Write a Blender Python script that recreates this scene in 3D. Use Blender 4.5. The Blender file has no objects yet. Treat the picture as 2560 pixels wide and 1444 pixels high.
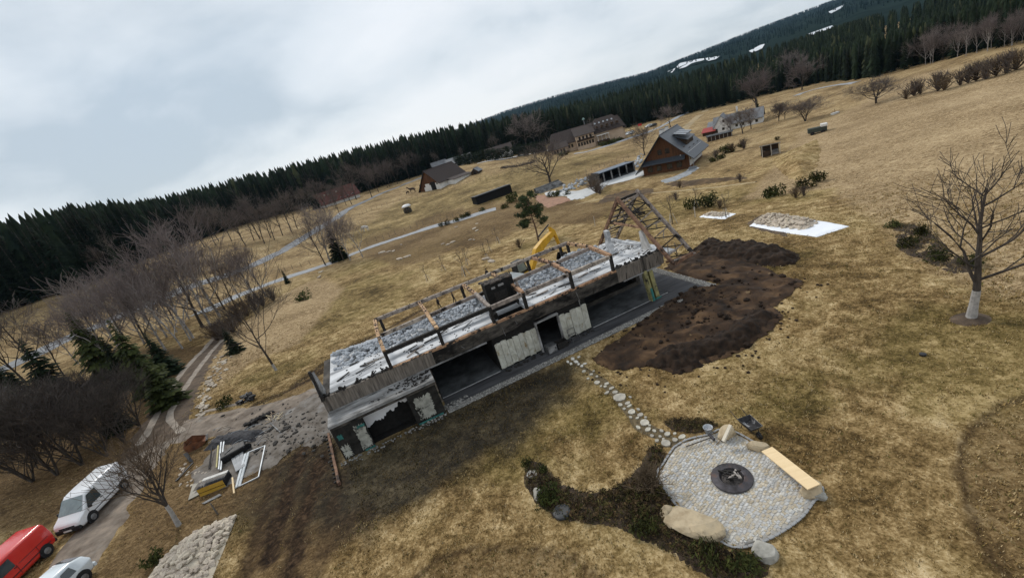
import bpy, math, random
import numpy as np
from mathutils import Vector, Matrix

# ------------------------------------------------------------------ camera, sky, sun, exposure
SC = bpy.context.scene
COL = SC.collection
FPX, CAMH = 1100.0, 16.0
ROLL, PITCH = math.radians(17.0), math.atan(390 / 1100)
_F = np.array([0, math.cos(PITCH), -math.sin(PITCH)])
_R = np.array([1.0, 0, 0])
_U = np.array([0, math.sin(PITCH), math.cos(PITCH)])
cam_d = bpy.data.cameras.new('camera')
cam = bpy.data.objects.new('camera', cam_d)
COL.objects.link(cam)
_X = _R * math.cos(ROLL) - _U * math.sin(ROLL)
_Y = _R * math.sin(ROLL) + _U * math.cos(ROLL)
cam.matrix_world = Matrix([[_X[i], _Y[i], -_F[i], (0, 0, CAMH)[i]] for i in range(3)] + [[0, 0, 0, 1]])
cam_d.sensor_width = 36.0
cam_d.lens = 36.0 * FPX / 2560.0
cam_d.clip_start, cam_d.clip_end = 0.5, 12000
SC.camera = cam

SKY_OX, SKY_OY = 6.38, 8.0
SUN_EL, SUN_AZ = math.radians(42), math.radians(-28)      # ahead of the camera and to its left, veiled by cloud
world = bpy.data.worlds.new('World'); SC.world = world
world.use_nodes = True
nt = world.node_tree; N = nt.nodes; LK = nt.links
for n in list(N): N.remove(n)
out = N.new('ShaderNodeOutputWorld'); bg = N.new('ShaderNodeBackground')
LK.new(bg.outputs[0], out.inputs[0]); bg.inputs[1].default_value = 0.1
sky = N.new('ShaderNodeTexSky'); sky.sky_type = 'NISHITA'; sky.sun_disc = False
sky.sun_elevation = SUN_EL; sky.sun_rotation = SUN_AZ; sky.dust_density = 2.0; sky.altitude = 800
tc = N.new('ShaderNodeTexCoord')
sep = N.new('ShaderNodeSeparateXYZ'); LK.new(tc.outputs['Generated'], sep.inputs[0])
def wmath(op, a, b=None, c=None):
    m = N.new('ShaderNodeMath'); m.operation = op
    for i, x in enumerate((a, b, c)):
        if x is None: continue
        if isinstance(x, (int, float)): m.inputs[i].default_value = x
        else: LK.new(x, m.inputs[i])
    return m.outputs[0]
# cloud deck: direction projected on a flat layer overhead, so the clouds shrink toward the horizon
den = wmath('ADD', wmath('MAXIMUM', sep.outputs[2], 0.0), 0.34)
comb = N.new('ShaderNodeCombineXYZ')
LK.new(wmath('DIVIDE', sep.outputs[0], den), comb.inputs[0]); LK.new(wmath('DIVIDE', sep.outputs[1], den), comb.inputs[1])
mp = N.new('ShaderNodeMapping'); LK.new(comb.outputs[0], mp.inputs[0])
mp.inputs['Location'].default_value = (SKY_OX, SKY_OY, 0); mp.inputs['Scale'].default_value = (0.75, 0.8, 1)
mp.inputs['Rotation'].default_value = (0, 0, math.radians(25))
def wnoise(scale, detail, rough, dist):
    n = N.new('ShaderNodeTexNoise'); n.inputs['Scale'].default_value = scale; n.inputs['Detail'].default_value = detail
    n.inputs['Roughness'].default_value = rough; n.inputs['Distortion'].default_value = dist
    LK.new(mp.outputs[0], n.inputs['Vector']); return n.outputs[0]
big, fine = wnoise(0.62, 3, 0.42, 0.3), wnoise(2.2, 6, 0.55, 0.3)
cl = wmath('ADD', wmath('MULTIPLY', big, 0.72), wmath('MULTIPLY', fine, 0.28))
rmp = N.new('ShaderNodeValToRGB'); LK.new(cl, rmp.inputs[0])
rmp.color_ramp.elements[0].position = 0.40; rmp.color_ramp.elements[0].color = (0.53, 0.60, 0.655, 1)
rmp.color_ramp.elements[1].position = 0.545; rmp.color_ramp.elements[1].color = (0.95, 0.965, 0.975, 1)
e = rmp.color_ramp.elements.new(0.465); e.color = (0.78, 0.825, 0.855, 1)
sc10 = N.new('ShaderNodeVectorMath'); sc10.operation = 'SCALE'; sc10.inputs[3].default_value = 7.3
LK.new(rmp.outputs[0], sc10.inputs[0])
mix = N.new('ShaderNodeMix'); mix.data_type = 'RGBA'; mix.inputs[0].default_value = 0.93
LK.new(sky.outputs[0], mix.inputs[6]); LK.new(sc10.outputs[0], mix.inputs[7])
LK.new(mix.outputs[2], bg.inputs[0])

sun_d = bpy.data.lights.new('sun', 'SUN'); sun_d.energy = 1.5; sun_d.angle = math.radians(10); sun_d.color = (1, 0.95, 0.87)
sun = bpy.data.objects.new('sun', sun_d); COL.objects.link(sun)
_sd = Vector((math.sin(SUN_AZ) * math.cos(SUN_EL), math.cos(SUN_AZ) * math.cos(SUN_EL), math.sin(SUN_EL)))
sun.rotation_euler = _sd.to_track_quat('Z', 'Y').to_euler()
SC.view_settings.view_transform = 'Standard'; SC.view_settings.look = 'None'
SC.view_settings.exposure = 0.46; SC.view_settings.gamma = 1.0; SC.view_settings.use_curve_mapping = False
SC.render.engine = 'CYCLES'
SC.cycles.max_bounces = 6; SC.cycles.volume_bounces = 0; SC.cycles.use_denoising = True

# ------------------------------------------------------------------ helpers
HAZE_D = 0.000030
RN = random.Random(11)
U = RN.uniform
def _hash(i, j, s):
    n = (i * 374761393 + j * 668265263 + s * 974634777) & 0xffffffff
    n = ((n ^ (n >> 13)) * 1274126177) & 0xffffffff
    return ((n ^ (n >> 16)) & 0xffff) / 65535.0
def vnoise(x, y, s=0):
    x = np.asarray(x, float); y = np.asarray(y, float)
    i = np.floor(x).astype(np.int64); j = np.floor(y).astype(np.int64); u = x - i; v = y - j
    u = u * u * (3 - 2 * u); v = v * v * (3 - 2 * v)
    return (_hash(i, j, s) * (1 - u) + _hash(i + 1, j, s) * u) * (1 - v) + (_hash(i, j + 1, s) * (1 - u) + _hash(i + 1, j + 1, s) * u) * v
def fbm(x, y, s=0, o=4):
    t = 0; a = 0.5; n = 0
    for k in range(o):
        t = t + a * vnoise(np.asarray(x) * 2 ** k + 17.3 * k, np.asarray(y) * 2 ** k - 9.1 * k, s + k); n += a; a *= 0.5
    return t / n
def smooth(a, b, x): t = np.clip((x - a) / (b - a), 0, 1); return t * t * (3 - 2 * t)

def ray(u, v):
    dx, dy = u - 1280.0, v - 722.0
    a = dx * math.sin(ROLL) + dy * math.cos(ROLL); b = dx * math.cos(ROLL) - dy * math.sin(ROLL)
    return _F * FPX + _R * b - _U * a
def at(u, v, z=0.0):
    d = ray(u, v); return np.array([0, 0, CAMH]) + d * ((z - CAMH) / d[2])
def at_dist(u, v, y):
    d = ray(u, v); return np.array([0, 0, CAMH]) + d * (y / d[1])

# ---- materials
MATS = {}
def rgba(c): return (c[0], c[1], c[2], 1)
def mat(name, c1, c2=None, scale=4.0, rough=0.85, bump=0.0, metal=0.0, detail=6, rnd=0.0, c3=None, stretch=(1, 1, 1), attr=None,
        spec=0.3, pos=(0.35, 0.65), spots=None, translucent=0.0, distort=0.0, coords='Object'):
    if name in MATS: return MATS[name]
    m = bpy.data.materials.new(name); m.use_nodes = True; t = m.node_tree; n = t.nodes; l = t.links
    b = n['Principled BSDF']; b.inputs['Roughness'].default_value = rough; b.inputs['Metallic'].default_value = metal
    b.inputs['Specular IOR Level'].default_value = spec
    if c2 is None: c2 = tuple(x * 0.8 for x in c1)
    tcn = n.new('ShaderNodeTexCoord'); mpn = n.new('ShaderNodeMapping'); mpn.inputs['Scale'].default_value = stretch
    l.new(tcn.outputs[coords], mpn.inputs[0])
    nz = n.new('ShaderNodeTexNoise'); nz.inputs['Scale'].default_value = scale; nz.inputs['Detail'].default_value = detail
    nz.inputs['Roughness'].default_value = 0.62; nz.inputs['Distortion'].default_value = distort; l.new(mpn.outputs[0], nz.inputs['Vector'])
    r = n.new('ShaderNodeValToRGB'); l.new(nz.outputs[0], r.inputs[0])
    r.color_ramp.elements[0].position = pos[0]; r.color_ramp.elements[0].color = rgba(c2)
    r.color_ramp.elements[1].position = pos[1]; r.color_ramp.elements[1].color = rgba(c1)
    if c3 is not None: ee = r.color_ramp.elements.new((pos[0] + pos[1]) / 2); ee.color = rgba(c3)
    c = r.outputs[0]
    if spots:                                      # (colour, scale, threshold, softness): stains with a shape of their own
        z2 = n.new('ShaderNodeTexNoise'); z2.inputs['Scale'].default_value = spots[1]; z2.inputs['Detail'].default_value = 8
        z2.inputs['Roughness'].default_value = 0.68; l.new(mpn.outputs[0], z2.inputs['Vector'])
        mr = n.new('ShaderNodeMapRange'); l.new(z2.outputs[0], mr.inputs[0])
        mr.inputs[1].default_value = spots[2]; mr.inputs[2].default_value = spots[2] + spots[3]
        mx = n.new('ShaderNodeMix'); mx.data_type = 'RGBA'; l.new(mr.outputs[0], mx.inputs[0]); l.new(c, mx.inputs[6])
        mx.inputs[7].default_value = rgba(spots[0]); c = mx.outputs[2]
    if attr:
        an = n.new('ShaderNodeAttribute'); an.attribute_name = attr
        mx = n.new('ShaderNodeMix'); mx.data_type = 'RGBA'; mx.blend_type = 'MULTIPLY'; mx.inputs[0].default_value = 1
        l.new(c, mx.inputs[6]); l.new(an.outputs['Color'], mx.inputs[7]); c = mx.outputs[2]
    if rnd:
        oi = n.new('ShaderNodeObjectInfo'); mr = n.new('ShaderNodeMapRange'); l.new(oi.outputs['Random'], mr.inputs[0])
        mr.inputs[3].default_value = 1 - rnd; mr.inputs[4].default_value = 1 + rnd
        hs = n.new('ShaderNodeHueSaturation'); l.new(c, hs.inputs['Color']); l.new(mr.outputs[0], hs.inputs['Value'])
        m2 = n.new('ShaderNodeMapRange'); l.new(oi.outputs['Random'], m2.inputs[0]); m2.inputs[3].default_value = 0.5 - rnd * 0.05; m2.inputs[4].default_value = 0.5 + rnd * 0.05
        l.new(m2.outputs[0], hs.inputs['Hue']); c = hs.outputs[0]
    l.new(c, b.inputs['Base Color'])
    if bump:
        bp = n.new('ShaderNodeBump'); bp.inputs['Strength'].default_value = min(1, bump); bp.inputs['Distance'].default_value = 0.08 * max(1, bump)
        l.new(nz.outputs[0], bp.inputs['Height']); l.new(bp.outputs[0], b.inputs['Normal'])
    MATS[name] = m; return m

# ---- mesh builder
class MB:
    def __init__(s): s.v = []; s.f = []
    def add(s, vs, fs):
        o = len(s.v); s.v.extend(tuple(float(c) for c in p) for p in vs); s.f.extend(tuple(i + o for i in q) for q in fs); return s
    def box(s, c, d, rz=0.0, m=None, taper=1.0):
        x, y, z = d[0] / 2, d[1] / 2, d[2] / 2
        P = [(-x, -y, -z), (x, -y, -z), (x, y, -z), (-x, y, -z), (-x * taper, -y * taper, z), (x * taper, -y * taper, z), (x * taper, y * taper, z), (-x * taper, y * taper, z)]
        cs, sn = math.cos(rz), math.sin(rz); q = []
        for p in P:
            if m is not None: w = m @ Vector(p); q.append((w.x + c[0], w.y + c[1], w.z + c[2]))
            else: q.append((p[0] * cs - p[1] * sn + c[0], p[0] * sn + p[1] * cs + c[1], p[2] + c[2]))
        return s.add(q, [(0, 3, 2, 1), (4, 5, 6, 7), (0, 1, 5, 4), (1, 2, 6, 5), (2, 3, 7, 6), (3, 0, 4, 7)])
    def b2(s, x0, x1, y0, y1, z0, z1): return s.box(((x0 + x1) / 2, (y0 + y1) / 2, (z0 + z1) / 2), (abs(x1 - x0), abs(y1 - y0), abs(z1 - z0)))
    def beam(s, a, b, w, h=None, up=(0, 0, 1), rag=0.0, seg=1):
        h = h or w; a = Vector(a); b = Vector(b); d = (b - a).normalized(); u = Vector(up)
        if abs(d.dot(u)) > 0.97: u = Vector((1, 0, 0))
        x = d.cross(u).normalized(); z = x.cross(d).normalized(); vs = []; fs = []
        for k in range(seg + 1):
            p = a.lerp(b, k / seg); kx = 1 + U(-rag, rag); kz = 1 + U(-rag, rag)
            if rag: p = p + x * U(-rag, rag) * w * 0.4 + z * U(-rag, rag) * h * 0.4
            vs += [p - x * w / 2 * kx - z * h / 2 * kz, p + x * w / 2 * kx - z * h / 2 * kz, p + x * w / 2 * kx + z * h / 2 * kz, p - x * w / 2 * kx + z * h / 2 * kz]
            if k:
                o = 4 * (k - 1); fs += [(o + i, o + (i + 1) % 4, o + 4 + (i + 1) % 4, o + 4 + i) for i in range(4)]
        o = 4 * seg; fs += [(3, 2, 1, 0), (o, o + 1, o + 2, o + 3)]
        return s.add(vs, fs)
    def tube(s, a, b, r0, r1=None, n=6, caps=True):
        r1 = r0 if r1 is None else r1; a = Vector(a); b = Vector(b); d = (b - a).normalized()
        u = Vector((0, 0, 1)) if abs(d.z) < 0.9 else Vector((1, 0, 0)); x = d.cross(u).normalized(); y = d.cross(x); vs = []
        for p, r in ((a, r0), (b, r1)): vs += [p + x * r * math.cos(2 * math.pi * i / n) + y * r * math.sin(2 * math.pi * i / n) for i in range(n)]
        fs = [(i, (i + 1) % n, n + (i + 1) % n, n + i) for i in range(n)]
        if caps: fs += [tuple(range(n))[::-1], tuple(range(n, 2 * n))]
        return s.add(vs, fs)
    def path(s, pts, rad, n=5):
        P = [Vector(p) for p in pts]; vs = []; fs = []
        for k, p in enumerate(P):
            d = (P[min(k + 1, len(P) - 1)] - P[max(k - 1, 0)]).normalized()
            u = Vector((0, 0, 1)) if abs(d.z) < 0.9 else Vector((1, 0, 0)); x = d.cross(u).normalized(); y = d.cross(x); r = rad[k] if hasattr(rad, '__len__') else rad
            vs += [p + x * r * math.cos(2 * math.pi * i / n) + y * r * math.sin(2 * math.pi * i / n) for i in range(n)]
            if k: o = n * (k - 1); fs += [(o + i, o + (i + 1) % n, o + n + (i + 1) % n, o + n + i) for i in range(n)]
        o = n * (len(P) - 1); fs += [tuple(range(n))[::-1], tuple(range(o, o + n))]
        return s.add(vs, fs)
    def lathe(s, c, prof, n=20, sx=1.0, sy=1.0):
        vs = []; fs = []
        for r, z in prof: vs += [(c[0] + r * sx * math.cos(2 * math.pi * i / n), c[1] + r * sy * math.sin(2 * math.pi * i / n), c[2] + z) for i in range(n)]
        for k in range(len(prof) - 1): o = n * k; fs += [(o + i, o + (i + 1) % n, o + n + (i + 1) % n, o + n + i) for i in range(n)]
        fs.append(tuple(range(n))[::-1]); o = n * (len(prof) - 1); fs.append(tuple(range(o, o + n)))
        return s.add(vs, fs)
    def prism(s, poly, z0, z1):
        n = len(poly); vs = [(p[0], p[1], z0) for p in poly] + [(p[0], p[1], z1) for p in poly]
        return s.add(vs, [tuple(range(n))[::-1], tuple(range(n, 2 * n))] + [(i, (i + 1) % n, n + (i + 1) % n, n + i) for i in range(n)])
    def slab(s, P, th):                            # polygon in space, thickened downwards
        n = len(P); return s.add(list(P) + [(p[0], p[1], p[2] - th) for p in P], [tuple(range(n)), tuple(range(n, 2 * n))[::-1]] + [(i, n + i, n + (i + 1) % n, (i + 1) % n) for i in range(n)])
    def rock(s, c, r, seed=None, sq=(1, 1, 0.7), rz=None, cuts=7):
        rr = random.Random(seed if seed is not None else RN.random()); P = []
        import bmesh
        bm = bmesh.new(); bmesh.ops.create_icosphere(bm, subdivisions=1, radius=1.0)
        pl = [(Vector((rr.gauss(0, 1), rr.gauss(0, 1), rr.gauss(0, 1))).normalized(), rr.uniform(0.62, 0.9)) for _ in range(cuts)]
        a = rr.uniform(0, 6.3) if rz is None else rz
        for v in bm.verts:
            p = v.co * rr.uniform(0.92, 1.06)
            for nn, d in pl:
                k = p.dot(nn) - d
                if k > 0: p = p - nn * k
            x, y, z = p.x * sq[0], p.y * sq[1], p.z * sq[2]
            P.append((c[0] + r * (x * math.cos(a) - y * math.sin(a)), c[1] + r * (x * math.sin(a) + y * math.cos(a)), c[2] + r * z))
        F_ = [tuple(v.index for v in f.verts) for f in bm.faces]; bm.free()
        return s.add(P, F_)
    def mesh(s, name):
        me = bpy.data.meshes.new(name); me.from_pydata(s.v, [], s.f); me.update(); return me
    def build(s, name, m, parent=None, smooth_=False, bevel=0.0, loc=None, rz=0.0):
        me = s.mesh(name); me.materials.append(m)
        if smooth_: me.polygons.foreach_set('use_smooth', [True] * len(me.polygons))
        o = bpy.data.objects.new(name, me); COL.objects.link(o)
        if parent is not None: o.parent = parent
        if loc is not None: o.location = loc; o.rotation_euler = (0, 0, rz)
        if bevel: md = o.modifiers.new('bevel', 'BEVEL'); md.width = bevel; md.segments = 2; md.limit_method = 'ANGLE'
        return o
def np_mesh(name, V, Fc, m, smooth_=False, col=None):       # big triangle/quad arrays
    V = np.asarray(V, np.float32); Fc = np.asarray(Fc, np.int32); me = bpy.data.meshes.new(name); k = Fc.shape[1]
    me.vertices.add(len(V)); me.vertices.foreach_set('co', V.ravel()); me.loops.add(Fc.size); me.loops.foreach_set('vertex_index', Fc.ravel())
    me.polygons.add(len(Fc)); me.polygons.foreach_set('loop_start', np.arange(0, Fc.size, k, dtype=np.int32))
    if smooth_: me.polygons.foreach_set('use_smooth', np.ones(len(Fc), bool))
    me.update(calc_edges=True); me.materials.append(m)
    if col is not None:
        for nm, a in col.items():
            at_ = me.color_attributes.new(nm, 'FLOAT_COLOR', 'POINT'); at_.data.foreach_set('color', np.asarray(a, np.float32).ravel())
    return me
def link(name, me, parent=None, loc=None, rz=0.0, scale=None):
    o = bpy.data.objects.new(name, me); COL.objects.link(o)
    if parent is not None: o.parent = parent
    if loc is not None: o.location = [float(c) for c in loc]
    if rz: o.rotation_euler = (0, 0, rz)
    if scale is not None: o.scale = (scale,) * 3 if isinstance(scale, (int, float)) else scale
    return o
def tag(o, label=None, cat=None, group=None, kind=None):
    for k, x in (('label', label), ('category', cat), ('group', group), ('kind', kind)):
        if x: o[k] = x
    return o
def thing(name, label, cat, loc=(0, 0, 0), rz=0.0, group=None):
    o = bpy.data.objects.new(name, None); COL.objects.link(o); o.location = [float(c) for c in loc]; o.rotation_euler = (0, 0, rz); o.empty_display_size = 0.3
    return tag(o, label, cat, group)
def structure(o): o['kind'] = 'structure'; return o
# ------------------------------------------------------------------ terrain
CTRL = [  # image point -> ground height there (a hillside garden above a shallow valley, wooded slopes round it)
 (1830,1197,0),(1118,1031,0),(1792,711,0),(2427,800,0),(232,1294,0),(860,1154,0),(2120,565,-.3),(2500,1400,0),(1300,1400,0),(600,1400,0),(20,1420,0),
 (690,925,-.6),(500,1010,-.4),(1400,900,0),(2200,1000,0),(2000,700,0),(1644,677,0),(2560,560,-.2),
 (1100,772,-3.2),(1347,603,-4),(1000,640,-4),(1225,590,-4.2),(820,740,-2.6),(1450,540,-4.6),(1850,520,-2.6),(1780,505,-3.2),
 (1200,540,-5),(880,630,-4),(700,700,-3),(545,765,-2),(1193,512,-4.3),(1075,475,-.6),(1610,440,-6),(1700,450,-5.5),(1375,460,-5),(1440,375,-4),(1580,345,-5),
 (1200,410,3.0),(1320,388,-.5),(1000,480,.8),(870,520,1.5),(90,880,0.5),(0,785,8),(250,700,8),(432,623,8),(640,560,6),(800,520,4),(250,900,-.5),(400,820,-1),
 (2190,258,-4.5),(1800,335,-7),(2300,180,-3.5),(2560,130,-2),(2450,450,-1),(2300,330,-2.5),(2050,330,-4.5),(1950,235,-8),(1920,390,-5),(2040,430,-3)]
_cp = np.array([np.append(at(u, v, z)[:2], z) for u, v, z in CTRL] +
               [(-400, 100, 22), (-300, 300, 22), (-100, 420, 10), (150, 430, 2), (330, 380, 0), (430, 200, 0), (300, 100, 0), (60, -20, 0.5), (-60, -20, 1), (-120, 20, 4), (120, 10, 1)])
def _tk(d2): return 0.5 * d2 * np.log(d2 + 1e-9)
_n = len(_cp); _d2 = ((_cp[:, None, :2] - _cp[None, :, :2]) ** 2).sum(-1) / 1e4
_A = np.zeros((_n + 3, _n + 3)); _A[:_n, :_n] = _tk(_d2) + np.eye(_n) * 0.004
_A[:_n, _n] = 1; _A[:_n, _n + 1:] = _cp[:, :2] / 100; _A[_n, :_n] = 1; _A[_n + 1:, :_n] = _cp[:, :2].T / 100
_w = np.linalg.solve(_A, np.append(_cp[:, 2], [0, 0, 0]))
# frame of the burnt house: s along the front, t to the back
HO = at(864, 1150); HTH = math.radians(16.5)
HU = np.array([math.cos(HTH), math.sin(HTH), 0]); HW = np.array([-math.sin(HTH), math.cos(HTH), 0])
def hloc(s, t, z=0.0): return HO + HU * s + HW * t + np.array([0, 0, z])
def terr(x, y):
    x = np.asarray(x, float); y = np.asarray(y, float)
    xc = np.clip(x, -400, 430); yc = np.clip(y, -25, 430)
    shp = xc.shape; xf = xc.ravel(); yf = yc.ravel(); z = np.zeros_like(xf)
    for a in range(0, len(xf), 20000):
        sl = slice(a, a + 20000)
        d2 = ((xf[sl, None] - _cp[None, :, 0]) ** 2 + (yf[sl, None] - _cp[None, :, 1]) ** 2) / 1e4
        z[sl] = _tk(d2) @ _w[:_n] + _w[_n] + (xf[sl] * _w[_n + 1] + yf[sl] * _w[_n + 2]) / 100
    z = z.reshape(shp)
    s = (x - HO[0]) * HU[0] + (y - HO[1]) * HU[1]; t = (x - HO[0]) * HW[0] + (y - HO[1]) * HW[1]
    dd = np.hypot(np.maximum(np.abs(s - 15) - 17.5, 0), np.maximum(np.abs(t - 4) - 6, 0))
    z = z * smooth(0.0, 9.0, dd)
    r = np.hypot(x, y)
    return z + (fbm(x * 0.06, y * 0.06, 3, 3) - 0.5) * 1.2 * smooth(45, 110, r) + (fbm(x * 0.35, y * 0.35, 9, 3) - 0.5) * 0.16 * smooth(1.0, 6.0, dd)
def gp(u, v, dz=0.0):
    d = ray(u, v); d = d / math.hypot(d[0], d[1]); t = np.geomspace(5, 1500, 900)
    x, y, z = d[0] * t, d[1] * t, CAMH + d[2] * t; h = z - terr(x, y)
    k = np.where(h < 0)[0]
    if len(k) == 0: i = len(t) - 1; return np.array([x[i], y[i], float(terr(x[i], y[i])) + dz])
    i = k[0]
    if i: f = h[i - 1] / (h[i - 1] - h[i]); tt = t[i - 1] + f * (t[i] - t[i - 1])
    else: tt = t[0]
    return np.array([d[0] * tt, d[1] * tt, float(terr(d[0] * tt, d[1] * tt)) + dz])
def gz(x, y): return float(terr(np.array([x]), np.array([y]))[0])
def gpoly(pts): return np.array([gp(u, v)[:2] for u, v in pts])
def inside(poly, X, Y):
    r = np.zeros(X.shape, bool); n = len(poly)
    for i in range(n):
        x0, y0 = poly[i]; x1, y1 = poly[(i + 1) % n]
        c = ((y0 > Y) != (y1 > Y)); r ^= c & (X < (x1 - x0) * (Y - y0) / (y1 - y0 + 1e-12) + x0)
    return r
def segdist(P, X, Y, closed=False):
    D = np.full(X.shape, 1e9); m = len(P)
    for i in range(m if closed else m - 1):
        a = P[i]; b = P[(i + 1) % m]; ab = b - a; L = (ab @ ab) + 1e-9
        t = np.clip(((X - a[0]) * ab[0] + (Y - a[1]) * ab[1]) / L, 0, 1); D = np.minimum(D, np.hypot(X - a[0] - t * ab[0], Y - a[1] - t * ab[1]))
    return D
def sdf(P, X, Y):
    D = segdist(P, X, Y, True); return np.where(inside(P, X, Y), D, -D)

def axis(lo, hi, step, a, b, g=1.07):
    c = list(np.arange(lo, hi + step / 2, step)); l = []; s = step; x = lo
    while x > a: s *= g; x -= s; l.append(x)
    r = []; s = step; x = hi
    while x < b: s *= g; x += s; r.append(x)
    return np.array(l[::-1] + c + r)
gx = axis(-52, 46, 0.28, -4500, 4500); gy = axis(3, 62, 0.28, -30, 6000)
GX, GY = np.meshgrid(gx, gy); GZ = terr(GX, GY)
NR = (fbm(GX * 1.1, GY * 1.1, 21, 4) - 0.5)
near = (np.abs(GX) < 140) & (GY < 260)
def mask(fn):                                     # evaluates a ground cover mask only where the garden is
    o = np.zeros(GX.shape); o[near] = fn(GX[near], GY[near]); return o
SOOT = gpoly([(830,1200),(880,1150),(1100,1040),(1290,940),(1420,905),(1440,960),(1330,1060),(1210,1150),(1080,1230),(960,1290),(860,1310),(780,1300),(740,1230),(780,1150)])
MEADOW = gpoly([(1860,500),(2080,470),(2150,530),(2230,590),(2290,650),(2420,720),(2560,760),(2640,760),(2640,140),(2300,180),(2000,330),(1930,420)])
BANK = gpoly([(900,600),(1010,565),(1100,530),(1290,500),(1420,500),(1560,505),(1480,560),(1370,560),(1290,580),(1230,610),(1150,620),(1060,655),(990,665),(900,640)])
ARC1 = gpoly([(1010,1470),(1090,1400),(1180,1372),(1330,1368),(1430,1390),(1500,1450)])
ARC2 = gpoly([(2600,980),(2510,1010),(2440,1060),(2405,1110),(2400,1180),(2425,1270),(2445,1330),(2480,1400),(2540,1460),(2640,1460)])
VERGE = gpoly([(210,1460),(300,1330),(380,1150),(430,1110),(500,1090),(570,1150),(700,1150),(640,1290),(590,1290),(520,1470)])
WILD = gpoly([(-60,1180),(130,1010),(330,870),(560,860),(480,940),(420,1010),(370,1080),(350,1110),(230,1200),(130,1320),(0,1330),(-60,1330)])
MUDZ = gpoly([(700,1165),(760,1115),(838,1095),(850,1180),(900,1240),(880,1330),(820,1400),(760,1470),(590,1470),(640,1300)])
RAMPZ = gpoly([(630,1030),(700,990),(790,930),(850,890),(960,830),(1070,765),(1080,780),(960,850),(880,930),(820,1000),(760,1010),(700,1030)])
LBANK = gpoly([(560,840),(700,740),(800,690),(860,720),(800,800),(740,860),(640,900),(560,960),(480,1030),(500,950)])
OLIVE = [(690, 925, 5, 3.5), (1347, 606, 6, 3), (2400, 850, 6.5, 4.5), (2520, 930, 5, 3), (1420, 1040, 6, 3.5), (1290, 1130, 4, 2.5), (1960, 1000, 4, 2), (1000, 640, 22, 9), (560, 1290, 4, 2.5), (1500, 480, 10, 6), (1250, 480, 30, 10), (1950, 480, 8, 5), (1900, 660, 5, 3)]
soot = mask(lambda X, Y: smooth(-1.6, 1.4, .5 + sdf(SOOT, X, Y) + (fbm(X * .8, Y * .8, 5) - .5) * 3.0))
soot = np.maximum(soot, mask(lambda X, Y: 0.9 * smooth(6.2, 1.2, np.hypot(X - hloc(-2.2, 1.5)[0], (Y - hloc(-2.2, 1.5)[1]) * .8) + (fbm(X, Y, 8) - .5) * 2.6)))
rough = mask(lambda X, Y: np.maximum.reduce([smooth(-0.8, 1.0, sdf(P, X, Y) + (fbm(X * .5, Y * .5, 15) - .5) * 1.6) for P in (MEADOW, LBANK)]))
far_ = smooth(95, 130, np.hypot(GX, GY)); rough = np.maximum(rough, 0.45 * far_)
brown = mask(lambda X, Y: np.maximum.reduce([smooth(-0.5, 0.6, sdf(P, X, Y) + (fbm(X * 1.2, Y * 1.2, 25) - .5) * 1.2) * k for P, k in ((BANK, .75), (ARC1, .6), (ARC2, .55), (VERGE, .95), (WILD, 1.0), (MUDZ, .9), (RAMPZ, .7))]))
rim = mask(lambda X, Y: np.maximum.reduce([smooth(0.22, 0.05, segdist(P, X, Y, False) + (fbm(X * 2, Y * 2, 35) - .5) * .2) for P in (ARC1, ARC2[:9])]))
green = np.zeros(GX.shape)
for u_, v_, rx, ry in OLIVE:
    c_ = gp(u_, v_); green = np.maximum(green, smooth(1.15, 0.25, np.hypot((GX - c_[0]) / rx, (GY - c_[1]) / ry) + NR * 0.9))
PADD = gpoly([(880,640),(1000,590),(1200,528),(1290,497),(1340,488),(1440,445),(1600,372),(1470,385),(1330,408),(1200,445),(1120,475),(1010,500),(930,535),(860,590)])
STRIP = gpoly([(1480,560),(1500,505),(1700,485),(1890,462),(2060,430),(2100,470),(1990,520),(1850,520),(1700,560),(1600,590)])
SLOPE = gpoly([(600,850),(700,780),(820,720),(960,660),(1060,680),(1000,740),(900,790),(800,850),(700,890)])
green = np.maximum(green, mask(lambda X, Y: np.maximum.reduce([k * smooth(-3, 6, sdf(P, X, Y) + (fbm(X * .12, Y * .12, 77) - .5) * 14) for P, k in ((PADD, .75), (STRIP, .6), (SLOPE, .55))])))
rough = rough * (1 - .8 * np.where(far_ > 0, green, 0))
TRK = [gpoly([(760,1120),(700,1290),(670,1400)]), gpoly([(810,1130),(745,1330),(720,1460)]), gpoly([(690,1170),(640,1330),(610,1460)]), gpoly([(850,1200),(800,1380),(790,1460)])]
mud = mask(lambda X, Y: np.maximum.reduce([smooth(w_, w_ * .35, segdist(P, X, Y) + (fbm(X * 1.6, Y * 1.6, 44) - .5) * .9) * k for P, w_, k in zip(TRK, (.75, .8, .5, .4), (1, 1, .75, .6))]))
RAMP = [gpoly([(640,1010),(720,975),(800,915),(850,880),(950,830),(1060,770)]), gpoly([(700,985),(780,945),(830,905)])]
mud = np.maximum(mud, mask(lambda X, Y: np.maximum.reduce([smooth(.7, .2, segdist(P, X, Y) + (fbm(X * 1.4, Y * 1.4, 54) - .5) * .8) for P in RAMP])) * 0.9)
for u_, v_ in ((640, 1130), (760, 1130), (860, 1320), (800, 1210)):
    c_ = gp(u_, v_); mud = np.maximum(mud, .55 * smooth(1.5, .3, np.hypot(GX - c_[0], GY - c_[1]) / 1.6 + NR * 1.6))
GZ = GZ + NR * 0.10 * np.maximum(mud, brown) * near - 0.07 * mud
GZ = GZ + np.where(near, (vnoise(GX * 2.2, GY * 2.2, 61) - .5) * 0.05 * (1 + 3 * rough), 0)
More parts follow.
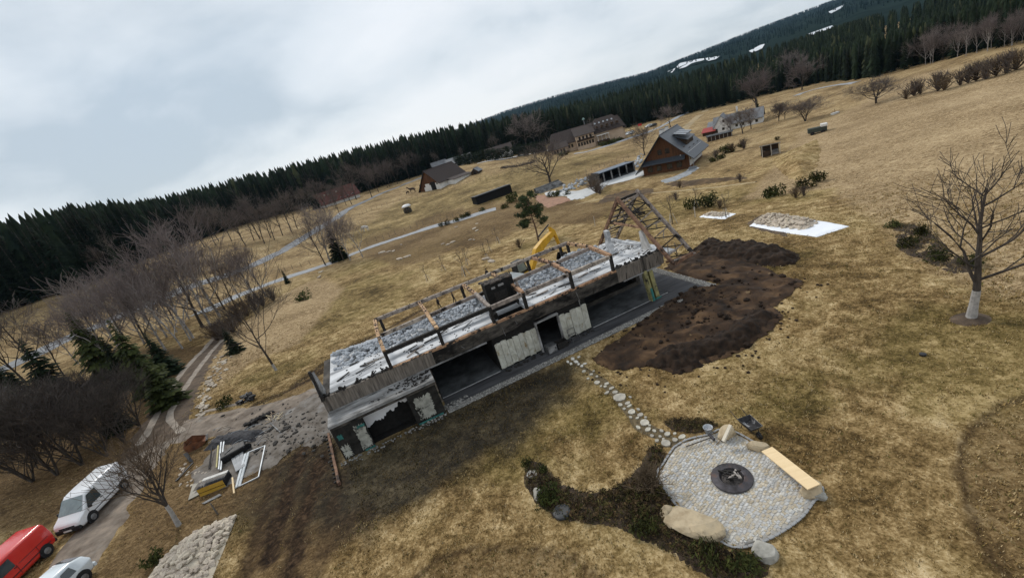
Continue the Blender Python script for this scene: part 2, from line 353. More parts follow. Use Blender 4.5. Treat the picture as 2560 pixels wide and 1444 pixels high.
SD_DUG = gpoly([(1480,895),(1560,838),(1650,768),(1730,720),(1800,712),(1660,672),(1700,640),(1760,625),(1850,645),(1930,680),(2008,705),(1985,735),(1930,770),(1960,790),(1930,825),(1880,865),(1830,890),(1770,905),(1700,937),(1640,917),(1560,925),(1500,920)])
nx, ny = len(gx), len(gy); idx = np.arange(nx * ny).reshape(ny, nx)
FQ = np.stack([idx[:-1, :-1], idx[:-1, 1:], idx[1:, 1:], idx[1:, :-1]], -1).reshape(-1, 4)
one = np.ones(GX.shape)

def ground_material():
    m = bpy.data.materials.new('ground_cover'); m.use_nodes = True; t = m.node_tree; n = t.nodes; l = t.links
    b = n['Principled BSDF']; b.inputs['Roughness'].default_value = 0.95; b.inputs['Specular IOR Level'].default_value = 0.1
    tcn = n.new('ShaderNodeTexCoord')
    def nz(sc, de=5, ro=.6, di=0.0, st=(1, 1, 1)):
        mp_ = n.new('ShaderNodeMapping'); mp_.inputs['Scale'].default_value = st; l.new(tcn.outputs['Object'], mp_.inputs[0])
        x = n.new('ShaderNodeTexNoise'); x.inputs['Scale'].default_value = sc; x.inputs['Detail'].default_value = de; x.inputs['Roughness'].default_value = ro
        x.inputs['Distortion'].default_value = di; l.new(mp_.outputs[0], x.inputs['Vector']); return x.outputs[0]
    def mth(op, a, b_):
        x = n.new('ShaderNodeMath'); x.operation = op
        for i, q in enumerate((a, b_)):
            if isinstance(q, (int, float)): x.inputs[i].default_value = q
            else: l.new(q, x.inputs[i])
        return x.outputs[0]
    def ramp(f, st):
        r = n.new('ShaderNodeValToRGB'); l.new(f, r.inputs[0]); el = r.color_ramp.elements
        el[0].position, el[0].color = st[0][0], rgba(st[0][1]); el[1].position, el[1].color = st[-1][0], rgba(st[-1][1])
        for p, c in st[1:-1]: q = el.new(p); q.color = rgba(c)
        return r.outputs[0]
    def mixc(f, a, b_):
        x = n.new('ShaderNodeMix'); x.data_type = 'RGBA'; l.new(f, x.inputs[0]); l.new(a, x.inputs[6]); l.new(b_, x.inputs[7]); return x.outputs[2]
    a1 = n.new('ShaderNodeAttribute'); a1.attribute_name = 'cover_a'; s1 = n.new('ShaderNodeSeparateColor'); l.new(a1.outputs['Color'], s1.inputs[0])
    a2 = n.new('ShaderNodeAttribute'); a2.attribute_name = 'cover_b'; s2 = n.new('ShaderNodeSeparateColor'); l.new(a2.outputs['Color'], s2.inputs[0])
    big, mid, small, tiny, huge = nz(.11, 3), nz(.75, 5, .65, .5), nz(2.9, 4, .72, .8), nz(9, 3, .7), nz(.02, 4)
    f = mth('ADD', mth('MULTIPLY', mid, .40), mth('ADD', mth('MULTIPLY', small, .34), mth('MULTIPLY', tiny, .26)))
    f = mth('ADD', f, mth('MULTIPLY', mth('SUBTRACT', big, .5), .44))
    lawn = ramp(f, [(.37, (.050, .032, .012)), (.44, (.135, .087, .034)), (.50, (.255, .174, .078)), (.56, (.41, .30, .155)), (.64, (.60, .475, .29))])
    olive = ramp(f, [(.38, (.032, .024, .008)), (.46, (.085, .064, .019)), (.54, (.175, .128, .045)), (.63, (.34, .25, .11))])
    gf = mth('ADD', mth('MULTIPLY', s1.outputs[2], .9), mth('MULTIPLY', ramp(big, [(.46, (0, 0, 0)), (.60, (1, 1, 1))]), .50))
    gf = mth('MINIMUM', gf, .80)
    c = mixc(gf, lawn, olive)
    tus = nz(1.7, 6, .72, 1.0, (1, 1.6, 1)); f2 = mth('ADD', mth('MULTIPLY', tus, .6), mth('MULTIPLY', tiny, .4)); f2 = mth('ADD', f2, mth('MULTIPLY', mth('SUBTRACT', big, .5), .2))
    mead = ramp(f2, [(.38, (.090, .057, .027)), (.45, (.20, .138, .072)), (.52, (.325, .236, .132)), (.59, (.45, .34, .20)), (.67, (.57, .45, .285))])
    c = mixc(s1.outputs[1], c, mead)
    brn = ramp(f2, [(.36, (.026, .017, .009)), (.46, (.085, .053, .024)), (.56, (.165, .108, .052)), (.68, (.29, .21, .115))])
    c = mixc(s2.outputs[0], c, brn)
    sootc = ramp(f, [(.36, (.009, .008, .0065)), (.48, (.023, .020, .015)), (.56, (.050, .041, .026)), (.66, (.11, .09, .058))])
    c = mixc(mth('MULTIPLY', s1.outputs[0], .97), c, sootc)
    mudc = ramp(small, [(.36, (.012, .0075, .005)), (.5, (.028, .017, .0095)), (.64, (.075, .047, .027))])
    c = mixc(s2.outputs[1], c, mudc)
    rimc = ramp(tiny, [(.3, (.02, .012, .006)), (.7, (.055, .034, .016))]); c = mixc(mth('MULTIPLY', s2.outputs[2], .8), c, rimc)
    l.new(c, b.inputs['Base Color'])
    bp = n.new('ShaderNodeBump'); bp.inputs['Strength'].default_value = .55; bp.inputs['Distance'].default_value = .12
    l.new(mth('ADD', mth('MULTIPLY', small, .6), mth('MULTIPLY', tiny, .5)), bp.inputs['Height']); l.new(bp.outputs[0], b.inputs['Normal'])
    return m
GROUND = ground_material()
gme = np_mesh('ground', np.stack([GX, GY, GZ], -1).reshape(-1, 3), FQ, GROUND, True,
              {'cover_a': np.stack([soot, rough, green, one], -1).reshape(-1, 4), 'cover_b': np.stack([brown, mud, rim, one], -1).reshape(-1, 4)})
structure(link('ground', gme))

# draped ribbons and patches -------------------------------------------------
def resample(P, step):
    P = np.asarray(P, float); d = np.r_[0, np.cumsum(np.hypot(*np.diff(P, axis=0).T))]; n = max(2, int(d[-1] / step)); q = np.linspace(0, d[-1], n + 1)
    # smooth (Catmull-Rom by chord)
    t = d / d[-1] * (len(P) - 1); o = []
    for x in q:
        k = min(np.searchsorted(d, x, 'right') - 1, len(P) - 2); f = (x - d[k]) / (d[k + 1] - d[k] + 1e-9)
        p0, p1, p2, p3 = P[max(k - 1, 0)], P[k], P[k + 1], P[min(k + 2, len(P) - 1)]
        o.append(0.5 * ((2 * p1) + (p2 - p0) * f + (2 * p0 - 5 * p1 + 4 * p2 - p3) * f * f + (3 * p1 - p0 - 3 * p2 + p3) * f ** 3))
    return np.array(o)
def ribbon(name, pts, width, m, lift=0.05, step=0.5, across=6, jag=0.12, seed=1, pix=True, crown=0.0):
    P = gpoly(pts) if pix else np.asarray(pts, float); W = np.interp(np.linspace(0, 1, 200), np.linspace(0, 1, len(width)), width) if hasattr(width, '__len__') else np.full(200, width)
    C_ = resample(P, step); T = np.gradient(C_, axis=0); T /= np.hypot(*T.T)[:, None] + 1e-9; Nn = np.stack([-T[:, 1], T[:, 0]], 1); n = len(C_)
    w = np.interp(np.linspace(0, 199, n), np.arange(200), W); k = np.linspace(-1, 1, across + 1)
    jl = (fbm(np.arange(n) * step * .8, np.zeros(n) + seed, seed, 4) - .5) * 2 * jag; jr = (fbm(np.arange(n) * step * .8, np.zeros(n) + 50 + seed, seed, 4) - .5) * 2 * jag
    off = k[None, :] * w[:, None] / 2 + np.where(k[None, :] > 0, k[None, :] * jr[:, None], -k[None, :] * jl[:, None] * -1) * 1.0
    X = C_[:, None, 0] + Nn[:, None, 0] * off; Y = C_[:, None, 1] + Nn[:, None, 1] * off
    Z = terr(X, Y) + lift - 0.09 * (np.abs(k[None, :]) > .99) + crown * (1 - k[None, :] ** 2); ii = np.arange(n * (across + 1)).reshape(n, across + 1)
    F_ = np.stack([ii[:-1, :-1], ii[1:, :-1], ii[1:, 1:], ii[:-1, 1:]], -1).reshape(-1, 4)[:, ::-1]
    return structure(link(name, np_mesh(name, np.stack([X, Y, Z], -1).reshape(-1, 3), F_, m, True)))
def patch(name, poly, m, lift=0.05, step=0.3, jag=0.15, hfun=None, seed=2, edge=0.09, col=None):
    """irregular draped sheet inside a polygon (world xy)"""
    P = np.asarray(poly); x = np.arange(P[:, 0].min() - 1, P[:, 0].max() + 1, step); y = np.arange(P[:, 1].min() - 1, P[:, 1].max() + 1, step)
    X, Y = np.meshgrid(x, y); S = sdf(P, X, Y) + (fbm(X * 1.5, Y * 1.5, seed, 4) - .5) * 2 * jag
    gy_, gx_ = np.gradient(S, step); gl = np.hypot(gx_, gy_) + 1e-6; rimv = S < step * .75; sh = np.clip(S, -step, step) / gl
    X = np.where(rimv, X - gx_ / gl * sh, X); Y = np.where(rimv, Y - gy_ / gl * sh, Y)
    Z = terr(X, Y) + lift + (hfun(X, Y, S) if hfun else 0); Z = np.where(rimv, terr(X, Y) + lift - edge, Z)
    keep = S > -step * .55; ii = np.arange(X.size).reshape(X.shape)
    q = keep[:-1, :-1] & keep[1:, :-1] & keep[1:, 1:] & keep[:-1, 1:]
    F_ = np.stack([ii[:-1, :-1], ii[:-1, 1:], ii[1:, 1:], ii[1:, :-1]], -1)[q]
    use = np.unique(F_); re = np.full(X.size, -1); re[use] = np.arange(len(use))
    return link(name, np_mesh(name, np.stack([X, Y, Z], -1).reshape(-1, 3)[use], re[F_], m, True))
# ------------------------------------------------------------------ the burnt house
M_CONC = mat('sooty_concrete', (.105, .093, .08), (.03, .027, .024), 1.1, .9, .25, spots=((.007, .0065, .006), .45, .47, .14), stretch=(1, 1, 2.2))
M_CONC2 = mat('board_marked_concrete', (.20, .175, .15), (.085, .073, .062), 2.5, .9, .35, stretch=(3.5, 1, .35), spots=((.010, .009, .008), .42, .55, .16))
M_ASH = mat('ash_covered_slab', (.62, .635, .655), (.27, .28, .295), .8, .95, .2, stretch=(.28, 1.4, 1), pos=(.40, .56), spots=((.05, .048, .047), .5, .585, .09), detail=9)
M_LEDGE = mat('ash_streaked_ledge', (.36, .36, .36), (.10, .098, .095), 1.2, .95, .2, stretch=(.4, 1.5, 1), spots=((.014, .013, .013), .9, .54, .12))
M_CHAR = mat('charred_wood', (.030, .027, .025), (.008, .0075, .007), 8, .8, .5, stretch=(1, 1, 1))
M_BLACK = mat('soot_black', (.014, .013, .012), (.005, .005, .005), 3, .9, .3)
M_TIMB = mat('scorched_timber', (.50, .32, .19), (.26, .15, .085), 2.2, .85, .3, spots=((.018, .015, .013), 1.7, .50, .08), rnd=.15)
M_TIMB2 = mat('half_burnt_timber', (.36, .31, .27), (.14, .115, .10), 3.0, .85, .4, spots=((.014, .012, .011), 1.1, .53, .07), rnd=.2)
M_RUST = mat('rusty_edge', (.26, .15, .095), (.11, .06, .04), 3, .8, .3, spots=((.02, .016, .014), 1.2, .53, .1))
M_BOARD = mat('scorched_insulation_board', (.52, .52, .465), (.33, .32, .265), 1.6, .9, .2, spots=((.20, .135, .05), 1.3, .575, .10), stretch=(1.2, 1, .8), distort=1.5, rnd=.08)
M_PLP = mat('stained_plaster', (.40, .40, .355), (.20, .20, .175), 2.0, .9, .3, spots=((.012, .012, .011), 1.6, .55, .07))
M_PLAST = mat('peeled_plaster', (.50, .51, .46), (.30, .30, .26), 2.2, .9, .3, spots=((.010, .010, .009), 1.1, .53, .06))
M_PLASTB = mat('soot_plaster', (.030, .028, .025), (.007, .007, .006), 2.0, .9, .5, spots=((.30, .31, .28), 1.3, .68, .05))
M_WHITE = mat('white_interior_wall', (.86, .86, .88), (.78, .79, .81), .8, .9, .05, spots=((.03, .03, .03), .75, .64, .05))
M_TURQ = mat('turquoise_membrane', (.05, .22, .20), (.02, .08, .075), 4, .6, .2)
M_YEL = mat('yellowed_foam', (.36, .33, .14), (.18, .17, .09), 2.2, .9, .4, spots=((.02, .02, .018), 1.5, .54, .1))
M_FLOOR = mat('burnt_floor_screed', (.10, .108, .115), (.035, .037, .04), .8, .8, .1, spots=((.02, .02, .02), .5, .56, .2))
M_PAVE = mat('dark_wet_paving', (.072, .072, .078), (.026, .026, .029), .9, .75, .15, stretch=(.25, 2.5, 1), spots=((.13, .13, .135), 1.0, .63, .15))
HOUSE = thing('burnt_house', 'long burnt-out house shell with charred roof frame and ash-covered upper slab', 'house', HO, HTH)
def hp(name, mb, m, parent=None, **k): return mb.build(name, m, parent or HOUSE, **k)
hp('ground_slab', MB().b2(0.1, 27.1, 1.72, 8.5, -.3, .055), M_FLOOR)
hp('terrace', MB().b2(6.95, 29.25, .32, 1.70, -.3, .05).b2(27.12, 29.25, 1.70, 7.6, -.3, .05), M_PAVE)
for k in range(7): hp('paving_joint', MB().b2(7 + k * 3.2, 10.16 + k * 3.2, .98, 1.01, .05, .057), M_FLOOR)
hp('door_track', MB().b2(7.0, 11.5, 1.70, 1.76, .05, .085), mat('ash_line', (.42, .42, .43), (.2, .2, .2), 3, .8))
hp('door_track', MB().b2(19.6, 26.9, 1.70, 1.76, .05, .085), MATS['ash_line'])
# lower storey shell
hp('rear_wall', MB().b2(0, 27, 8.2, 8.45, .05, 3.5), M_CONC)
hp('side_wall', MB().b2(0.0, .25, 1.74, 8.2, 0, 3.5), M_CONC)
hp('side_wall', MB().b2(26.7, 26.95, 5.6, 8.2, .05, 3.5), M_CONC)
hp('partition', MB().b2(6.8, 6.98, 1.95, 8.2, .05, 3.5), M_BLACK); hp('partition', MB().b2(11.6, 11.75, 1.95, 8.2, .05, 3.5), M_BLACK)
hp('partition', MB().b2(19.3, 19.45, 1.95, 5.2, .05, 3.5), M_BLACK); hp('partition', MB().b2(12, 19, 4.9, 5.05, .05, 3.5), M_BLACK)
hp('low_wall', MB().b2(20.0, 26.6, 5.2, 5.38, .05, .42), M_CONC)
# left block in front
w = hp('front_wall', MB().b2(0, 1.93, 0, .30, -.1, 2.25), M_PLASTB); 
mbp = MB(); rr = random.Random(4)
def ragged(x0, x1, y, z0, z1, nx=9, nz=9, jag=.26, seed=1, th=.03, bias=None):
    """thin plaster sheet with a torn outline, in the plane t = y"""
    r_ = random.Random(seed); c = ((x0 + x1) / 2, (z0 + z1) / 2); P = []
    for i in range(72):
        a = 2 * math.pi * i / 72; k = 1 / max(abs(math.cos(a)), abs(math.sin(a))); k *= 1 - jag * r_.random()
        P.append((c[0] + (x1 - x0) / 2 * k * math.cos(a), c[1] + (z1 - z0) / 2 * k * math.sin(a)))
    n = len(P); return MB().add([(p[0], y, p[1]) for p in P] + [(p[0], y + th, p[1]) for p in P], [tuple(range(n)), tuple(range(n, 2 * n))[::-1]] + [((i + 1) % n, i, n + i, n + (i + 1) % n) for i in range(n)])
hp('plaster_patch', ragged(1.18, 1.92, -.035, .08, 1.98, seed=5), M_PLP, w); hp('plaster_patch', ragged(.05, .62, -.03, .05, 1.1, jag=.5, seed=9), M_PLAST, w)
hp('membrane_patch', ragged(.15, .50, -.03, 1.42, 1.85, jag=.4, seed=2), M_TURQ, w); hp('membrane_patch', ragged(1.35, 1.93, -.045, 1.66, 1.9, jag=.6, seed=3), M_TURQ, w)
hp('base_strip', MB().b2(1.3, 1.95, -.06, 0, 0, .10), M_TURQ, w)
w = hp('front_wall', MB().b2(4.80, 6.76, 0, .30, -.1, 2.25), M_PLASTB)
hp('plaster_patch', ragged(5.05, 6.28, -.035, .12, 1.95, seed=7), M_PLP, w); hp('base_strip', MB().b2(4.9, 6.6, -.07, 0, 0, .09), M_TURQ, w)
hp('lintel', MB().b2(0, 6.80, -.03, .34, 2.25, 2.46), M_CONC)
hp('ledge_slab', MB().b2(-.04, 6.84, -.10, 1.68, 2.46, 2.63), M_LEDGE)
hp('side_wall', MB().b2(0, .28, .3, 1.74, -.1, 2.46), M_PLASTB); hp('side_panel', MB().b2(6.5, 6.78, .3, 1.70, -.1, 2.46), M_YEL)
hp('corner_board', MB().b2(6.78, 6.90, 1.40, 1.70, 0, 2.5), M_TIMB2)
mb = MB()
for k in range(46): x, y = 6.7 - abs(RN.gauss(0, 1.6)), U(.2, 1.5); mb.beam((x, y, 2.65), (x + U(-.3, .3), y + U(-.2, .2), 2.67 + U(0, .1)), U(.03, .09), U(.03, .07)); mb.rock((x + U(-.4, .1), y, 2.64), U(.03, .09))
hp('ledge_debris', mb, M_CHAR)['kind'] = 'stuff'
iw = hp('inner_wall', MB().b2(.3, 6.5, 1.02, 1.16, 0, 2.46), M_WHITE)
mb = MB()
for k in range(120): 
    x = U(1.2, 6.3); top = .38 + .55 * smooth(1.9, 4.6, x) + .16 * math.sin(x * 3.1)
    mb.rock((x, 1.66 - U(0, .1), U(0, 1) * top), U(.05, .12), sq=(1.2, .5, 1))
rq = random.Random(12); pb = [(1.35 + .1 * k, (.95 + .62 * float(smooth(1.9, 4.9, 1.35 + .1 * k)) + rq.uniform(-.09, .11) + .10 * math.sin(k * .7))) for k in range(50)]; n_ = len(pb); MB().add([(p[0], 1.005, p[1]) for p in pb] + [(p[0], 1.007, 0) for p in pb], [(n_ + i, n_ + i + 1, i + 1, i) for i in range(n_ - 1)]).build('soot_stain', M_BLACK, iw)
hp('ash_floor', MB().b2(.3, 6.5, .34, 1.00, -.05, .06), M_BLACK)
for (x, z, r_) in ((1.75, 1.0, .11), (1.5, .93, .07), (3.9, 1.45, .07)): hp('scorch_mark', MB().prism([(x - r_, 0), (x, 0), (x + r_, 0)], 0, .01) if 0 else MB().add([(x - r_, 1.00, z + .35), (x, 1.00, z + .35 - r_ * 1.1), (x + r_, 1.00, z + .35), (x, 1.00, z + .35 + r_ * 1.1)], [(0, 1, 2, 3)]), M_BLACK, iw)
# long front: boards, doorway
def boards(x0, x1, n, z0, z1, seed):
    r_ = random.Random(seed); wd = (x1 - x0) / n; zs_ = z0 + (z1 - z0) * .43
    for k in range(n):
        a, b_ = x0 + wd * k + .012, x0 + wd * (k + 1) - .012
        zt = z1 - r_.uniform(0, .14); zb = z0 - r_.uniform(-.04, .06)
        P = [(a, zs_), (b_, zs_), (b_, zt - r_.uniform(0, .1)), ((a + b_) / 2, zt), (a, zt - r_.uniform(0, .1))]
        y = 1.66 + r_.uniform(-.02, .02)
        for Q in (P, [(a, zb), ((a + b_) / 2, zb + r_.uniform(-.05, .05)), (b_, zb), (b_, zs_ - .015), (a, zs_ - .015)]):
            m_ = len(Q); hp('wall_board', MB().add([(p[0], y, p[1]) for p in Q] + [(p[0], y + .10, p[1]) for p in Q], [tuple(range(m_)), tuple(range(m_, 2 * m_))[::-1]] + [((i + 1) % m_, i, m_ + i, m_ + (i + 1) % m_) for i in range(m_)]), M_BOARD)
hp('front_wall', MB().b2(11.62, 15.02, 1.80, 2.0, 0, 2.75), M_BLACK); boards(11.66, 15.0, 7, .22, 2.26, 3)
hp('front_wall', MB().b2(16.98, 19.45, 1.80, 2.0, 0, 2.75), M_BLACK); boards(17.0, 19.42, 5, .22, 2.30, 8)
hp('door_frame', MB().b2(14.98, 15.12, 1.56, 1.84, .05, 2.42).b2(16.88, 16.98, 1.60, 1.84, .05, 2.42).b2(14.98, 16.98, 1.56, 1.84, 2.42, 2.54), M_LEDGE)
hp('sill_debris', (lambda m_: [m_.rock((U(11.7, 19.4), U(1.2, 1.62), .08), U(.05, .13)) for _ in range(70)] and m_)(MB()), M_CHAR)['kind'] = 'stuff'
# pillar at the open right end
pl = hp('pillar', MB().beam((25.30, 1.72, 0), (25.02, 1.72, 2.72), .30, .42, up=(0, 1, 0)), M_YEL); hp('pillar', MB().beam((25.85, 1.78, .05), (25.55, 1.78, 2.72), .34, .36, up=(0, 1, 0)), M_YEL)
hp('membrane_strip', MB().beam((25.33, 1.46, .03), (25.21, 1.46, 1.2), .20, .03, up=(0, 1, 0)), M_TURQ, pl); hp('base_strip', MB().b2(25.2, 26.1, 1.50, 1.56, .05, .17), M_TURQ, pl)
hp('pillar', MB().b2(26.45, 26.85, 5.2, 5.6, .05, 3.5), M_CONC)
# fascia beam and upper slab (with the stair opening)
hp('fascia', MB().b2(0, 7.4, 1.68, 1.98, 2.70, 3.72), M_CONC2); hp('fascia', MB().b2(7.4, 22.6, 1.69, 1.98, 2.72, 3.62), M_CONC); hp('fascia', MB().b2(22.6, 27.0, 1.66, 1.98, 2.70, 3.82), M_CONC2)
hp('drip_ledge', MB().b2(0.02, 11.2, 1.58, 1.70, 2.64, 2.71), M_LEDGE); hp('drip_ledge', MB().b2(23.0, 26.6, 1.56, 1.70, 2.64, 2.71), M_LEDGE)
mb = MB(); mb.b2(.55, 12.6, 1.98, 8.45, 3.5, 3.79); mb.b2(14.9, 27.0, 1.98, 8.45, 3.5, 3.79); mb.b2(12.6, 14.9, 3.3, 8.45, 3.5, 3.79); hp('upper_slab', mb, M_ASH)
hp('slab_edge_strip', MB().b2(0, .55, 1.98, 8.45, 3.3, 3.62), M_CONC)
hp('stair_shaft', MB().b2(12.6, 14.9, 1.99, 3.28, .5, .6).b2(12.5, 12.6, 1.99, 3.28, .6, 3.5).b2(14.9, 15.0, 1.99, 3.28, .6, 3.5).b2(12.6, 14.9, 3.28, 3.36, .6, 3.5), M_BLACK)
for k in range(6): hp('stair_tread', MB().b2(12.95 + k * .27, 13.2 + k * .27, 2.05, 3.2, 3.0 - k * .17, 3.06 - k * .17), M_LEDGE)
hp('sill_plate', MB().beam((4.4, 1.80, 3.70), (12.3, 1.80, 3.70), .20, .16, rag=.12, seg=14), M_TIMB); hp('sill_plate', MB().beam((12.3, 1.80, 3.70), (22.6, 1.80, 3.70), .20, .16, rag=.12, seg=18), M_TIMB)
# torn charred stubs on the parapet edge
for x in (.25, 1.35, 2.35, 3.35, 4.25, 22.9, 23.7, 24.5, 25.3, 26.0, 26.7):
    mb = MB(); zt = 3.72 if x < 7 else 3.82
    for k in range(5): mb.beam((x + U(-.25, .25), 1.84 + U(-.1, .15), zt - .02), (x + U(-.35, .35), 1.84 + U(-.2, .2), zt + U(.08, .28)), U(.06, .14), U(.04, .1))
    mb.rock((x, 1.86, zt + .02), .2, sq=(1.3, .7, .5)); hp('charred_stub', mb, M_CHAR)
# gable stub at the left end
hp('gable_stub', MB().add([(-.05, 1.75, 3.6), (-.05, 3.1, 3.5), (-.05, 2.35, 5.4), (-.05, 1.95, 5.55), (.22, 1.75, 3.6), (.22, 3.1, 3.5), (.22, 2.35, 5.4), (.22, 1.95, 5.55)],
   [(0, 1, 2, 3), (7, 6, 5, 4), (0, 3, 7, 4), (1, 0, 4, 5), (2, 1, 5, 6), (3, 2, 6, 7)]), M_LEDGE)
hp('charred_edge', MB().beam((.08, 1.66, 3.6), (.08, 1.9, 5.7), .32, .16, rag=.3, seg=6), M_CHAR)
# roof frame on the slab
SB = (4.62, 8.33, 12.22, 14.86, 18.78, 22.42)
for i, s_ in enumerate(SB):
    hp('front_post', MB().beam((s_, 1.80, 3.75), (s_, 1.80, 5.02), .22, .22, rag=.06, seg=4), M_CHAR)
    r1, r2 = (s_ - .05, 4.55, 5.33), (s_, 8.55, 5.08)
    hp('rafter', MB().beam((s_, 1.72, 5.02), r1, .24, .28, rag=.07, seg=6), M_TIMB if i != 2 else M_TIMB2); hp('rafter', MB().beam(r1, r2, .24, .26, rag=.07, seg=6), M_TIMB)
    for k in range(5): q = Vector(r1).lerp(Vector(r2), .1 + .19 * k); hp('peg', MB().box((q.x, q.y, q.z + .15), (.07, .09, .12)), M_CHAR)
for a, b_ in zip(SB[:-1], SB[1:]):
    hp('front_rail', MB().beam((a + .1, 1.80, 4.93), (b_ - .1, 1.80, 4.93), .2, .28, rag=.06, seg=5), M_CHAR if a < 11 else M_TIMB2)
    hp('middle_rail', MB().beam((a + .1, 4.62, 5.14), (b_ - .1, 4.62, 5.20), .2, .26, rag=.06, seg=5), M_TIMB2)
    hp('rear_rail', MB().beam((a - .02, 8.56, 5.12), (b_ - .02, 8.56, 5.12), .24, .28, rag=.05, seg=6), M_TIMB2)
    for k in range(3): hp('peg', MB().box((a + (b_ - a) * (.2 + .3 * k), 8.56, 5.28), (.06, .06, .12)), M_CHAR)
for s_ in (5.0, 12.0, 18.25, 21.6, 22.35): hp('rear_post', MB().beam((s_, 8.5, 3.6), (s_, 8.5, 5.05), .22, .22, rag=.12, seg=5), M_CHAR)
# burnt chimney stack beside the stairs
ch = hp('chimney_block', MB().b2(12.75, 15.0, 3.55, 4.5, 3.79, 6.0), M_BLACK)
hp('chimney_cap', (lambda m_: [m_.rock((U(12.75, 15.0), U(3.55, 4.5), 6.0), U(.12, .26), sq=(1, 1, .5)) for _ in range(60)] and m_)(MB()), mat('burnt_rubble', (.12, .10, .085), (.03, .027, .025), 6, .9, .3), ch)
hp('niche', MB().b2(13.2, 13.5, 3.52, 3.55, 5.52, 5.68).b2(13.75, 14.2, 3.52, 3.55, 5.55, 5.72), M_LEDGE, ch); hp('vent_panel', MB().b2(13.3, 14.3, 3.50, 3.55, 4.0, 5.2), M_CHAR, ch)
hp('standing_board', MB().beam((14.75, 3.2, 3.8), (14.7, 3.2, 5.3), .28, .05), M_CHAR); hp('standing_board', MB().beam((15.25, 3.0, 3.8), (15.15, 3.4, 5.4), .2, .06), M_TIMB2); hp('black_block', MB().box((12.45, 2.3, 4.02), (.5, .45, .45)), M_BLACK)
# A-frame at the right end
A0, A1, TC, ZA, ZF = 26.45, 28.5, 5.55, 8.0, 2.95
def gab(s_, k, side):                                # point on the gable rafter: k 0 apex .. 1 foot
    return (s_ + .35 * k, TC + side * (5.25 * k), ZA + (ZF - ZA) * k)
for s_, nm in ((A0, 'gable_rafter'), (A1, 'gable_rafter')):
    for sd in (-1, 1): hp(nm, MB().beam(gab(s_, -.02, sd), gab(s_, 1.0, sd), .22, .26, rag=.06, seg=10), M_RUST if s_ == A0 else M_TIMB2)
hp('inner_rafter', MB().beam(gab(27.4, .02, 1), gab(27.4, .6, 1), .09, .11, rag=.2, seg=8), M_CHAR)
hp('collar_beam', MB().beam(gab(A0, .46, -1), gab(A0, .46, 1), .14, .18, rag=.1, seg=6), M_TIMB); hp('collar_beam', MB().beam(gab(27.6, .30, -1), gab(27.6, .30, 1), .09, .12, rag=.2, seg=6), M_CHAR)
hp('ridge_beam', MB().beam(gab(A0, .03, 1), gab(A1, .03, 1), .13, .15, rag=.2, seg=6), M_CHAR)
for sd in (-1, 1):
    for k in (.06, .47, .97): hp('purlin', MB().beam(gab(A0, k, sd), gab(A1, k + U(-.02, .02), sd), .09, .11, rag=.2, seg=5), M_TIMB2)
    ks = np.linspace(.05, .97, 15)
    for i in range(14):
        a, b_ = (A0, A1) if i % 2 else (A1, A0)
        hp('brace', MB().beam(gab(a, ks[i] + U(-.015, .015), sd), gab(b_, ks[i + 1] + U(-.015, .015), sd), U(.06, .09), U(.06, .09), rag=.25, seg=4), M_CHAR if i % 4 else M_TIMB2)
    for i in range(4): k = U(.05, .35); hp('brace', MB().beam(gab(A0 + U(0, 2), k, sd), gab(A0 + U(0, 2), k + U(.1, .25), -sd), .06, .06, rag=.25, seg=4), M_CHAR)
    for i in range(5): k = U(.15, .8); q = gab(27.0 + U(-.4, 1), k, sd); hp('hanging_lath', MB().beam(q, (q[0] + U(-.2, .2), q[1], q[2] - U(.5, 1.1)), .05, .05), M_TIMB2)
hp('eave_beam', MB().beam(gab(A0, 1.0, -1), gab(A1 + .1, .98, -1), .2, .28, rag=.1, seg=5), M_RUST); hp('eave_beam', MB().beam(gab(A0, 1.0, 1), gab(A1, 1.0, 1), .16, .2, rag=.1, seg=5), M_CHAR)
hp('tie_beam', MB().beam((26.9, 1.3, 2.85), (28.7, .5, 2.92), .14, .16, rag=.2, seg=4), M_RUST)
hp('end_slab', MB().b2(27.0, 28.5, 1.9, 8.4, 3.1, 3.28), M_ASH)
hp('plaster_stub', MB().add([(26.5, 2.55, 3.79), (26.5, 3.55, 3.79), (26.5, 3.55, 5.3), (26.5, 3.3, 5.45), (26.75, 2.55, 3.79), (26.75, 3.55, 3.79), (26.75, 3.55, 5.3), (26.75, 3.3, 5.45)], [(3, 2, 1, 0), (4, 5, 6, 7), (0, 1, 5, 4), (1, 2, 6, 5), (2, 3, 7, 6), (3, 0, 4, 7)]), mat('white_plaster', (.55, .54, .52), (.36, .35, .33), 2, .9, .1))
mb = MB(); mb.beam((24.6, 5.25, 3.79), (24.55, 5.2, 5.9), .55, .35, rag=.25, seg=6); [mb.rock((24.6 + U(-.8, .8), 5.2 + U(-.7, .7), 3.85), U(.1, .25)) for _ in range(30)]; hp('plaster_stub', mb, M_ASH)
hp('rear_parapet', MB().b2(26.6, 26.85, 4.2, 8.3, 3.79, 4.05), M_ASH)
for k in range(26): x, y = U(23.4, 26.6), U(3.0, 8); mbk = MB().beam((x, y, 3.83), (x + U(-.7, .7), y + U(-.4, .4), 3.84 + U(0, .15)), U(.04, .1), .04); hp('fallen_lath', mbk, RN.choice((M_CHAR, M_TIMB2, M_ASH)))
mb = MB()
for k in range(260):                                    # small clinker on the slab
    s_, t_ = U(.7, 26.5), U(2.1, 6.2)
    if not (12.4 < s_ < 15.1 and t_ < 4.6): mb.rock((s_, t_, 3.80), U(.03, .09), sq=(1, 1, .5))
o_ = hp('clinker', mb, M_CHAR); o_['kind'] = 'stuff'
for s_ in (13.7, 18.9): hp('hanging_strip', MB().beam((s_, 1.64, 2.75 if s_ > 15 else 3.3), (s_ + .05, 1.64, 1.95 if s_ > 15 else 3.05), .05, .03), M_LEDGE)

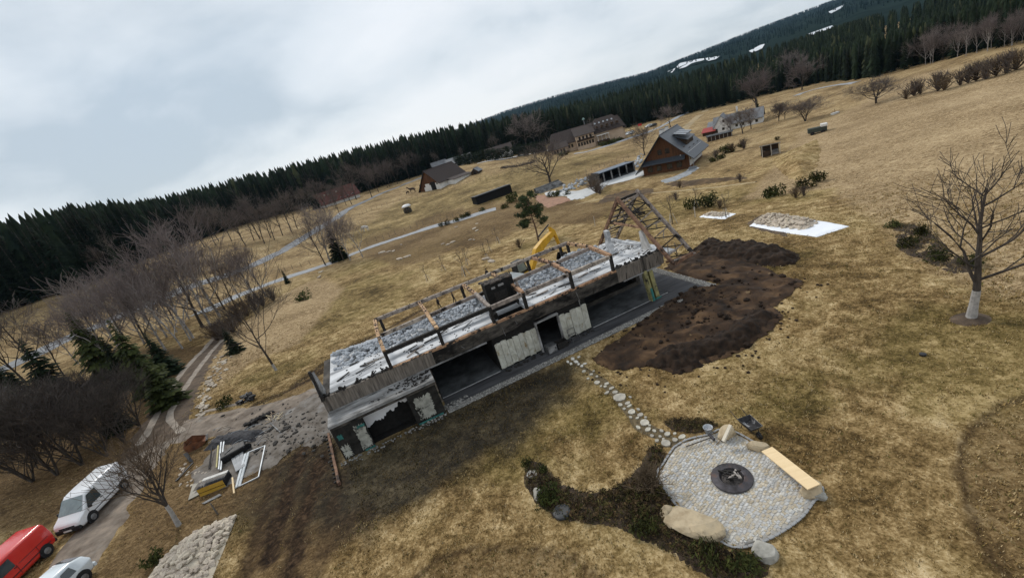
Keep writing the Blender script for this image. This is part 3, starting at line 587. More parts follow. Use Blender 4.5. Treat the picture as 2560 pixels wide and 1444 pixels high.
for k in range(54):                                     # burnt planks, laths and broken edges strewn over the slab
    s_, t_ = U(.8, 26.2), U(2.2, 5.4)
    if 12.3 < s_ < 15.2 and t_ < 4.7: continue
    a = RN.gauss(.0, .5); l_ = U(.4, 1.7); hp('charred_plank', MB().beam((s_, t_, 3.83), (s_ + l_ * math.cos(a), t_ + l_ * math.sin(a) * .6, 3.84 + U(0, .12)), U(.05, .14), U(.03, .06), rag=.2, seg=3), RN.choice((M_CHAR, M_CHAR, M_TIMB2, M_LEDGE)))
mb = MB()
for k in range(150): s_ = U(0, 27); mb.rock((s_, 1.72 + U(-.06, .2), (3.72 if s_ < 7.4 else 3.62 if s_ < 22.6 else 3.82) + U(-.06, .05)), U(.04, .13), sq=(1.4, .8, .7), cuts=4)
hp('broken_edge', mb, M_CONC)['kind'] = 'stuff'
for k in range(16): s_ = U(7.5, 26.5); z = U(2.9, 3.6); hp('hanging_strip', MB().beam((s_, 1.655, z), (s_ + U(-.25, .25), 1.63, z - U(.2, .9)), U(.02, .06), .015, rag=.2, seg=3), RN.choice((M_CHAR, M_LEDGE, M_BLACK)))
# rubble of broken masonry along the rear of the slab
M_RUB = mat('broken_masonry', (.44, .47, .50), (.26, .28, .305), 5, .95, .3, rnd=.28)
RUB = thing('rubble_heap', 'long heap of pale grey broken masonry along the rear of the upper slab', 'rubble', hloc(12, 6.6, 3.79), HTH)
rocks = [MB().rock((0, 0, 0), 1.0, seed=100 + k, sq=(1, .8, .62), rz=0).mesh('stone') for k in range(8)]
for r_ in rocks: r_.materials.append(M_RUB)
def rub_h(s_, t_): 
    c = 6.6 + .25 * math.sin(s_ * .6); h = .62 + .25 * math.sin(s_ * .9 + 1) + .25 * (s_ > 15)
    return max(0, h * (1 - abs(t_ - c) / 1.5))
cand = []
while len(cand) < 1500:
    s_, t_ = U(.9, 24.2), U(5.0, 8.3)
    if 12.7 < s_ < 15.05 and t_ < 4.6: continue
    h = rub_h(s_, t_)
    if h <= 0 and U(0, 1) > .12: continue
    cand.append((s_, t_, h * U(.8, 1.05), U(.09, .24)))
cand.sort(key=lambda q: -q[3] - (.06 if q[1] < 6.8 else 0)); rest = MB()
for i, (s_, t_, h, r_) in enumerate(cand):
    if i < 300:
        o = link('stone', rocks[i % 8], RUB, (s_ - 12, t_ - 6.6, h), 0, r_); o.rotation_euler = (U(-.5, .5), U(-.5, .5), U(0, 6.3))
    else: rest.rock((s_ - 12, t_ - 6.6, h * .9), r_, cuts=4)
o = rest.build('loose_rubble', M_RUB, RUB); o['kind'] = 'stuff'
# gravel strip along the terrace
def octa(V, Fc, c, r, sq=.6):
    o = len(V); a = U(0, 6.3); ca, sa = math.cos(a) * r, math.sin(a) * r; k = U(.6, 1)
    V += [(c[0] + ca, c[1] + sa, c[2]), (c[0] - sa * k, c[1] + ca * k, c[2]), (c[0] - ca, c[1] - sa, c[2]), (c[0] + sa * k, c[1] - ca * k, c[2]), (c[0] + U(-.3, .3) * r, c[1] + U(-.3, .3) * r, c[2] + r * sq)]
    Fc += [(o, o + 1, o + 4), (o + 1, o + 2, o + 4), (o + 2, o + 3, o + 4), (o + 3, o, o + 4)]
GRV = MB().prism([(6.9, -.32), (30.0, -.32), (30.0, 7.6), (29.27, 7.6), (29.27, .30), (6.9, .30)], -.3, .045).build('gravel_strip', mat('gravel_bed', (.16, .155, .145), (.06, .058, .055), 14, .95, .4), None, loc=HO, rz=HTH); structure(GRV)
V, Fc, Cc = [], [], []
for k in range(5200):
    if k < 4300: s_, t_ = U(6.95, 30), U(-.36, .27)
    else: s_, t_ = U(29.3, 30.0), U(.2, 7.6)
    octa(V, Fc, (s_, t_, .04), U(.035, .085)); g = U(.45, 1.25); w_ = 1.0 if s_ > 20 or U(0, 1) > .3 else .6; Cc += [(g * w_, g * w_, g * w_, 1)] * 5
o = link('pebble', np_mesh('pebble', V, Fc, mat('gravel_pebble', (.36, .35, .33), (.22, .215, .20), 9, .9, attr='tone'), False, {'tone': Cc}), GRV); o['kind'] = 'stuff'
# loose things by the front
def hthing(name, label, cat, s_, t_, z=0.06, rz=0.0): return thing(name, label, cat, hloc(s_, t_, z), HTH + rz)
M_STEEL = mat('sooty_steel', (.16, .165, .17), (.06, .06, .062), 5, .5, .1, .6)
t_ = hthing('metal_cabinet', 'sooty grey metal cabinet lying on the terrace by the dark doorway', 'cabinet', 15.55, 1.12)
MB().b2(-.38, .38, -.28, .28, 0, .62).build('body', M_STEEL, t_, bevel=.02); MB().b2(-.33, .33, -.295, -.283, .06, .56).build('door', M_LEDGE, t_); MB().b2(.22, .28, -.32, -.295, .28, .40).build('handle', M_BLACK, t_)
t_ = hthing('burnt_stove', 'blackened open metal box beside the cabinet under the doorway', 'stove', 16.45, 1.15)
MB().b2(-.42, .42, -.28, -.24, 0, .5).b2(-.42, -.38, -.24, .28, 0, .5).b2(.38, .42, -.24, .28, 0, .5).b2(-.38, .38, .24, .28, 0, .5).build('body', M_CHAR, t_); MB().b2(-.3, .3, -.2, .2, 0, .22).build('ash_load', M_BLACK, t_)
t_ = hthing('chair_frame', 'bare burnt steel chair frame on the terrace right of the doorway', 'chair', 17.55, 1.05)
for x in (-.3, .3):
    MB().beam((x, -.3, 0), (x, -.3, .5), .035).build('leg', M_STEEL, t_); MB().beam((x, .3, 0), (x, .34, .98), .035).build('leg', M_STEEL, t_)
MB().beam((-.3, -.3, .5), (.3, -.3, .5), .035).beam((-.3, .3, .5), (.3, .3, .5), .035).beam((-.3, -.3, .5), (-.3, .3, .5), .035).beam((.3, -.3, .5), (.3, .3, .5), .035).build('seat_frame', M_STEEL, t_); MB().beam((-.3, .34, .95), (.3, .34, .95), .035).build('back_rail', M_STEEL, t_)
g0 = gp(830, 1100); g1 = gp(850, 1212)
t_ = thing('fallen_eave_board', 'fallen scorched eave board with black cleats by the left corner of the house', 'board', g0)
d_ = Vector(g1 - g0); MB().beam((0, 0, .55), (d_.x, d_.y, .12), .16, .22, rag=.15, seg=8).build('board', M_RUST, t_)
for k in range(13): q = Vector((0, 0, .5)).lerp(Vector((d_.x, d_.y, .12)), (k + .5) / 13); MB().box((q.x - .16, q.y + .03, q.z), (.24, .1, .1), rz=.3).build('cleat', M_CHAR, t_)
mb = MB()
for k in range(120): s_ = U(-.3, 6.9); mb.rock((s_, -.12 - abs(RN.gauss(0, .22)), .03), U(.03, .10), cuts=4)
for k in range(60): mb.rock((U(6.6, 8.6), U(.1, .8), .06), U(.04, .12), cuts=4)
o = mb.build('plaster_crumbs', mat('plaster_crumb', (.27, .26, .245), (.10, .10, .095), 4, .9, rnd=.1), None, loc=HO, rz=HTH); tag(o, 'grey plaster crumbs scattered along the foot of the left block', 'debris', kind='stuff')
# ------------------------------------------------------------------ roads, yard, paths
M_GRAV = mat('driveway_gravel', (.26, .21, .165), (.105, .078, .058), .9, .95, .35, detail=9, c3=(.17, .14, .113), spots=((.27, .255, .235), .35, .55, .2))
M_RUT = mat('rut_gravel', (.33, .285, .24), (.19, .16, .13), 1.6, .95, .3, detail=9)
M_TRACK = mat('track_soil', (.125, .09, .062), (.05, .035, .025), 1.3, .95, .4, detail=9)
M_ASPH = mat('pale_asphalt', (.34, .355, .375), (.25, .26, .275), .8, .9, .05, detail=8)
M_ASPH2 = mat('old_asphalt', (.24, .25, .265), (.16, .165, .175), .6, .9, .05, detail=8)
ribbon('driveway', [(60,1560),(140,1470),(205,1380),(262,1290),(318,1205),(368,1130),(418,1085),(520,1062),(620,1045),(720,1018),(790,985),(815,965)], (3.6, 3.6, 3.6, 3.8, 4.2, 4.6, 4.6, 4.2), M_GRAV, .05, .4, 10, .35, 3)
ribbon('farm_track', [(380,1120),(415,1045),(455,975),(500,905),(535,865),(570,820),(600,780)], (5.6, 4.6, 3.6, 2.8, 2.4), M_TRACK, .055, .4, 8, .3, 5)
for k, (pts, w_) in enumerate((([(345,1115),(378,1065),(420,985),(470,915),(520,862),(555,828)], 1.1), ([(455,1082),(435,1062),(425,1040),(447,995),(487,935),(528,880),(556,850)], 1.0), ([(490,1055),(510,1030),(540,1022),(600,1008)], .5))): ribbon('wheel_rut', pts, w_, M_RUT, .08, .3, 4, .16, 7 + k)
patch('yard', gpoly([(470,1250),(480,1180),(545,1110),(640,1050),(740,1010),(800,975),(828,1010),(845,1085),(800,1110),(745,1120),(680,1165),(640,1180),(570,1215)]), mat('yard_gravel', (.20, .18, .16), (.085, .070, .056), 1.1, .95, .45, detail=10, spots=((.26, .26, .26), .45, .54, .16)), .075, .3, .5)['kind'] = 'structure'
mb = MB()
for k in range(330):
    q = gp(700 + RN.gauss(0, 70), 1075 + RN.gauss(0, 32)); mb.rock((q[0], q[1], q[2] + .10), .02 + RN.expovariate(22), cuts=3, sq=(1.3, .8, .5))
tag(mb.build('yard_debris', mat('charred_bits', (.06, .055, .05), (.015, .014, .013), 6, .9)), 'small charred bits strewn over the gravel yard', 'debris', kind='stuff')
ribbon('lane', [(500,785),(545,762),(620,730),(720,692),(800,667),(880,636),(960,606),(1060,573),(1150,549),(1200,533),(1240,522)], 4.4, M_ASPH, .12, 1.0, 4, .12, 11)
ribbon('road', [(-80,960),(60,900),(150,855),(250,812),(360,765),(460,722),(560,690),(660,650),(770,588),(830,552),(880,518),(940,490),(1000,466),(1070,438)], (5.5, 5.2, 5, 4.6, 4.6, 4.6, 4.6, 4.6), M_ASPH2, .15, 1.5, 4, .15, 13)
ribbon('footpath', [(1440,512),(1500,498),(1560,490),(1650,481),(1740,473),(1820,464),(1890,455)], .8, mat('trodden_grass', (.40, .33, .20), (.30, .23, .13), 2, .95), .06, .6, 3, .15, 17)
patch('concrete_yard', gpoly([(1360,483),(1375,478),(1403,477),(1445,477),(1486,464),(1539,446),(1586,426),(1609,427),(1611,439),(1563,453),(1516,464),(1496,480),(1457,497),(1428,501),(1413,490),(1367,491)]), mat('pale_concrete', (.56, .57, .57), (.44, .45, .45), .5, .9), .12, .6, .3)['kind'] = 'structure'
patch('house_path', gpoly([(1650,452),(1690,440),(1720,425),(1740,415),(1745,423),(1725,437),(1690,452),(1665,458)]), mat('slate_path', (.33, .35, .37), (.2, .21, .22), 1, .9), .12, .5, .3)['kind'] = 'structure'
patch('clay_bank', gpoly([(1335,488),(1362,487),(1370,494),(1412,492),(1428,502),(1400,510),(1370,520),(1345,505)]), mat('reddish_clay', (.36, .21, .14), (.22, .13, .09), 1, .95, .3), .12, .5, .3)['kind'] = 'structure'
ribbon('hotel_drive', [(1437,384),(1480,376),(1530,360),(1570,347),(1600,337),(1625,330)], (3, 3.5, 5, 7, 6), M_ASPH, .15, 2.0, 4, .3, 19)
ribbon('snow_strip', [(1195,409),(1260,398),(1320,386),(1372,376)], (1.4, 2.4, 2.2, 1.5), mat('old_snow', (.80, .82, .85), (.70, .72, .76), .5, .8), .22, 2, 4, .4, 23)
ribbon('field_road', [(1600,336),(1650,318),(1700,290),(1760,262),(1800,252)], 3, M_ASPH, .15, 2, 4, .2, 25); ribbon('wood_road', [(1990,240),(2030,226),(2080,215),(2140,207)], 3.2, M_ASPH, .15, 2, 4, .2, 27)
ribbon('dirt_track', [(1700,345),(1715,320),(1735,300),(1765,275)], 3.5, mat('sandy_track', (.38, .30, .18), (.27, .2, .11), .6, .95), .14, 1.5, 4, .4, 29)
# churned earth and two heaps
M_DUG = mat('dug_earth', (.100, .058, .029), (.012, .007, .0045), .6, .98, .9, detail=12, c3=(.038, .021, .011), spots=((.22, .155, .085), 1.0, .64, .06), distort=.6)
M_HEAP = mat('fresh_dark_soil', (.034, .020, .012), (.008, .005, .0035), 2.2, .98, .8, detail=10)
structure(patch('dug_earth', SD_DUG, M_DUG, .13, .16, .35, lambda X, Y, S: (fbm(X * 1.3, Y * 1.3, 71, 5) - .42) * .42 * smooth(0, .8, S), 4))
def heap(label, poly, hmax, seed):
    o = patch('earth_heap', gpoly(poly), M_HEAP, .0, .11, .35, lambda X, Y, S: smooth(-.1, 1.3, S) * hmax * (.35 + 1.1 * fbm(X * .9, Y * .9, seed, 3)) + (fbm(X * 2.6, Y * 2.6, seed + 5, 5) - .5) * .62 * smooth(0, .3, S), seed, .2)
    return tag(o, label, 'earth heap')
heap('dark earth heap beyond the dug ground, near the fallen gable frame', [(1728,628),(1745,612),(1790,606),(1850,608),(1920,614),(1970,622),(2008,645),(1985,660),(1930,670),(1870,662),(1800,650),(1745,645)], .75, 81)
heap('dark earth heap at the lawn side of the dug ground', [(1600,915),(1640,880),(1690,862),(1760,845),(1820,815),(1868,785),(1900,768),(1940,775),(1962,795),(1930,825),(1880,867),(1830,892),(1770,908),(1700,938),(1650,925)], .72, 91)
mb = MB()
for k in range(260):
    q = SD_DUG[RN.randrange(len(SD_DUG))] + np.array([RN.gauss(0, .9), RN.gauss(0, .9)]); 
    s_ = (q[0] - HO[0]) * HU[0] + (q[1] - HO[1]) * HU[1]; tt = (q[0] - HO[0]) * HW[0] + (q[1] - HO[1]) * HW[1]
    if s_ < 30.1 and tt > -.4: continue
    mb.rock((q[0], q[1], gz(q[0], q[1]) + .02), U(.03, .13), cuts=3, sq=(1, 1, .8))
k = 0
while k < 300:
    q = SD_DUG.mean(0) + np.array([RN.gauss(0, 3.6), RN.gauss(0, 3.2)])
    if float(sdf(SD_DUG, q[:1], q[1:])[0]) < .1: continue
    k += 1; mb.rock((q[0], q[1], gz(q[0], q[1]) + .14 + U(0, .08)), min(.3, .03 + RN.expovariate(14)), cuts=3, sq=(1, 1, .8))
tag(mb.build('soil_clods', M_HEAP), 'loose soil clods strewn round the dug ground', 'soil', kind='stuff')

# ------------------------------------------------------------------ fire place: cobbled circle, ring, boulders, tools
PAT = gpoly([(1685,1119),(1711,1103),(1735,1095),(1776,1086),(1800,1074),(1836,1080),(1870,1097),(1905,1119),(1960,1155),(2010,1195),(2057,1220),(2051,1242),(2037,1252),(2010,1289),(1970,1321),(1913,1353),(1857,1370),(1824,1366),(1788,1345),(1735,1305),(1691,1264),(1671,1236),(1648,1204),(1644,1180),(1659,1159),(1671,1139)])
PC = PAT.mean(0); patio = patch('patio', PAT, mat('patio_mortar', (.42, .40, .37), (.30, .285, .26), 6, .95, .2), .035, .12, .03, None, 5, .05); structure(patio)
def cobble_mat(name, attr):
    m = mat(name, (.56, .555, .54), (.40, .395, .38), 7, .85, .15, attr='tone' if attr else None)
    if not attr:
        t = m.node_tree; n = t.nodes; l = t.links; b = n['Principled BSDF']; src = b.inputs['Base Color'].links[0].from_socket
        oi = n.new('ShaderNodeObjectInfo'); r = n.new('ShaderNodeValToRGB'); r.color_ramp.interpolation = 'CONSTANT'; l.new(oi.outputs['Random'], r.inputs[0]); el = r.color_ramp.elements
        el[0].position, el[0].color = 0, rgba(CPAL[0]); el[1].position, el[1].color = 1 / 7, rgba(CPAL[1])
        for k in range(2, 7): q = el.new(k / 7); q.color = rgba(CPAL[k])
        mx = n.new('ShaderNodeMix'); mx.data_type = 'RGBA'; mx.blend_type = 'MULTIPLY'; mx.inputs[0].default_value = 1; l.new(src, mx.inputs[6]); l.new(r.outputs[0], mx.inputs[7]); l.new(mx.outputs[2], b.inputs['Base Color'])
    return m
CPAL = [(.90, .90, .90), (.94, .84, .68), (.82, .84, .86), (1.05, 1.03, .98), (.86, .75, .58), (.96, .97, .98), (.90, .82, .68)]
def cob(rx, ry, h, seed):
    r_ = random.Random(seed); P = [(rx * x * r_.uniform(.88, 1), ry * y * r_.uniform(.88, 1)) for x, y in ((-1, -.75), (-.75, -1), (.75, -1), (1, -.75), (1, .75), (.75, 1), (-.75, 1), (-1, .75))]
    vs = [(p[0], p[1], 0) for p in P] + [(p[0], p[1], h * .75) for p in P] + [(p[0] * .8, p[1] * .8, h * r_.uniform(.9, 1.05)) for p in P]
    return vs, [(i, (i + 1) % 8, 8 + (i + 1) % 8, 8 + i) for i in range(8)] + [(8 + i, 8 + (i + 1) % 8, 16 + (i + 1) % 8, 16 + i) for i in range(8)] + [tuple(range(16, 24))]
MC1, MC2 = cobble_mat('cobble_stone', False), cobble_mat('cobble_stone_mixed', True)
lens_ = (.09, .12, .155, .20); cmesh = []
for L_ in lens_:
    for k in range(3):
        vs, fs = cob(L_ / 2 - .004, .053, .05, k * 7 + int(L_ * 100)); me = MB().add(vs, fs).mesh('cobble'); me.materials.append(MC1); cmesh.append(me)
FIRE = gp(1830, 1197); ang = math.radians(28); ca, sa = math.cos(ang), math.sin(ang); sl = []
for i in range(-90, 91):
    y = i * .112; x = -8 + U(0, .2); 
    while x < 8:
        L_ = RN.choice(lens_); cx, cy = x + L_ / 2, y + U(-.022, .022) + .25 * math.sin(x * .5) + .04 * math.sin(x * 3.1 + i); x += L_
        sl.append((PC[0] + cx * ca - cy * sa, PC[1] + cx * sa + cy * ca, L_))
S_ = np.array(sl); keep = (sdf(PAT, S_[:, 0], S_[:, 1]) > .16) & (np.hypot(S_[:, 0] - FIRE[0], S_[:, 1] - FIRE[1]) > .82); S_ = S_[keep]
S_ = S_[np.argsort(S_[:, 1])]; zz = terr(S_[:, 0], S_[:, 1]) + .004; V, Fc, Cc = [], [], []
for i, (x, y, L_) in enumerate(S_):
    z = zz[i] + U(-.006, .006)
    if i < 300:
        o = link('cobble', cmesh[lens_.index(L_) * 3 + i % 3], patio, (x, y, z), ang + U(-.25, .25))
    else:
        vs, fs = cob(L_ / 2 - .004, .053, .05, i); o_ = len(V); a = ang + U(-.25, .25); c, s = math.cos(a), math.sin(a)
        V += [(x + p[0] * c - p[1] * s, y + p[0] * s + p[1] * c, z + p[2]) for p in vs]
        for f in fs:
            if len(f) == 4: Fc.append(tuple(q + o_ for q in f))
            else: Fc += [tuple(o_ + f[q] for q in (0, 1, 2, 3)), tuple(o_ + f[q] for q in (0, 3, 4, 7)), tuple(o_ + f[q] for q in (4, 5, 6, 7))]
        cc = RN.choice(CPAL); g = U(.85, 1.12); Cc += [(cc[0] * g, cc[1] * g, cc[2] * g, 1)] * 24
o = link('mixed_cobbles', np_mesh('mixed_cobbles', V, Fc, MC2, False, {'tone': Cc}), patio); o['kind'] = 'stuff'
emesh = []
for k in range(3):
    vs, fs = cob(.128, .05, .045, 70 + k); me = MB().add(vs, fs).mesh('edging_stone'); me.materials.append(mat('edging_granite', (.34, .345, .35), (.24, .245, .25), 8, .9, .1)); emesh.append(me)
EP = resample(np.vstack([PAT, PAT[:1]]), .26)
for i in range(len(EP) - 1):
    d = EP[i + 1] - EP[i]; q = (EP[i] + EP[i + 1]) / 2; o = link('edging_stone', emesh[i % 3], patio, (q[0], q[1], gz(*q) + .04), math.atan2(d[1], d[0]))
M_IRON = mat('fire_ring_steel', (.085, .08, .09), (.035, .032, .034), 3, .55, .15, .5, spots=((.10, .055, .035), 1.5, .56, .12))
t_ = thing('fire_ring', 'round dark steel fire ring in the middle of the cobbled circle', 'fire ring', FIRE + [0, 0, .05])
MB().lathe((0, 0, 0), [(.80, .0), (.82, .04), (.80, .07), (.50, .12), (.47, .11), (.42, .0), (.30, -.02)], 48).build('ring', M_IRON, t_); MB().lathe((0, 0, 0), [(.42, .01), (.3, .04), (.1, .06)], 20).build('ash_bed', mat('fire_ash', (.10, .09, .085), (.02, .018, .017), 9, .95, .5), t_)
for k in range(9):
    a = U(0, 6.3); r_ = U(.05, .3); l_ = U(.15, .28)
    o = MB().beam((-l_, 0, 0), (l_, 0, U(0, .12)), U(.05, .09), rag=.3, seg=4).build('charred_log', M_CHAR if k % 3 else mat('ash_wood', (.5, .46, .42), (.25, .22, .2), 5), None, loc=(FIRE[0] + r_ * math.cos(a), FIRE[1] + r_ * math.sin(a), FIRE[2] + .16 + .02 * k), rz=U(0, 6.3)); tag(o, 'charred log lying in the steel fire ring' if k % 3 else 'pale ash-coated log lying in the steel fire ring', 'log', 'logs in the fire ring')
M_BOULD = mat('pale_sandy_boulder', (.50, .40, .26), (.30, .235, .15), 1.6, .9, .5, c3=(.42, .345, .235), spots=((.17, .13, .085), 1.2, .60, .08))
M_BOULDG = mat('grey_boulder', (.42, .41, .37), (.22, .21, .185), 2.2, .9, .4)
def bould(u_, v_, r_, label, sq=(1, .8, .6), rz=0, m=M_BOULD, seed=1, name='boulder', z=.3):
    import bmesh
    bm = bmesh.new(); bmesh.ops.create_icosphere(bm, subdivisions=3, radius=1.0); rr_ = random.Random(seed)
    pl = [(Vector((rr_.gauss(0, 1), rr_.gauss(0, 1), rr_.gauss(0, 1) * .8)).normalized(), rr_.uniform(.6, .86)) for _ in range(9)]
    for v in bm.verts:
        p = v.co.copy()
        for nn, d in pl:
            k = p.dot(nn) - d
            if k > 0: p -= nn * k * .92
        p *= 1 + .05 * (float(vnoise(p.x * 3 + seed, p.y * 3 + p.z * 2, seed)) - .5) * 2; v.co = Vector((p.x * sq[0], p.y * sq[1], p.z * sq[2])) * r_
    me = bpy.data.meshes.new(name); bm.to_mesh(me); bm.free(); me.materials.append(m)
    g = gp(u_, v_); return tag(link(name, me, None, (g[0], g[1], g[2] + z * r_ * sq[2]), rz), label, 'rock')
bould(1733, 1312, 1.22, 'long flat pale boulder at the left edge of the cobbled circle', (1, .60, .34), -.78, seed=21)
bould(1668, 1283, .42, 'small pale boulder just left of the long flat one', (.8, .7, .6), .3, seed=4); bould(1914, 1384, .52, 'grey angular boulder below the cobbled circle', (1, .8, .7), .3, M_BOULDG, 5)
bould(1820, 1090, .52, 'brown boulder with a plank leaning on it at the far edge of the circle', (1, .75, .75), .2, seed=6, z=.5); bould(2027, 1229, .50, 'pale round boulder carrying the near end of the board', (1, .8, .75), .5, seed=7, z=.45); bould(1896, 1121, .48, 'yellowish boulder carrying the far end of the board', (1, .6, .7), -.4, seed=8, z=.3)
bould(2046, 1238, .42, 'rough dark grey stone behind the near end of the board', (.9, .8, .5), 1.1, M_BOULDG, 12); bould(1345, 1240, .42, 'upright grey stone block in the planting bed', (.6, .8, .8), .3, M_BOULDG, 9)
M_PINE = mat('pale_new_board', (.80, .62, .38), (.70, .53, .31), 1.2, .7, .05, stretch=(.3, 4, 1))
q = [at(u_, v_, .60) for u_, v_ in ((1903.6, 1127), (1930, 1115.5), (2050.7, 1208.6), (2019, 1222))]; c = sum(q) / 4
tag(MB().slab([tuple(p - c) for p in q][::-1], .045).build('board', M_PINE, None, loc=c), 'wide pale new board laid as a bench over two boulders', 'board')
p0, p1 = at(1827, 1061.5, .95), at(1808, 1102, .42); tag(MB().beam(p0 - p1, (0, 0, 0), .13, .10).build('plank', mat('white_plank', (.72, .66, .55), (.6, .54, .44), 3, .8), None, loc=p1), 'short pale plank leaning over the brown boulder', 'plank')
p0, p1 = gp(1808, 1100, .12), gp(1790, 1115, .09); tag(MB().tube(p0 - p1, (0, 0, 0), .02, .018, 6).build('stick', mat('stick_bark', (.2, .14, .08), None, 5), None, loc=p1), 'thin stick lying on the cobbles by the leaning plank', 'stick')
p0, p1 = gp(1781, 1100, .19), gp(1716, 1122, .15); t_ = thing('sledgehammer', 'long-handled sledgehammer lying on the cobbles', 'hammer', p1); d = Vector(p0 - p1); MB().tube((0, 0, 0), d, .03, .028, 6).build('handle', mat('ash_handle', (.10, .085, .07), None, 6), t_)
nrm = Vector((-d.y, d.x, 0)).normalized(); MB().beam(d - nrm * .2, d + nrm * .2, .11, .12).build('head', M_IRON, t_, bevel=.015)
t_ = thing('bucket', 'round grey bucket standing in the small bed', 'bucket', gp(1772, 1082)); MB().lathe((0, 0, 0), [(.15, 0), (.21, .36), (.225, .37), (.205, .36), (.145, .03)], 24).build('body', mat('zinc_bucket', (.50, .53, .56), (.35, .37, .4), 4, .45, 0, .3), t_, True); MB().lathe((0, 0, .2), [(.17, 0), (.16, .03)], 20).build('content', mat('bucket_ash', (.55, .57, .6), (.3, .3, .32), 8), t_); MB().path([(.215 * math.cos(a), .215 * math.sin(a) * .3 - .12, .37 - .06 * math.sin(a)) for a in np.linspace(0, math.pi, 9)], .008).build('handle', M_STEEL, t_)
# wheelbarrow
pw, ph = gp(1899, 1096), (gp(1830, 1052) + gp(1853, 1038)) / 2; d = ph - pw; WB = thing('wheelbarrow', 'black wheelbarrow with an ash-dusted tray on the lawn', 'wheelbarrow', pw, math.atan2(d[1], d[0])); s_ = float(np.hypot(d[0], d[1])) / 1.75; WB.scale = (s_, s_, s_)
M_BLKP = mat('black_paint', (.028, .028, .032), (.015, .015, .017), 4, .45); M_TRAY = mat('ash_dusted_tray', (.05, .05, .055), (.02, .02, .022), 5, .6, spots=((.55, .55, .56), 2.5, .56, .1))
mb = MB(); T0 = [(.30, -.20, .30), (.95, -.24, .30), (.95, .24, .30), (.30, .20, .30)]; T1 = [(.10, -.30, .60), (1.12, -.36, .56), (1.12, .36, .56), (.10, .30, .60)]
mb.add(T0 + T1, [(0, 1, 2, 3), (0, 4, 5, 1), (1, 5, 6, 2), (2, 6, 7, 3), (3, 7, 4, 0)]); mb.build('tray', M_TRAY, WB)
MB().path([T1[0], T1[1], T1[2], T1[3], T1[0]], .016).build('rim', M_STEEL, WB); wh = MB().tube((0, -.05, .19), (0, .05, .19), .19, .19, 20).build('wheel', mat('tyre', (.02, .02, .021), None, 6, .8), WB); MB().tube((0, -.06, .19), (0, .06, .19), .09, .09, 12).build('hub', M_STEEL, wh)
for y in (-1, 1): MB().path([(0, y * .07, .19), (.35, y * .2, .28), (1.0, y * .27, .36), (1.75, y * .30, .62)], .02).build('handle', M_BLKP, WB); MB().path([(.9, y * .25, .33), (1.05, y * .27, 0)], .018).build('leg', M_BLKP, WB)
tag(MB().add([(0, 0, .02), (.25, .05, .06), (.3, .2, .03), (.08, .22, .05), (.15, .12, .10)], [(0, 1, 4), (1, 2, 4), (2, 3, 4), (3, 0, 4)]).build('cloth', mat('pale_cloth', (.7, .72, .82), None, 4), None, loc=gp(2006, 1230, .05)), 'crumpled pale blue cloth by the near end of the board', 'cloth')
tag(MB().lathe((0, 0, 0), [(.09, 0), (.10, .12), (.05, .16)], 12).build('canister', mat('yellow_plastic', (.65, .50, .04), None, 4, .5), None, loc=gp(1686, 1275)), 'small yellow canister between the pale boulders', 'canister')
tag(MB().lathe((0, 0, 0), [(.27, 0), (.28, .06), (.25, .09)], 26).build('round_slab', mat('round_slab', (.38, .36, .33), (.25, .24, .22), 8, .9, .2), None, loc=gp(1331, 1187, .03)), 'round pale stone lid in the planting bed', 'lid')
tag(MB().lathe((0, 0, 0), [(.40, 0), (.41, .10), (.38, .13), (.30, .15)], 30).build('manhole_lid', mat('dark_plastic', (.035, .038, .04), None, 6, .5), None, loc=gp(1406, 1283, .04)), 'round black plastic manhole lid at the bed edge', 'lid')
tag(MB().lathe((0, 0, 0), [(.14, 0), (.15, .08), (.1, .1)], 14).build('drain_cover', M_BLKP, None, loc=gp(2307, 888, .02)), 'small black drain cover alone on the right lawn', 'cover')
# stepping stones
SP = structure(ribbon('stepping_path', [(1438,905),(1490,940),(1530,975),(1560,1010),(1590,1050),(1625,1075),(1665,1095),(1690,1110)], (.5, .6, .9, .9, .9, 1.2, 1.3), mat('path_soil', (.15, .115, .065), (.06, .045, .024), 4, .95, .3), .02, .25, 4, .12, 31))
M_FLAG = mat('flagstone', (.47, .44, .37), (.30, .285, .25), 3, .9, .25, rnd=.2)
for k, (x, y, w_, h_) in enumerate([(600,240,35,24),(660,248,36,14),(650,265,22,12),(690,275,42,15),(712,300,36,20),(662,302,36,12),(740,332,86,52),(805,330,18,16),(790,367,42,18),(800,385,42,12),(745,378,28,20),(768,403,22,14),(855,405,20,18),(815,420,52,34),(868,440,46,22),(850,460,25,12),(808,455,22,16),(893,487,62,44),(855,517,25,28),(915,530,48,24),(955,540,22,22),(1000,540,24,22),(1035,558,40,26),(1080,556,25,16),(940,570,25,20),(970,600,30,18),(1025,615,58,50),(1082,595,36,26),(1125,575,62,26),(900,455,20,12),(565,190,24,12),(600,203,20,12),(520,170,26,14),(545,215,20,10),(625,262,18,9),(580,170,16,8),(990,575,22,16),(1010,590,18,12),(1145,595,26,14),(925,505,18,12)]):
    u_, v_ = 1250 + x / 2.472, 860 + y / 2.472; g = gp(u_, v_); a, b_ = gp(u_ + w_ / 4.944, v_), gp(u_ - w_ / 4.944, v_); rx = float(np.hypot(*(a - b_)[:2])) / 2 * .95; c_, e_ = gp(u_, v_ - h_ / 4.944), gp(u_, v_ + h_ / 4.944); ry = float(np.hypot(*(c_ - e_)[:2])) / 2 * .9
    r_ = random.Random(k); n_ = 9; P = [(rx * math.cos(6.283 * i / n_) * r_.uniform(.85, 1.12), ry * math.sin(6.283 * i / n_) * r_.uniform(.85, 1.12)) for i in range(n_)]
    MB().prism(P, -.05, .055 + .02 * r_.random()).build('stepping_stone', M_FLAG, SP, loc=(g[0], g[1], g[2] + .01), rz=.35)
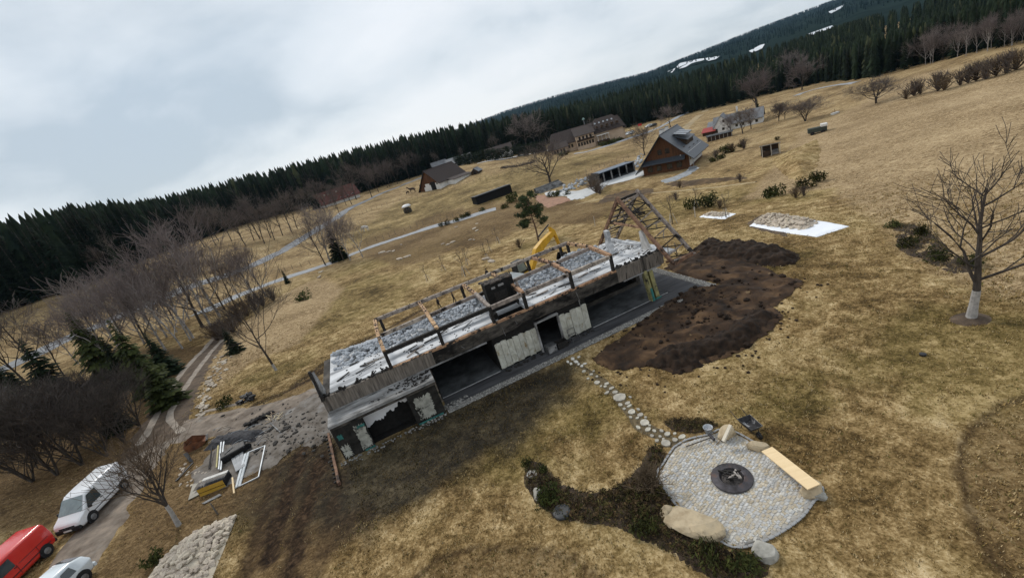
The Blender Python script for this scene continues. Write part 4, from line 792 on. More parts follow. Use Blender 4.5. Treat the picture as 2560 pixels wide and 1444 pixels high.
for k, (u_, v_, r_) in enumerate([(1420,905,.16),(1432,898,.2),(1440,905,.22),(1447,893,.14),(1428,910,.15),(1455,915,.16),(1462,910,.14),(1447,911,.12)]):
    g = gp(u_, v_, .05); tag(MB().rock((0, 0, 0), r_, seed=60 + k, sq=(1.3, .8, .35)).build('plaster_fragment', mat('white_plaster_chip', (.66, .64, .58), (.5, .48, .43), 4, .9), None, loc=g), 'white plaster fragment on the lawn below the gravel strip', 'debris', 'white plaster fragments at the start of the stepping path')

# stone piles on sheets
M_PST = mat('quarry_stone', (.54, .47, .38), (.36, .31, .255), 3, .9, .3, rnd=.22)
pst = [MB().rock((0, 0, 0), 1.0, seed=200 + k, sq=(1.15, .8, .55), rz=0, cuts=8).mesh('stone') for k in range(8)]
for m_ in pst: m_.materials.append(M_PST)
def pile(label, poly, hmax, n, rmin, rmax, sheet=None, sheet_poly=None, sheetm=None):
    P = gpoly(poly); c = P.mean(0); base = gz(*c); R_ = thing('stone_pile', label, 'stone pile', (c[0], c[1], base))
    if sheet_poly:
        Q = gpoly(sheet_poly); so = patch('ground_sheet', Q - 0, sheetm, .10, .2, .02); tag(so, sheet, 'sheet')
    pts = []
    while len(pts) < n:
        x, y = U(P[:, 0].min(), P[:, 0].max()), U(P[:, 1].min(), P[:, 1].max()); d = float(sdf(P, np.array([x]), np.array([y]))[0])
        if d > 0: pts.append((x, y, d))
    dm = max(p[2] for p in pts); pts.sort(key=lambda p: p[1])
    for i, (x, y, d) in enumerate(pts):
        r_ = U(rmin, rmax); z = gz(x, y) + hmax * min(1, d / dm * 1.3) * U(.75, 1.05) + .12
        o = link('stone', pst[i % 8], R_, (x - c[0], y - c[1], z - base), 0, r_); o.rotation_euler = (U(-.5, .5), U(-.5, .5), U(0, 6.3))
    core = patch('stone_core', P, M_PST, .05, .25, .1, lambda X, Y, S: np.clip(S / dm * 1.3, 0, 1) * hmax * .85, 3); core.parent = R_; core.location = (-c[0], -c[1], -base)
pile('beige stone pile on a beige sheet beside the tyre-tracked lawn', [(586,1294),(486,1336),(416,1396),(380,1450),(350,1500),(500,1500),(520,1440),(560,1356)], .5, 290, .16, .30, 'thin beige board edging under the near stone pile', [(593,1287),(480,1332),(405,1395),(350,1470),(330,1510),(515,1510),(532,1440),(568,1352)], mat('beige_sheet', (.50, .44, .35), (.4, .35, .27), 2))
M_TARP = mat('white_sheet', (.80, .83, .88), (.72, .75, .81), .7, .6, .05)
pile('beige stone pile on the white sheet on the right lawn', [(1882,561),(1905,547),(1930,541),(1990,546),(2048,556),(2035,568),(2010,578),(1960,573),(1915,567)], .65, 260, .13, .27, 'white sheet laid on the lawn under the right stone pile', [(1873,565),(1908,541),(1985,545),(2060,554),(2124,566),(2042,593),(1990,586),(1930,577)], M_TARP)
pile('small low stone pile on a white sheet near the staked sapling', [(1757,540),(1778,532),(1815,533),(1825,537),(1805,544),(1775,543)], .2, 110, .12, .22, 'small white sheet under the low far stone pile', [(1748,543),(1773,530),(1800,531),(1841,534),(1813,548),(1780,546)], M_TARP)
# ------------------------------------------------------------------ vehicles
M_GLASS = mat('car_glass', (.05, .065, .07), (.035, .045, .05), 2, .08, spec=.8); M_GLASSL = mat('windscreen', (.20, .26, .27), (.13, .17, .18), 1.2, .1, spec=.8)
M_PLASTIC = mat('black_bumper', (.02, .02, .022), None, 5, .6); M_TYRE = mat('car_tyre', (.018, .018, .019), None, 8, .85); M_RIM = mat('wheel_rim', (.30, .31, .32), (.15, .15, .16), 4, .4, 0, .6); M_PLATE = mat('number_plate', (.75, .75, .72), None, 4, .5); M_LAMP = mat('lamp_lens', (.7, .72, .75), None, 4, .15, spec=.8); M_TAIL = mat('tail_lens', (.35, .02, .02), None, 4, .2)
def coat(m):
    b = m.node_tree.nodes['Principled BSDF']; b.inputs['Coat Weight'].default_value = .6; b.inputs['Coat Roughness'].default_value = .06; return m
def vehicle(name, label, cat_, pf, pr, paint, kind, L_=4.5, W_=1.8, Hh=1.95):
    """pf / pr: ground points under the front and rear bumper; x points forward"""
    c = (pf + pr) / 2; d = pf - pr; V_ = thing(name, label, cat_, (c[0], c[1], gz(c[0], c[1]) + .06), math.atan2(d[1], d[0])); h = L_ / 2
    if kind == 'van':
        S = [(-h, .42, 1.0, Hh - .12, .80, .86, .70), (-h + .12, .30, 1.0, Hh - .02, .86, .89, .76), (-.2, .27, 1.0, Hh, .88, .90, .78), (.62, .27, 1.0, Hh - .03, .88, .90, .76), (.86, .27, 1.0, Hh - .14, .88, .90, .72), (1.62, .27, .98, 1.08, .88, .89, .82), (h - .20, .29, .84, .90, .85, .87, .78), (h - .05, .34, .70, .76, .79, .82, .74), (h, .40, .58, .64, .70, .74, .66)]
    else:
        S = [(-h, .42, .85, .95, .70, .80, .62), (-h + .15, .28, .85, 1.20, .82, .86, .60), (-h + .7, .22, .85, 1.42, .86, .88, .62), (-.1, .20, .85, Hh, .87, .89, .62), (.35, .20, .85, Hh - .06, .87, .89, .60), (1.15, .20, .85, .95, .87, .88, .74), (h - .3, .22, .76, .82, .82, .85, .70), (h, .36, .56, .62, .66, .70, .58)]
    k = W_ / 1.8; n = 10; vs = []; fs = []
    for x, zb, zm, zt, wb, wm, wt in S:
        half = [(wb * .92, zb), (wb, zb + .12), (wm, zm), (wt * .5 + wm * .5 if zt - zm < .2 else wt + .02, zt - .07 if zt - zm > .2 else (zt + zm) / 2), (wt * .88, zt)]
        vs += [(x, y * k, z) for y, z in half] + [(x, -y * k, z) for y, z in half[::-1]]
    for i in range(len(S) - 1): o = n * i; fs += [(o + j, o + (j + 1) % n, o + n + (j + 1) % n, o + n + j) for j in range(n)]
    fs += [tuple(range(n))[::-1], tuple(range(n * (len(S) - 1), n * len(S)))]
    b = MB().add(vs, fs).build('body', paint, V_, True); 
    md = b.modifiers.new('bevel', 'BEVEL'); md.width = .07; md.segments = 3; md.limit_method = 'ANGLE'; md.angle_limit = math.radians(24)
    try: b.data.set_sharp_from_angle(angle=math.radians(60))
    except Exception: pass
    def quad(nm, P, m, off=.012):
        P = [Vector(p) for p in P]; nn = (P[1] - P[0]).cross(P[2] - P[0]).normalized() * off; return MB().add([p + nn for p in P], [tuple(range(len(P)))]).build(nm, m, V_)
    def lerp(a, b_, t): return Vector(a).lerp(Vector(b_), t)
    if kind == 'van':
        a, b_ = S[4], S[5]; pa, pb = lambda y: (a[0] + .04, y * a[6] * .92 * k, a[3] - .01), lambda y: (b_[0] - .02, y * b_[6] * .95 * k, b_[3] + .02)
        quad('windscreen', [pa(1), pa(-1), pb(-1), pb(1)], M_GLASSL, .02)
        for sd in (1, -1):
            P = [(.22, sd * .905 * k, 1.03), (1.36, sd * .90 * k, 1.03), (.92, sd * .80 * k, Hh - .26), (.22, sd * .83 * k, Hh - .22)]; quad('side_window', P if sd < 0 else P[::-1], M_GLASS, .03)
            MB().b2(1.2, 1.33, min(sd * .92, sd * 1.12) * k, max(sd * .92, sd * 1.12) * k, 1.0, 1.2).build('wing_mirror', M_PLASTIC, V_, bevel=.03); P = [(-h - .01, sd * .72 * k, .75), (-h - .01, sd * .83 * k, .75), (-h - .01, sd * .78 * k, 1.35), (-h - .01, sd * .68 * k, 1.35)]; quad('tail_light', P, M_TAIL)
            MB().beam((-h + .3, sd * .915 * k, 1.0), (.05, sd * .915 * k, 1.0), .012, .02).build('slide_rail', M_PLASTIC, V_); MB().b2(.18, .34, min(sd * .90, sd * .93) * k, max(sd * .90, sd * .93) * k, .92, .96).build('door_handle', M_PLASTIC, V_)
            quad('headlight', ([(h - .22, sd * .80 * k, .66), (h - .03, sd * .62 * k, .62), (h - .07, sd * .60 * k, .77), (h - .30, sd * .80 * k, .84)])[::(1 if sd < 0 else -1)], M_LAMP, .03)
    else:
        a, b_ = S[4], S[5]; quad('windscreen', [(a[0] + .1, .52 * k, a[3] - .04), (a[0] + .1, -.52 * k, a[3] - .04), (b_[0] - .06, -.66 * k, b_[3] + .03), (b_[0] - .06, .66 * k, b_[3] + .03)], M_GLASSL, .03)
        a, b_ = S[1], S[2]; quad('rear_window', [(-h + .18, .5 * k, 1.18), (-h + .18, -.5 * k, 1.18), (-h + .66, -.52 * k, 1.40), (-h + .66, .52 * k, 1.40)], M_GLASS, .035)
        for sd in (1, -1):
            for x0, x1 in ((-1.15, -.35), (-.25, .75)):
                P = [(x0, sd * .885 * k, .92), (x1, sd * .885 * k, .92), (x1 - .28, sd * .72 * k, 1.30), (x0 + .08, sd * .72 * k, 1.32)]; quad('side_window', P if sd < 0 else P[::-1], M_GLASS, .035)
            quad('tail_light', [(-h + .02, sd * .60 * k, .80), (-h + .08, sd * .80 * k, .80), (-h + .18, sd * .74 * k, 1.02), (-h + .12, sd * .56 * k, 1.02)], M_TAIL, .03); MB().b2(.85, .98, min(sd * .88, sd * 1.05) * k, max(sd * .88, sd * 1.05) * k, .92, 1.05).build('wing_mirror', M_PLASTIC, V_, bevel=.02)
    if kind == 'van':
        for sd in (1, -1):
            for x in (.18, 1.40, -1.05): MB().beam((x, sd * .912 * k, .42), (x, sd * .905 * k, 1.02), .016, .008).build('door_seam', M_PLASTIC, V_)
            MB().beam((-h + .35, sd * .907 * k, .62), (h - .55, sd * .905 * k, .58), .012, .05).build('rub_strip', M_PLASTIC, V_)
        MB().beam((.95, 0, Hh - .02), (.75, 0, Hh + .22), .012, .012).build('aerial', M_PLASTIC, V_)
    MB().b2(h - .14, h + .06, -.80 * k, .80 * k, .24, .54).build('front_bumper', M_PLASTIC, V_, bevel=.05); MB().b2(-h - .06, -h + .1, -.82 * k, .82 * k, .28, .52).build('rear_bumper', M_PLASTIC if kind == 'van' else paint, V_, bevel=.05)
    MB().b2(h + .06, h + .075, -.26, .26, .34, .45).build('number_plate', M_PLATE, V_); MB().b2(-h - .075, -h - .06, -.26, .26, .36, .47).build('number_plate', M_PLATE, V_)
    MB().b2(h - .06, h + .012, -.5 * k, .5 * k, .55, .64).build('grille', M_PLASTIC, V_)
    wx = (h - .85, -h + .8)
    for x in wx:
        for sd in (1, -1):
            y = sd * .80 * k; MB().tube((x, y - sd * .06, .34), (x, y + sd * .10, .34), .40, .40, 22).build('wheel_arch', M_PLASTIC, V_)
            w_ = MB().tube((x, y - sd * .08, .31), (x, y + sd * .125, .31), .315, .315, 24).build('wheel', M_TYRE, V_, bevel=.03); MB().lathe((0, 0, 0), [(.20, 0), (.19, .02), (.06, .03)], 16).build('rim', M_RIM, w_).matrix_local = Matrix.Translation((x, y + sd * .125, .31)) @ Matrix.Rotation(-sd * math.pi / 2, 4, 'X')
    return V_
M_VWHITE = mat('white_van_paint', (.74, .75, .77), (.70, .71, .73), .8, .3, spec=.5); M_VRED = mat('red_van_paint', (.62, .025, .018), (.55, .02, .015), .8, .25, spec=.6); M_VPALE = mat('pale_blue_white_paint', (.68, .74, .78), (.64, .70, .74), .8, .25, spec=.6)
for m_ in (M_VWHITE, M_VRED, M_VPALE): coat(m_)
vehicle('white_van', 'white panel van with black bumper parked on the gravel drive', 'van', gp(196, 1322), gp(296, 1222), M_VWHITE, 'van', 4.5, 1.85, 1.98)
vehicle('red_van', 'glossy red panel van parked in front of the white van, cut by the frame', 'van', gp(-20, 1508), gp(94, 1396), M_VRED, 'van', 4.3, 1.85, 1.85)
vehicle('white_car', 'small pale white car at the bottom edge, mostly out of frame', 'car', gp(60, 1590), gp(196, 1452), M_VPALE, 'car', 4.0, 1.75, 1.48)
# ------------------------------------------------------------------ salvage heap on the yard
def on(u_, v_, z=.1): return gp(u_, v_, z)
def plate(name, label, pts, m, z=.15, th=.04, cat_='panel', zs=None):
    q = [gp(u_, v_, (zs[i] if zs else z)) for i, (u_, v_) in enumerate(pts)]; c = sum(q) / len(q); a = [p - c for p in q]
    ar = sum(a[i][0] * a[(i + 1) % len(a)][1] - a[(i + 1) % len(a)][0] * a[i][1] for i in range(len(a))); a = a if ar > 0 else a[::-1]
    return tag(MB().slab([tuple(p) for p in a], th).build(name, m, None, loc=c), label, cat_)
def stick(name, label, a, b_, w_, h_, m, cat_='batten', z0=.15, z1=.15, group=None):
    p0, p1 = gp(*a, z0), gp(*b_, z1); return tag(MB().beam((0, 0, 0), p1 - p0, w_, h_, rag=.05, seg=3).build(name, m, None, loc=p0), label, cat_, group)
M_DKB = mat('burnt_black_plastic', (.02, .02, .023), (.006, .006, .007), 4, .5, .4); M_GALV = mat('galvanised', (.42, .45, .48), (.28, .3, .32), 2, .5, 0, .5)
Z4 = lambda x, y: (440 + x / 6.017, 1020 + y / 6.017)
# excavator bucket
g = on(*Z4(330, 560), .02); t_ = thing('digger_bucket', 'rusty brown digger bucket lying at the end of the salvage heap', 'bucket', g, .5); M_RB = mat('rusty_steel', (.19, .075, .032), (.07, .03, .018), 3, .75, .3)
pr = [(-.75, .55), (-.7, .1), (-.4, 0), (.2, .02), (.7, .25)]; mb = MB()
for (x0, z0), (x1, z1) in zip(pr[:-1], pr[1:]): mb.add([(x0, -.6, z0), (x1, -.6, z1), (x1, .6, z1), (x0, .6, z0), (x0, -.6, z0 - .05), (x1, -.6, z1 - .05), (x1, .6, z1 - .05), (x0, .6, z0 - .05)], [(0, 1, 2, 3), (7, 6, 5, 4), (0, 4, 5, 1), (2, 6, 7, 3)])
mb.build('shell', M_RB, t_)
for y in (-.6, .6): MB().add([(p[0], y, p[1]) for p in pr] + [(-.1, y, .75)] + [(p[0], y + .03, p[1]) for p in pr] + [(-.1, y + .03, .75)], [(0, 1, 2, 3, 4, 5), (11, 10, 9, 8, 7, 6)]).build('side_plate', M_RB, t_)
for k in range(5): MB().box((.78, -.5 + .25 * k, .28), (.18, .08, .06)).build('tooth', M_STEEL, t_)
stack = patch('charred_heap', gpoly([Z4(430,640),Z4(520,520),Z4(700,420),Z4(960,330),Z4(1250,320),Z4(1390,350),Z4(1250,440),Z4(1230,520),Z4(1000,540),Z4(750,580),Z4(560,620)]), mat('charred_netting', (.07, .07, .078), (.02, .02, .022), 3, .9, .8, stretch=(1, 4, 1), detail=10), .04, .1, .2, lambda X, Y, S: smooth(0, .6, S) * .35 * (.4 + fbm(X * 1.5, Y * 1.5, 3)) + (fbm(X * 5, Y * 5, 4) - .5) * .15, 9); tag(stack, 'flat heap of charred grey netting and wire on the yard', 'debris heap')
for k in range(34):
    a = on(*Z4(U(480, 1300), U(330, 600)), .25); l_ = U(.4, 1.2); b_ = U(-.3, .9); mb = MB().path([(0, 0, 0), (l_ * .5 * math.cos(b_), l_ * .5 * math.sin(b_), U(.05, .2)), (l_ * math.cos(b_), l_ * math.sin(b_), 0)], .018, 4); tag(mb.build('bent_wire', M_DKB if k % 3 else M_GALV, None, loc=a), 'bent wire sticking out of the charred netting heap', 'wire', 'wires in the charred netting heap')
lg = MB(); [lg.rock((k * .28, U(-.05, .05), .26 + U(-.03, .05)), U(.26, .36), sq=(1.2, .9, .8)) for k in range(8)]; tag(lg.build('burnt_roll', M_CHAR, None, loc=on(*Z4(1080, 290), .0), rz=.45), 'burnt dark roll lying behind the netting heap', 'debris')
for k in range(14): a = on(*Z4(U(1400, 1600), U(120, 240)), .1 + U(0, .3)); l_ = U(.3, .7); b_ = U(0, 3.1); tag(MB().beam((0, 0, 0), (l_ * math.cos(b_), l_ * math.sin(b_), U(-.1, .2)), .06, .05).build('splintered_lath', mat('splinter_wood', (.50, .42, .30), (.2, .15, .1), 4, .9, rnd=.4), None, loc=a), 'splintered lath in the tangle at the far end of the heap', 'lath', 'splintered laths at the far end of the salvage heap')
stick('charred_lath', 'white lath lying out from the splinter tangle', Z4(1430, 240), Z4(1580, 380), .07, .05, M_LEDGE, 'lath')
t_ = thing('black_casing', 'big burnt black plastic casing on top of the salvage heap', 'casing', on(*Z4(920, 700), .1), .55); MB().b2(-.9, .75, -.5, .5, 0, .5).build('body', M_DKB, t_, bevel=.08); MB().b2(-.5, .5, -.56, -.48, .15, .4).build('panel', M_BLACK, t_); MB().beam((-.6, -.2, .52), (.0, .25, .56), .05, .04).build('strip', M_LEDGE, t_); MB().tube((.85, -.3, .2), (.85, -.2, .2), .24, .24, 16).build('wheel', M_TYRE, t_)
for k, (a, b_, c_, lab) in enumerate(((Z4(680,630), Z4(632,920), mat('yellow_batten', (.50, .44, .22), None, 3), 'pale yellow batten leaning on the heap'), (Z4(725,575), Z4(665,950), M_GALV, 'silver pipe lying beside the yellow batten'), (Z4(765,570), Z4(695,960), M_GALV, 'silver pipe lying next to the black casing'), (Z4(590,630), Z4(520,940), M_CHAR, 'thin dark bar left of the yellow batten'), (Z4(900,1120), Z4(898,1310), M_PINE, 'short pale batten sticking out of the near side of the heap'))): stick('batten', lab, a, b_, .09, .07, c_, z0=.45, z1=.2)
for k in range(3): plate('roof_panel', ('left', 'middle', 'right')[k] + ' of three grey ribbed panels leaning in the heap', [Z4(855 + 60 * k, 800 - 40 * k), Z4(912 + 60 * k, 770 - 40 * k), Z4(975 + 45 * k, 960 - 30 * k), Z4(925 + 45 * k, 990 - 30 * k)], mat('grey_panel', (.34, .35, .37), (.22, .23, .24), 2, .6), .25, .04)
# window frame leaning in front
fc = [gp(*Z4(*p), z) for p, z in (((960, 1180), .06), ((1120, 710), .3), ((1370, 610), .3), ((1250, 1040), .06))]
t_ = thing('window_frame', 'large empty grey window frame lying on the yard edge', 'window frame', fc[0])
for i, w_ in ((0, .16), (1, .07), (2, .07), (3, .07)): MB().beam(fc[i] - fc[0], fc[(i + 1) % 4] - fc[0], w_, .07).build('frame_bar', M_GALV if i else mat('frame_light', (.55, .58, .6), None, 3), t_)
d = fc[1] - fc[0]; nn = np.array([d[1], -d[0], 0]); nn = nn / np.linalg.norm(nn) * -.2; MB().beam(nn, d + nn, .14, .06).build('sash_bar', mat('frame_light2', (.62, .65, .67), None, 3), t_)
plate('sheet', 'beige board sheet at the near left of the salvage heap', [Z4(190,1385), Z4(255,1155), Z4(450,1060), Z4(520,1150), Z4(380,1290)], mat('osb_grey', (.38, .35, .30), (.28, .26, .22), 2, .9), .06, .03, 'board')
t_ = thing('yellow_crate', 'white-topped box with a yellow front at the near side of the heap', 'box', gp(*Z4(600, 1270), .0)); q = [gp(*Z4(*p), .0) - gp(*Z4(600, 1270), .0) for p in ((370, 1330), (760, 1180), (850, 1020), (480, 1150))]; hgt = np.array([0, 0, .55])
M_YELF = mat('yellow_panel', (.50, .31, .045), (.42, .25, .035), 1.5, .7); a_, b_, c_, d_ = q
MB().add([a_, b_, b_ + hgt, a_ + hgt], [(0, 1, 2, 3)]).add([a_ * .97 + [0, .06, 0], b_ * .97 + [0, .06, 0], b_ * .97 + hgt + [0, .06, 0], a_ * .97 + hgt + [0, .06, 0]], [(3, 2, 1, 0)]).build('front_panel', M_YELF, t_); MB().slab([tuple(p + hgt * 1.05) for p in (d_ * .75 + a_ * .25, c_ * .75 + b_ * .25, c_, d_)], .08).build('top', mat('white_edge', (.66, .65, .62), (.5, .48, .45), 4), t_); MB().slab([tuple(p + hgt * .5) for p in q], .05).build('shelf', M_DKB, t_); MB().add([b_, c_, c_ + hgt, b_ + hgt], [(0, 1, 2, 3)]).build('side_panel', M_DKB, t_); MB().rock((a_[0] + .1, a_[1] + .2, .5), .22).build('char_lump', M_DKB, t_)
plate('white_strip_board', 'white strip of board lying under the yellow-fronted box', [Z4(390,1435), Z4(660,1290), Z4(690,1310), Z4(430,1440)], M_LEDGE, .05, .03, 'board')
plate('black_sheet', 'bent black sheet lying left of the salvage heap', [Z4(140,740), Z4(210,720), Z4(285,830), Z4(220,830)], M_DKB, 0, .03, 'sheet', (.35, .4, .2, .15)); stick('black_rail', 'long black rail running down from the bent sheet', Z4(270, 840), Z4(10, 1110), .14, .06, M_DKB, 'rail', .15, .1)
for k in range(26): p = Z4(U(30, 480), U(840, 1180)); tag(MB().rock((0, 0, 0), U(.06, .16), seed=400 + k).build('field_stone', M_PST, None, loc=on(*p, .03)), 'small pale stone left of the salvage heap', 'stone', 'small stones left of the salvage heap')
hp_ = gp(620, 1000); t_ = thing('scrap_bundle', 'charred black scrap bundle on the grass beside the drive', 'scrap', hp_)
mb = MB(); [mb.rock((U(-.7, .7), U(-.4, .5), U(.1, .5)), U(.2, .4), sq=(1.2, .8, .6)) for _ in range(14)]; mb.build('heap', M_DKB, t_)
for k in range(6): MB().beam((U(-1, 0), U(-.8, -.3), .1), (U(-.2, .9), U(-.2, .7), U(.2, .7)), .07, .05).build('bent_strip', M_LEDGE if k % 2 else M_CHAR, t_)
# stones along the drive and on the meadow
sv = 0
for (u0, v0, u1, v1, n_, lab, grp) in ((490, 1030, 500, 985, 22, 'pale stone in the rough border beside the drive', 'stones bordering the drive'), (500, 985, 530, 930, 26, 'pale stone in the rough border beside the drive', 'stones bordering the drive'), (540, 925, 572, 885, 20, 'pale stone in the rough border beside the drive', 'stones bordering the drive')):
    for k in range(n_):
        f = U(0, 1); p = (u0 + (u1 - u0) * f + RN.gauss(8, 9), v0 + (v1 - v0) * f + RN.gauss(0, 8)); tag(link('border_stone', pst[k % 8], None, gp(*p, .06), U(0, 6), U(.13, .34)), lab, 'stone', grp)
for k, (u_, v_, r_) in enumerate([(955,632,.8),(972,630,.6),(984,628,.5),(998,648,.8),(1018,642,.7),(803,680,.6),(797,694,.5),(800,690,.3),(1003,612,.35),(1215,648,.7),(1230,654,.8),(1186,572,.6),(1192,577,.5),(1140,568,.5),(1108,610,.4),(1132,606,.6),(1120,612,.5),(1176,600,.4),(1185,600,.35),(1192,560,.4)]):
    tag(link('meadow_stone', pst[k % 8], None, gp(u_, v_, .1), U(0, 6), (r_ * 1.3, r_, r_ * .8)), 'pale rock lying on the grass slope behind the burnt house', 'rock', 'rocks on the slope behind the house')
# ------------------------------------------------------------------ vegetation
M_BARK = mat('dark_bark', (.075, .062, .052), (.030, .025, .022), 3, .95, .5, stretch=(1, 1, .3)); M_TWIG = mat('bare_twigs', (.145, .118, .102), (.085, .068, .06), 1.5, .95, rnd=.2)
M_TWIGP = mat('purple_birch_twigs', (.195, .160, .150), (.115, .093, .088), .8, .95, rnd=.25); M_BIRCH = mat('birch_bark', (.46, .44, .42), (.14, .12, .11), 2.5, .9, .2, stretch=(1, 1, .5)); M_TWIGB = mat('brown_twigs', (.13, .092, .060), (.075, .052, .035), 1.2, .95, rnd=.2)
M_TWIGD = mat('dark_thicket_twigs', (.078, .064, .055), (.035, .029, .025), 1.5, .95, rnd=.2)
M_LIME = mat('limewashed_bark', (.40, .385, .37), (.25, .24, .23), 4, .95, .3)
M_SPRUCE = mat('spruce_needles', (.018, .027, .011), (.006, .010, .005), .9, .9, rnd=.35, c3=(.011, .018, .008), spec=.15); M_PINEN = mat('pine_needles', (.060, .075, .030), (.020, .030, .012), 1.4, .9, spec=.15, rnd=.2); M_SHRUB = mat('evergreen_shrub', (.062, .068, .018), (.014, .018, .006), 2.5, .9, spec=.15, rnd=.3)
M_PBARK = mat('pine_bark', (.19, .115, .075), (.075, .05, .038), 3, .95, .4)
def branch(mb, tw, p, d, L_, r_, lvl, maxl, rr, up=.25, kids=(3, 5), seg=4, spread=(.5, .95), shrink=(.5, .72), thin=.005, wob=.22):
    P = [Vector(p)]; D = Vector(d).normalized(); R_ = [r_]
    for k in range(seg):
        D = (D + Vector((rr.gauss(0, wob), rr.gauss(0, wob), rr.gauss(0, wob * .6) + up * .25))).normalized(); P.append(P[-1] + D * (L_ / seg)); R_.append(max(thin, r_ * (1 - .62 * (k + 1) / seg)))
    (mb if lvl < 2 else tw).path(P, R_, 6 if lvl == 0 else (4 if lvl < 2 else 3))
    if lvl >= maxl: return
    for i in range(rr.randint(*kids)):
        f = rr.uniform(.25, 1.0) if lvl else rr.uniform(.45, 1.0); k = min(int(f * seg), seg - 1); q = P[k].lerp(P[k + 1], f * seg - k); ax = (P[k + 1] - P[k]).normalized()
        a = rr.uniform(0, 2 * math.pi); s = rr.uniform(*spread); u = ax.orthogonal().normalized(); w = ax.cross(u)
        nd = ax * math.cos(s) + (u * math.cos(a) + w * math.sin(a)) * math.sin(s)
        branch(mb, tw, q, nd, L_ * rr.uniform(*shrink), max(thin, R_[k] * rr.uniform(.5, .7)), lvl + 1, maxl, rr, up, kids, max(2, seg - 1), spread, shrink, thin, wob)
def bare_meshes(h, seed, trunk=.35, limbs=7, levels=3, lspread=(.5, 1.0), r0=None, up=.35, kids=(3, 5), thin=.006, stems=1, lean=(0, 0), tm=None, wm=None, lfrac=.55, wob=.2, lime=0.0):
    rr = random.Random(seed); mb, tw, lm = MB(), MB(), MB(); r0 = r0 or h * .022
    for s_ in range(stems):
        a0 = 6.283 * s_ / stems + rr.uniform(-.3, .3); tilt = .0 if stems == 1 else rr.uniform(.2, .5); d = Vector((math.cos(a0) * tilt + lean[0], math.sin(a0) * tilt + lean[1], 1)).normalized(); n = 8; P = [Vector((0, 0, -.1))]; R_ = [r0 * 1.25]; D = d
        for k in range(n): D = (D + Vector((rr.gauss(0, .05), rr.gauss(0, .05), .04))).normalized(); P.append(P[-1] + D * (h * .8 / n)); R_.append(r0 * (1 - .85 * (k + 1) / n) + .012)
        if lime:
            ft = lime / (h * .8); q = P[0].lerp(P[-1], 0); nl = max(1, int(round(ft * n))); lm.path([p for p in P[:nl + 1]], [x * 1.06 for x in R_[:nl + 1]], 10); mb.path(P[nl:], R_[nl:], 8)
        else: mb.path(P, R_, 7)
        for i in range(limbs):
            f = trunk + (1 - trunk) * (i + rr.random()) / limbs; k = min(int(f * n), n - 1); q = P[k].lerp(P[k + 1], f * n - k); a = i * 2.4 + rr.uniform(-.5, .5); s = rr.uniform(*lspread)
            branch(mb, tw, q, Vector((math.cos(a) * math.sin(s), math.sin(a) * math.sin(s), math.cos(s))), h * lfrac * (1.15 - .75 * (f - trunk) / (1 - trunk + 1e-6)) * rr.uniform(.75, 1.1), R_[k] * rr.uniform(.4, .62), 1, levels, rr, up, kids, 4, (.4, .9), (.5, .75), thin, wob)
    a = mb.mesh('trunk'); a.materials.append(tm or M_BARK); b = tw.mesh('crown'); b.materials.append(wm or M_TWIG); out_ = [('trunk', a), ('crown', b)]
    if lime: c = lm.mesh('limewash'); c.materials.append(M_LIME); out_.append(('limewash', c))
    return out_
def plant_tree(name, parts, loc, rz, sc, label, cat_='tree', group=None, lean=None):
    t = thing(name, label, cat_, loc, rz, group); t.scale = (sc,) * 3 if isinstance(sc, (int, float)) else sc
    if lean: t.rotation_euler = (lean[0], lean[1], rz)
    for n_, me in parts: link(n_, me, t)
    return t
def px_h(u_, v_, hpx): g = gp(u_, v_); dep = (g - np.array([0, 0, CAMH])) @ _F; return g, hpx * dep / FPX
# needle foliage -------------------------------------------------
def spruce_meshes(h, r_, seed, whorls=34, per=7, m=None, base=.06, dens=4, fine=1.0, pw=.85):
    rr = random.Random(seed); tr = MB().path([(0, 0, -.2), (0, 0, h * .5), (0, 0, h)], [h * .016, h * .010, .01], 6); V, Fc = [], []
    for w in range(whorls):
        f = base + (1 - base) * (w + rr.random() * .6) / whorls; z = h * f; R_ = r_ * (1 - f) ** pw * rr.uniform(.62, 1.18) + .05 * r_
        for k in range(per if f < .8 else per - 2):
            a = rr.uniform(0, 6.283); L_ = R_ * rr.uniform(.7, 1.1); c, s = math.cos(a), math.sin(a); dr = -.28 * L_ - .05
            for q in range(dens):
                t0 = q / dens * .75 + .05; t1 = min(1, t0 + rr.uniform(.35, .5)); wd = fine * L_ * rr.uniform(.10, .2) * (1.2 - .5 * t0); off = rr.uniform(-.16, .16) * L_
                p0 = (c * L_ * t0 - s * off * t0, s * L_ * t0 + c * off * t0, z + dr * t0 ** 1.3 + .06 * L_ * math.sin(t0 * 3)); p1 = (c * L_ * t1 - s * off, s * L_ * t1 + c * off, z + dr * t1 ** 1.3 - rr.uniform(0, .12) * L_)
                m_ = ((p0[0] + p1[0]) / 2, (p0[1] + p1[1]) / 2, (p0[2] + p1[2]) / 2 + rr.uniform(-.1, .02) * L_); o = len(V)
                V += [p0, (m_[0] - s * wd, m_[1] + c * wd, m_[2] - wd * rr.uniform(.1, .9)), p1, (m_[0] + s * wd, m_[1] - c * wd, m_[2] - wd * rr.uniform(.1, .9))]; Fc += [(o, o + 1, o + 2), (o, o + 2, o + 3)]
    a = tr.mesh('trunk'); a.materials.append(M_BARK); return [('trunk', a), ('crown', np_mesh('crown', V, Fc, m or M_SPRUCE))]
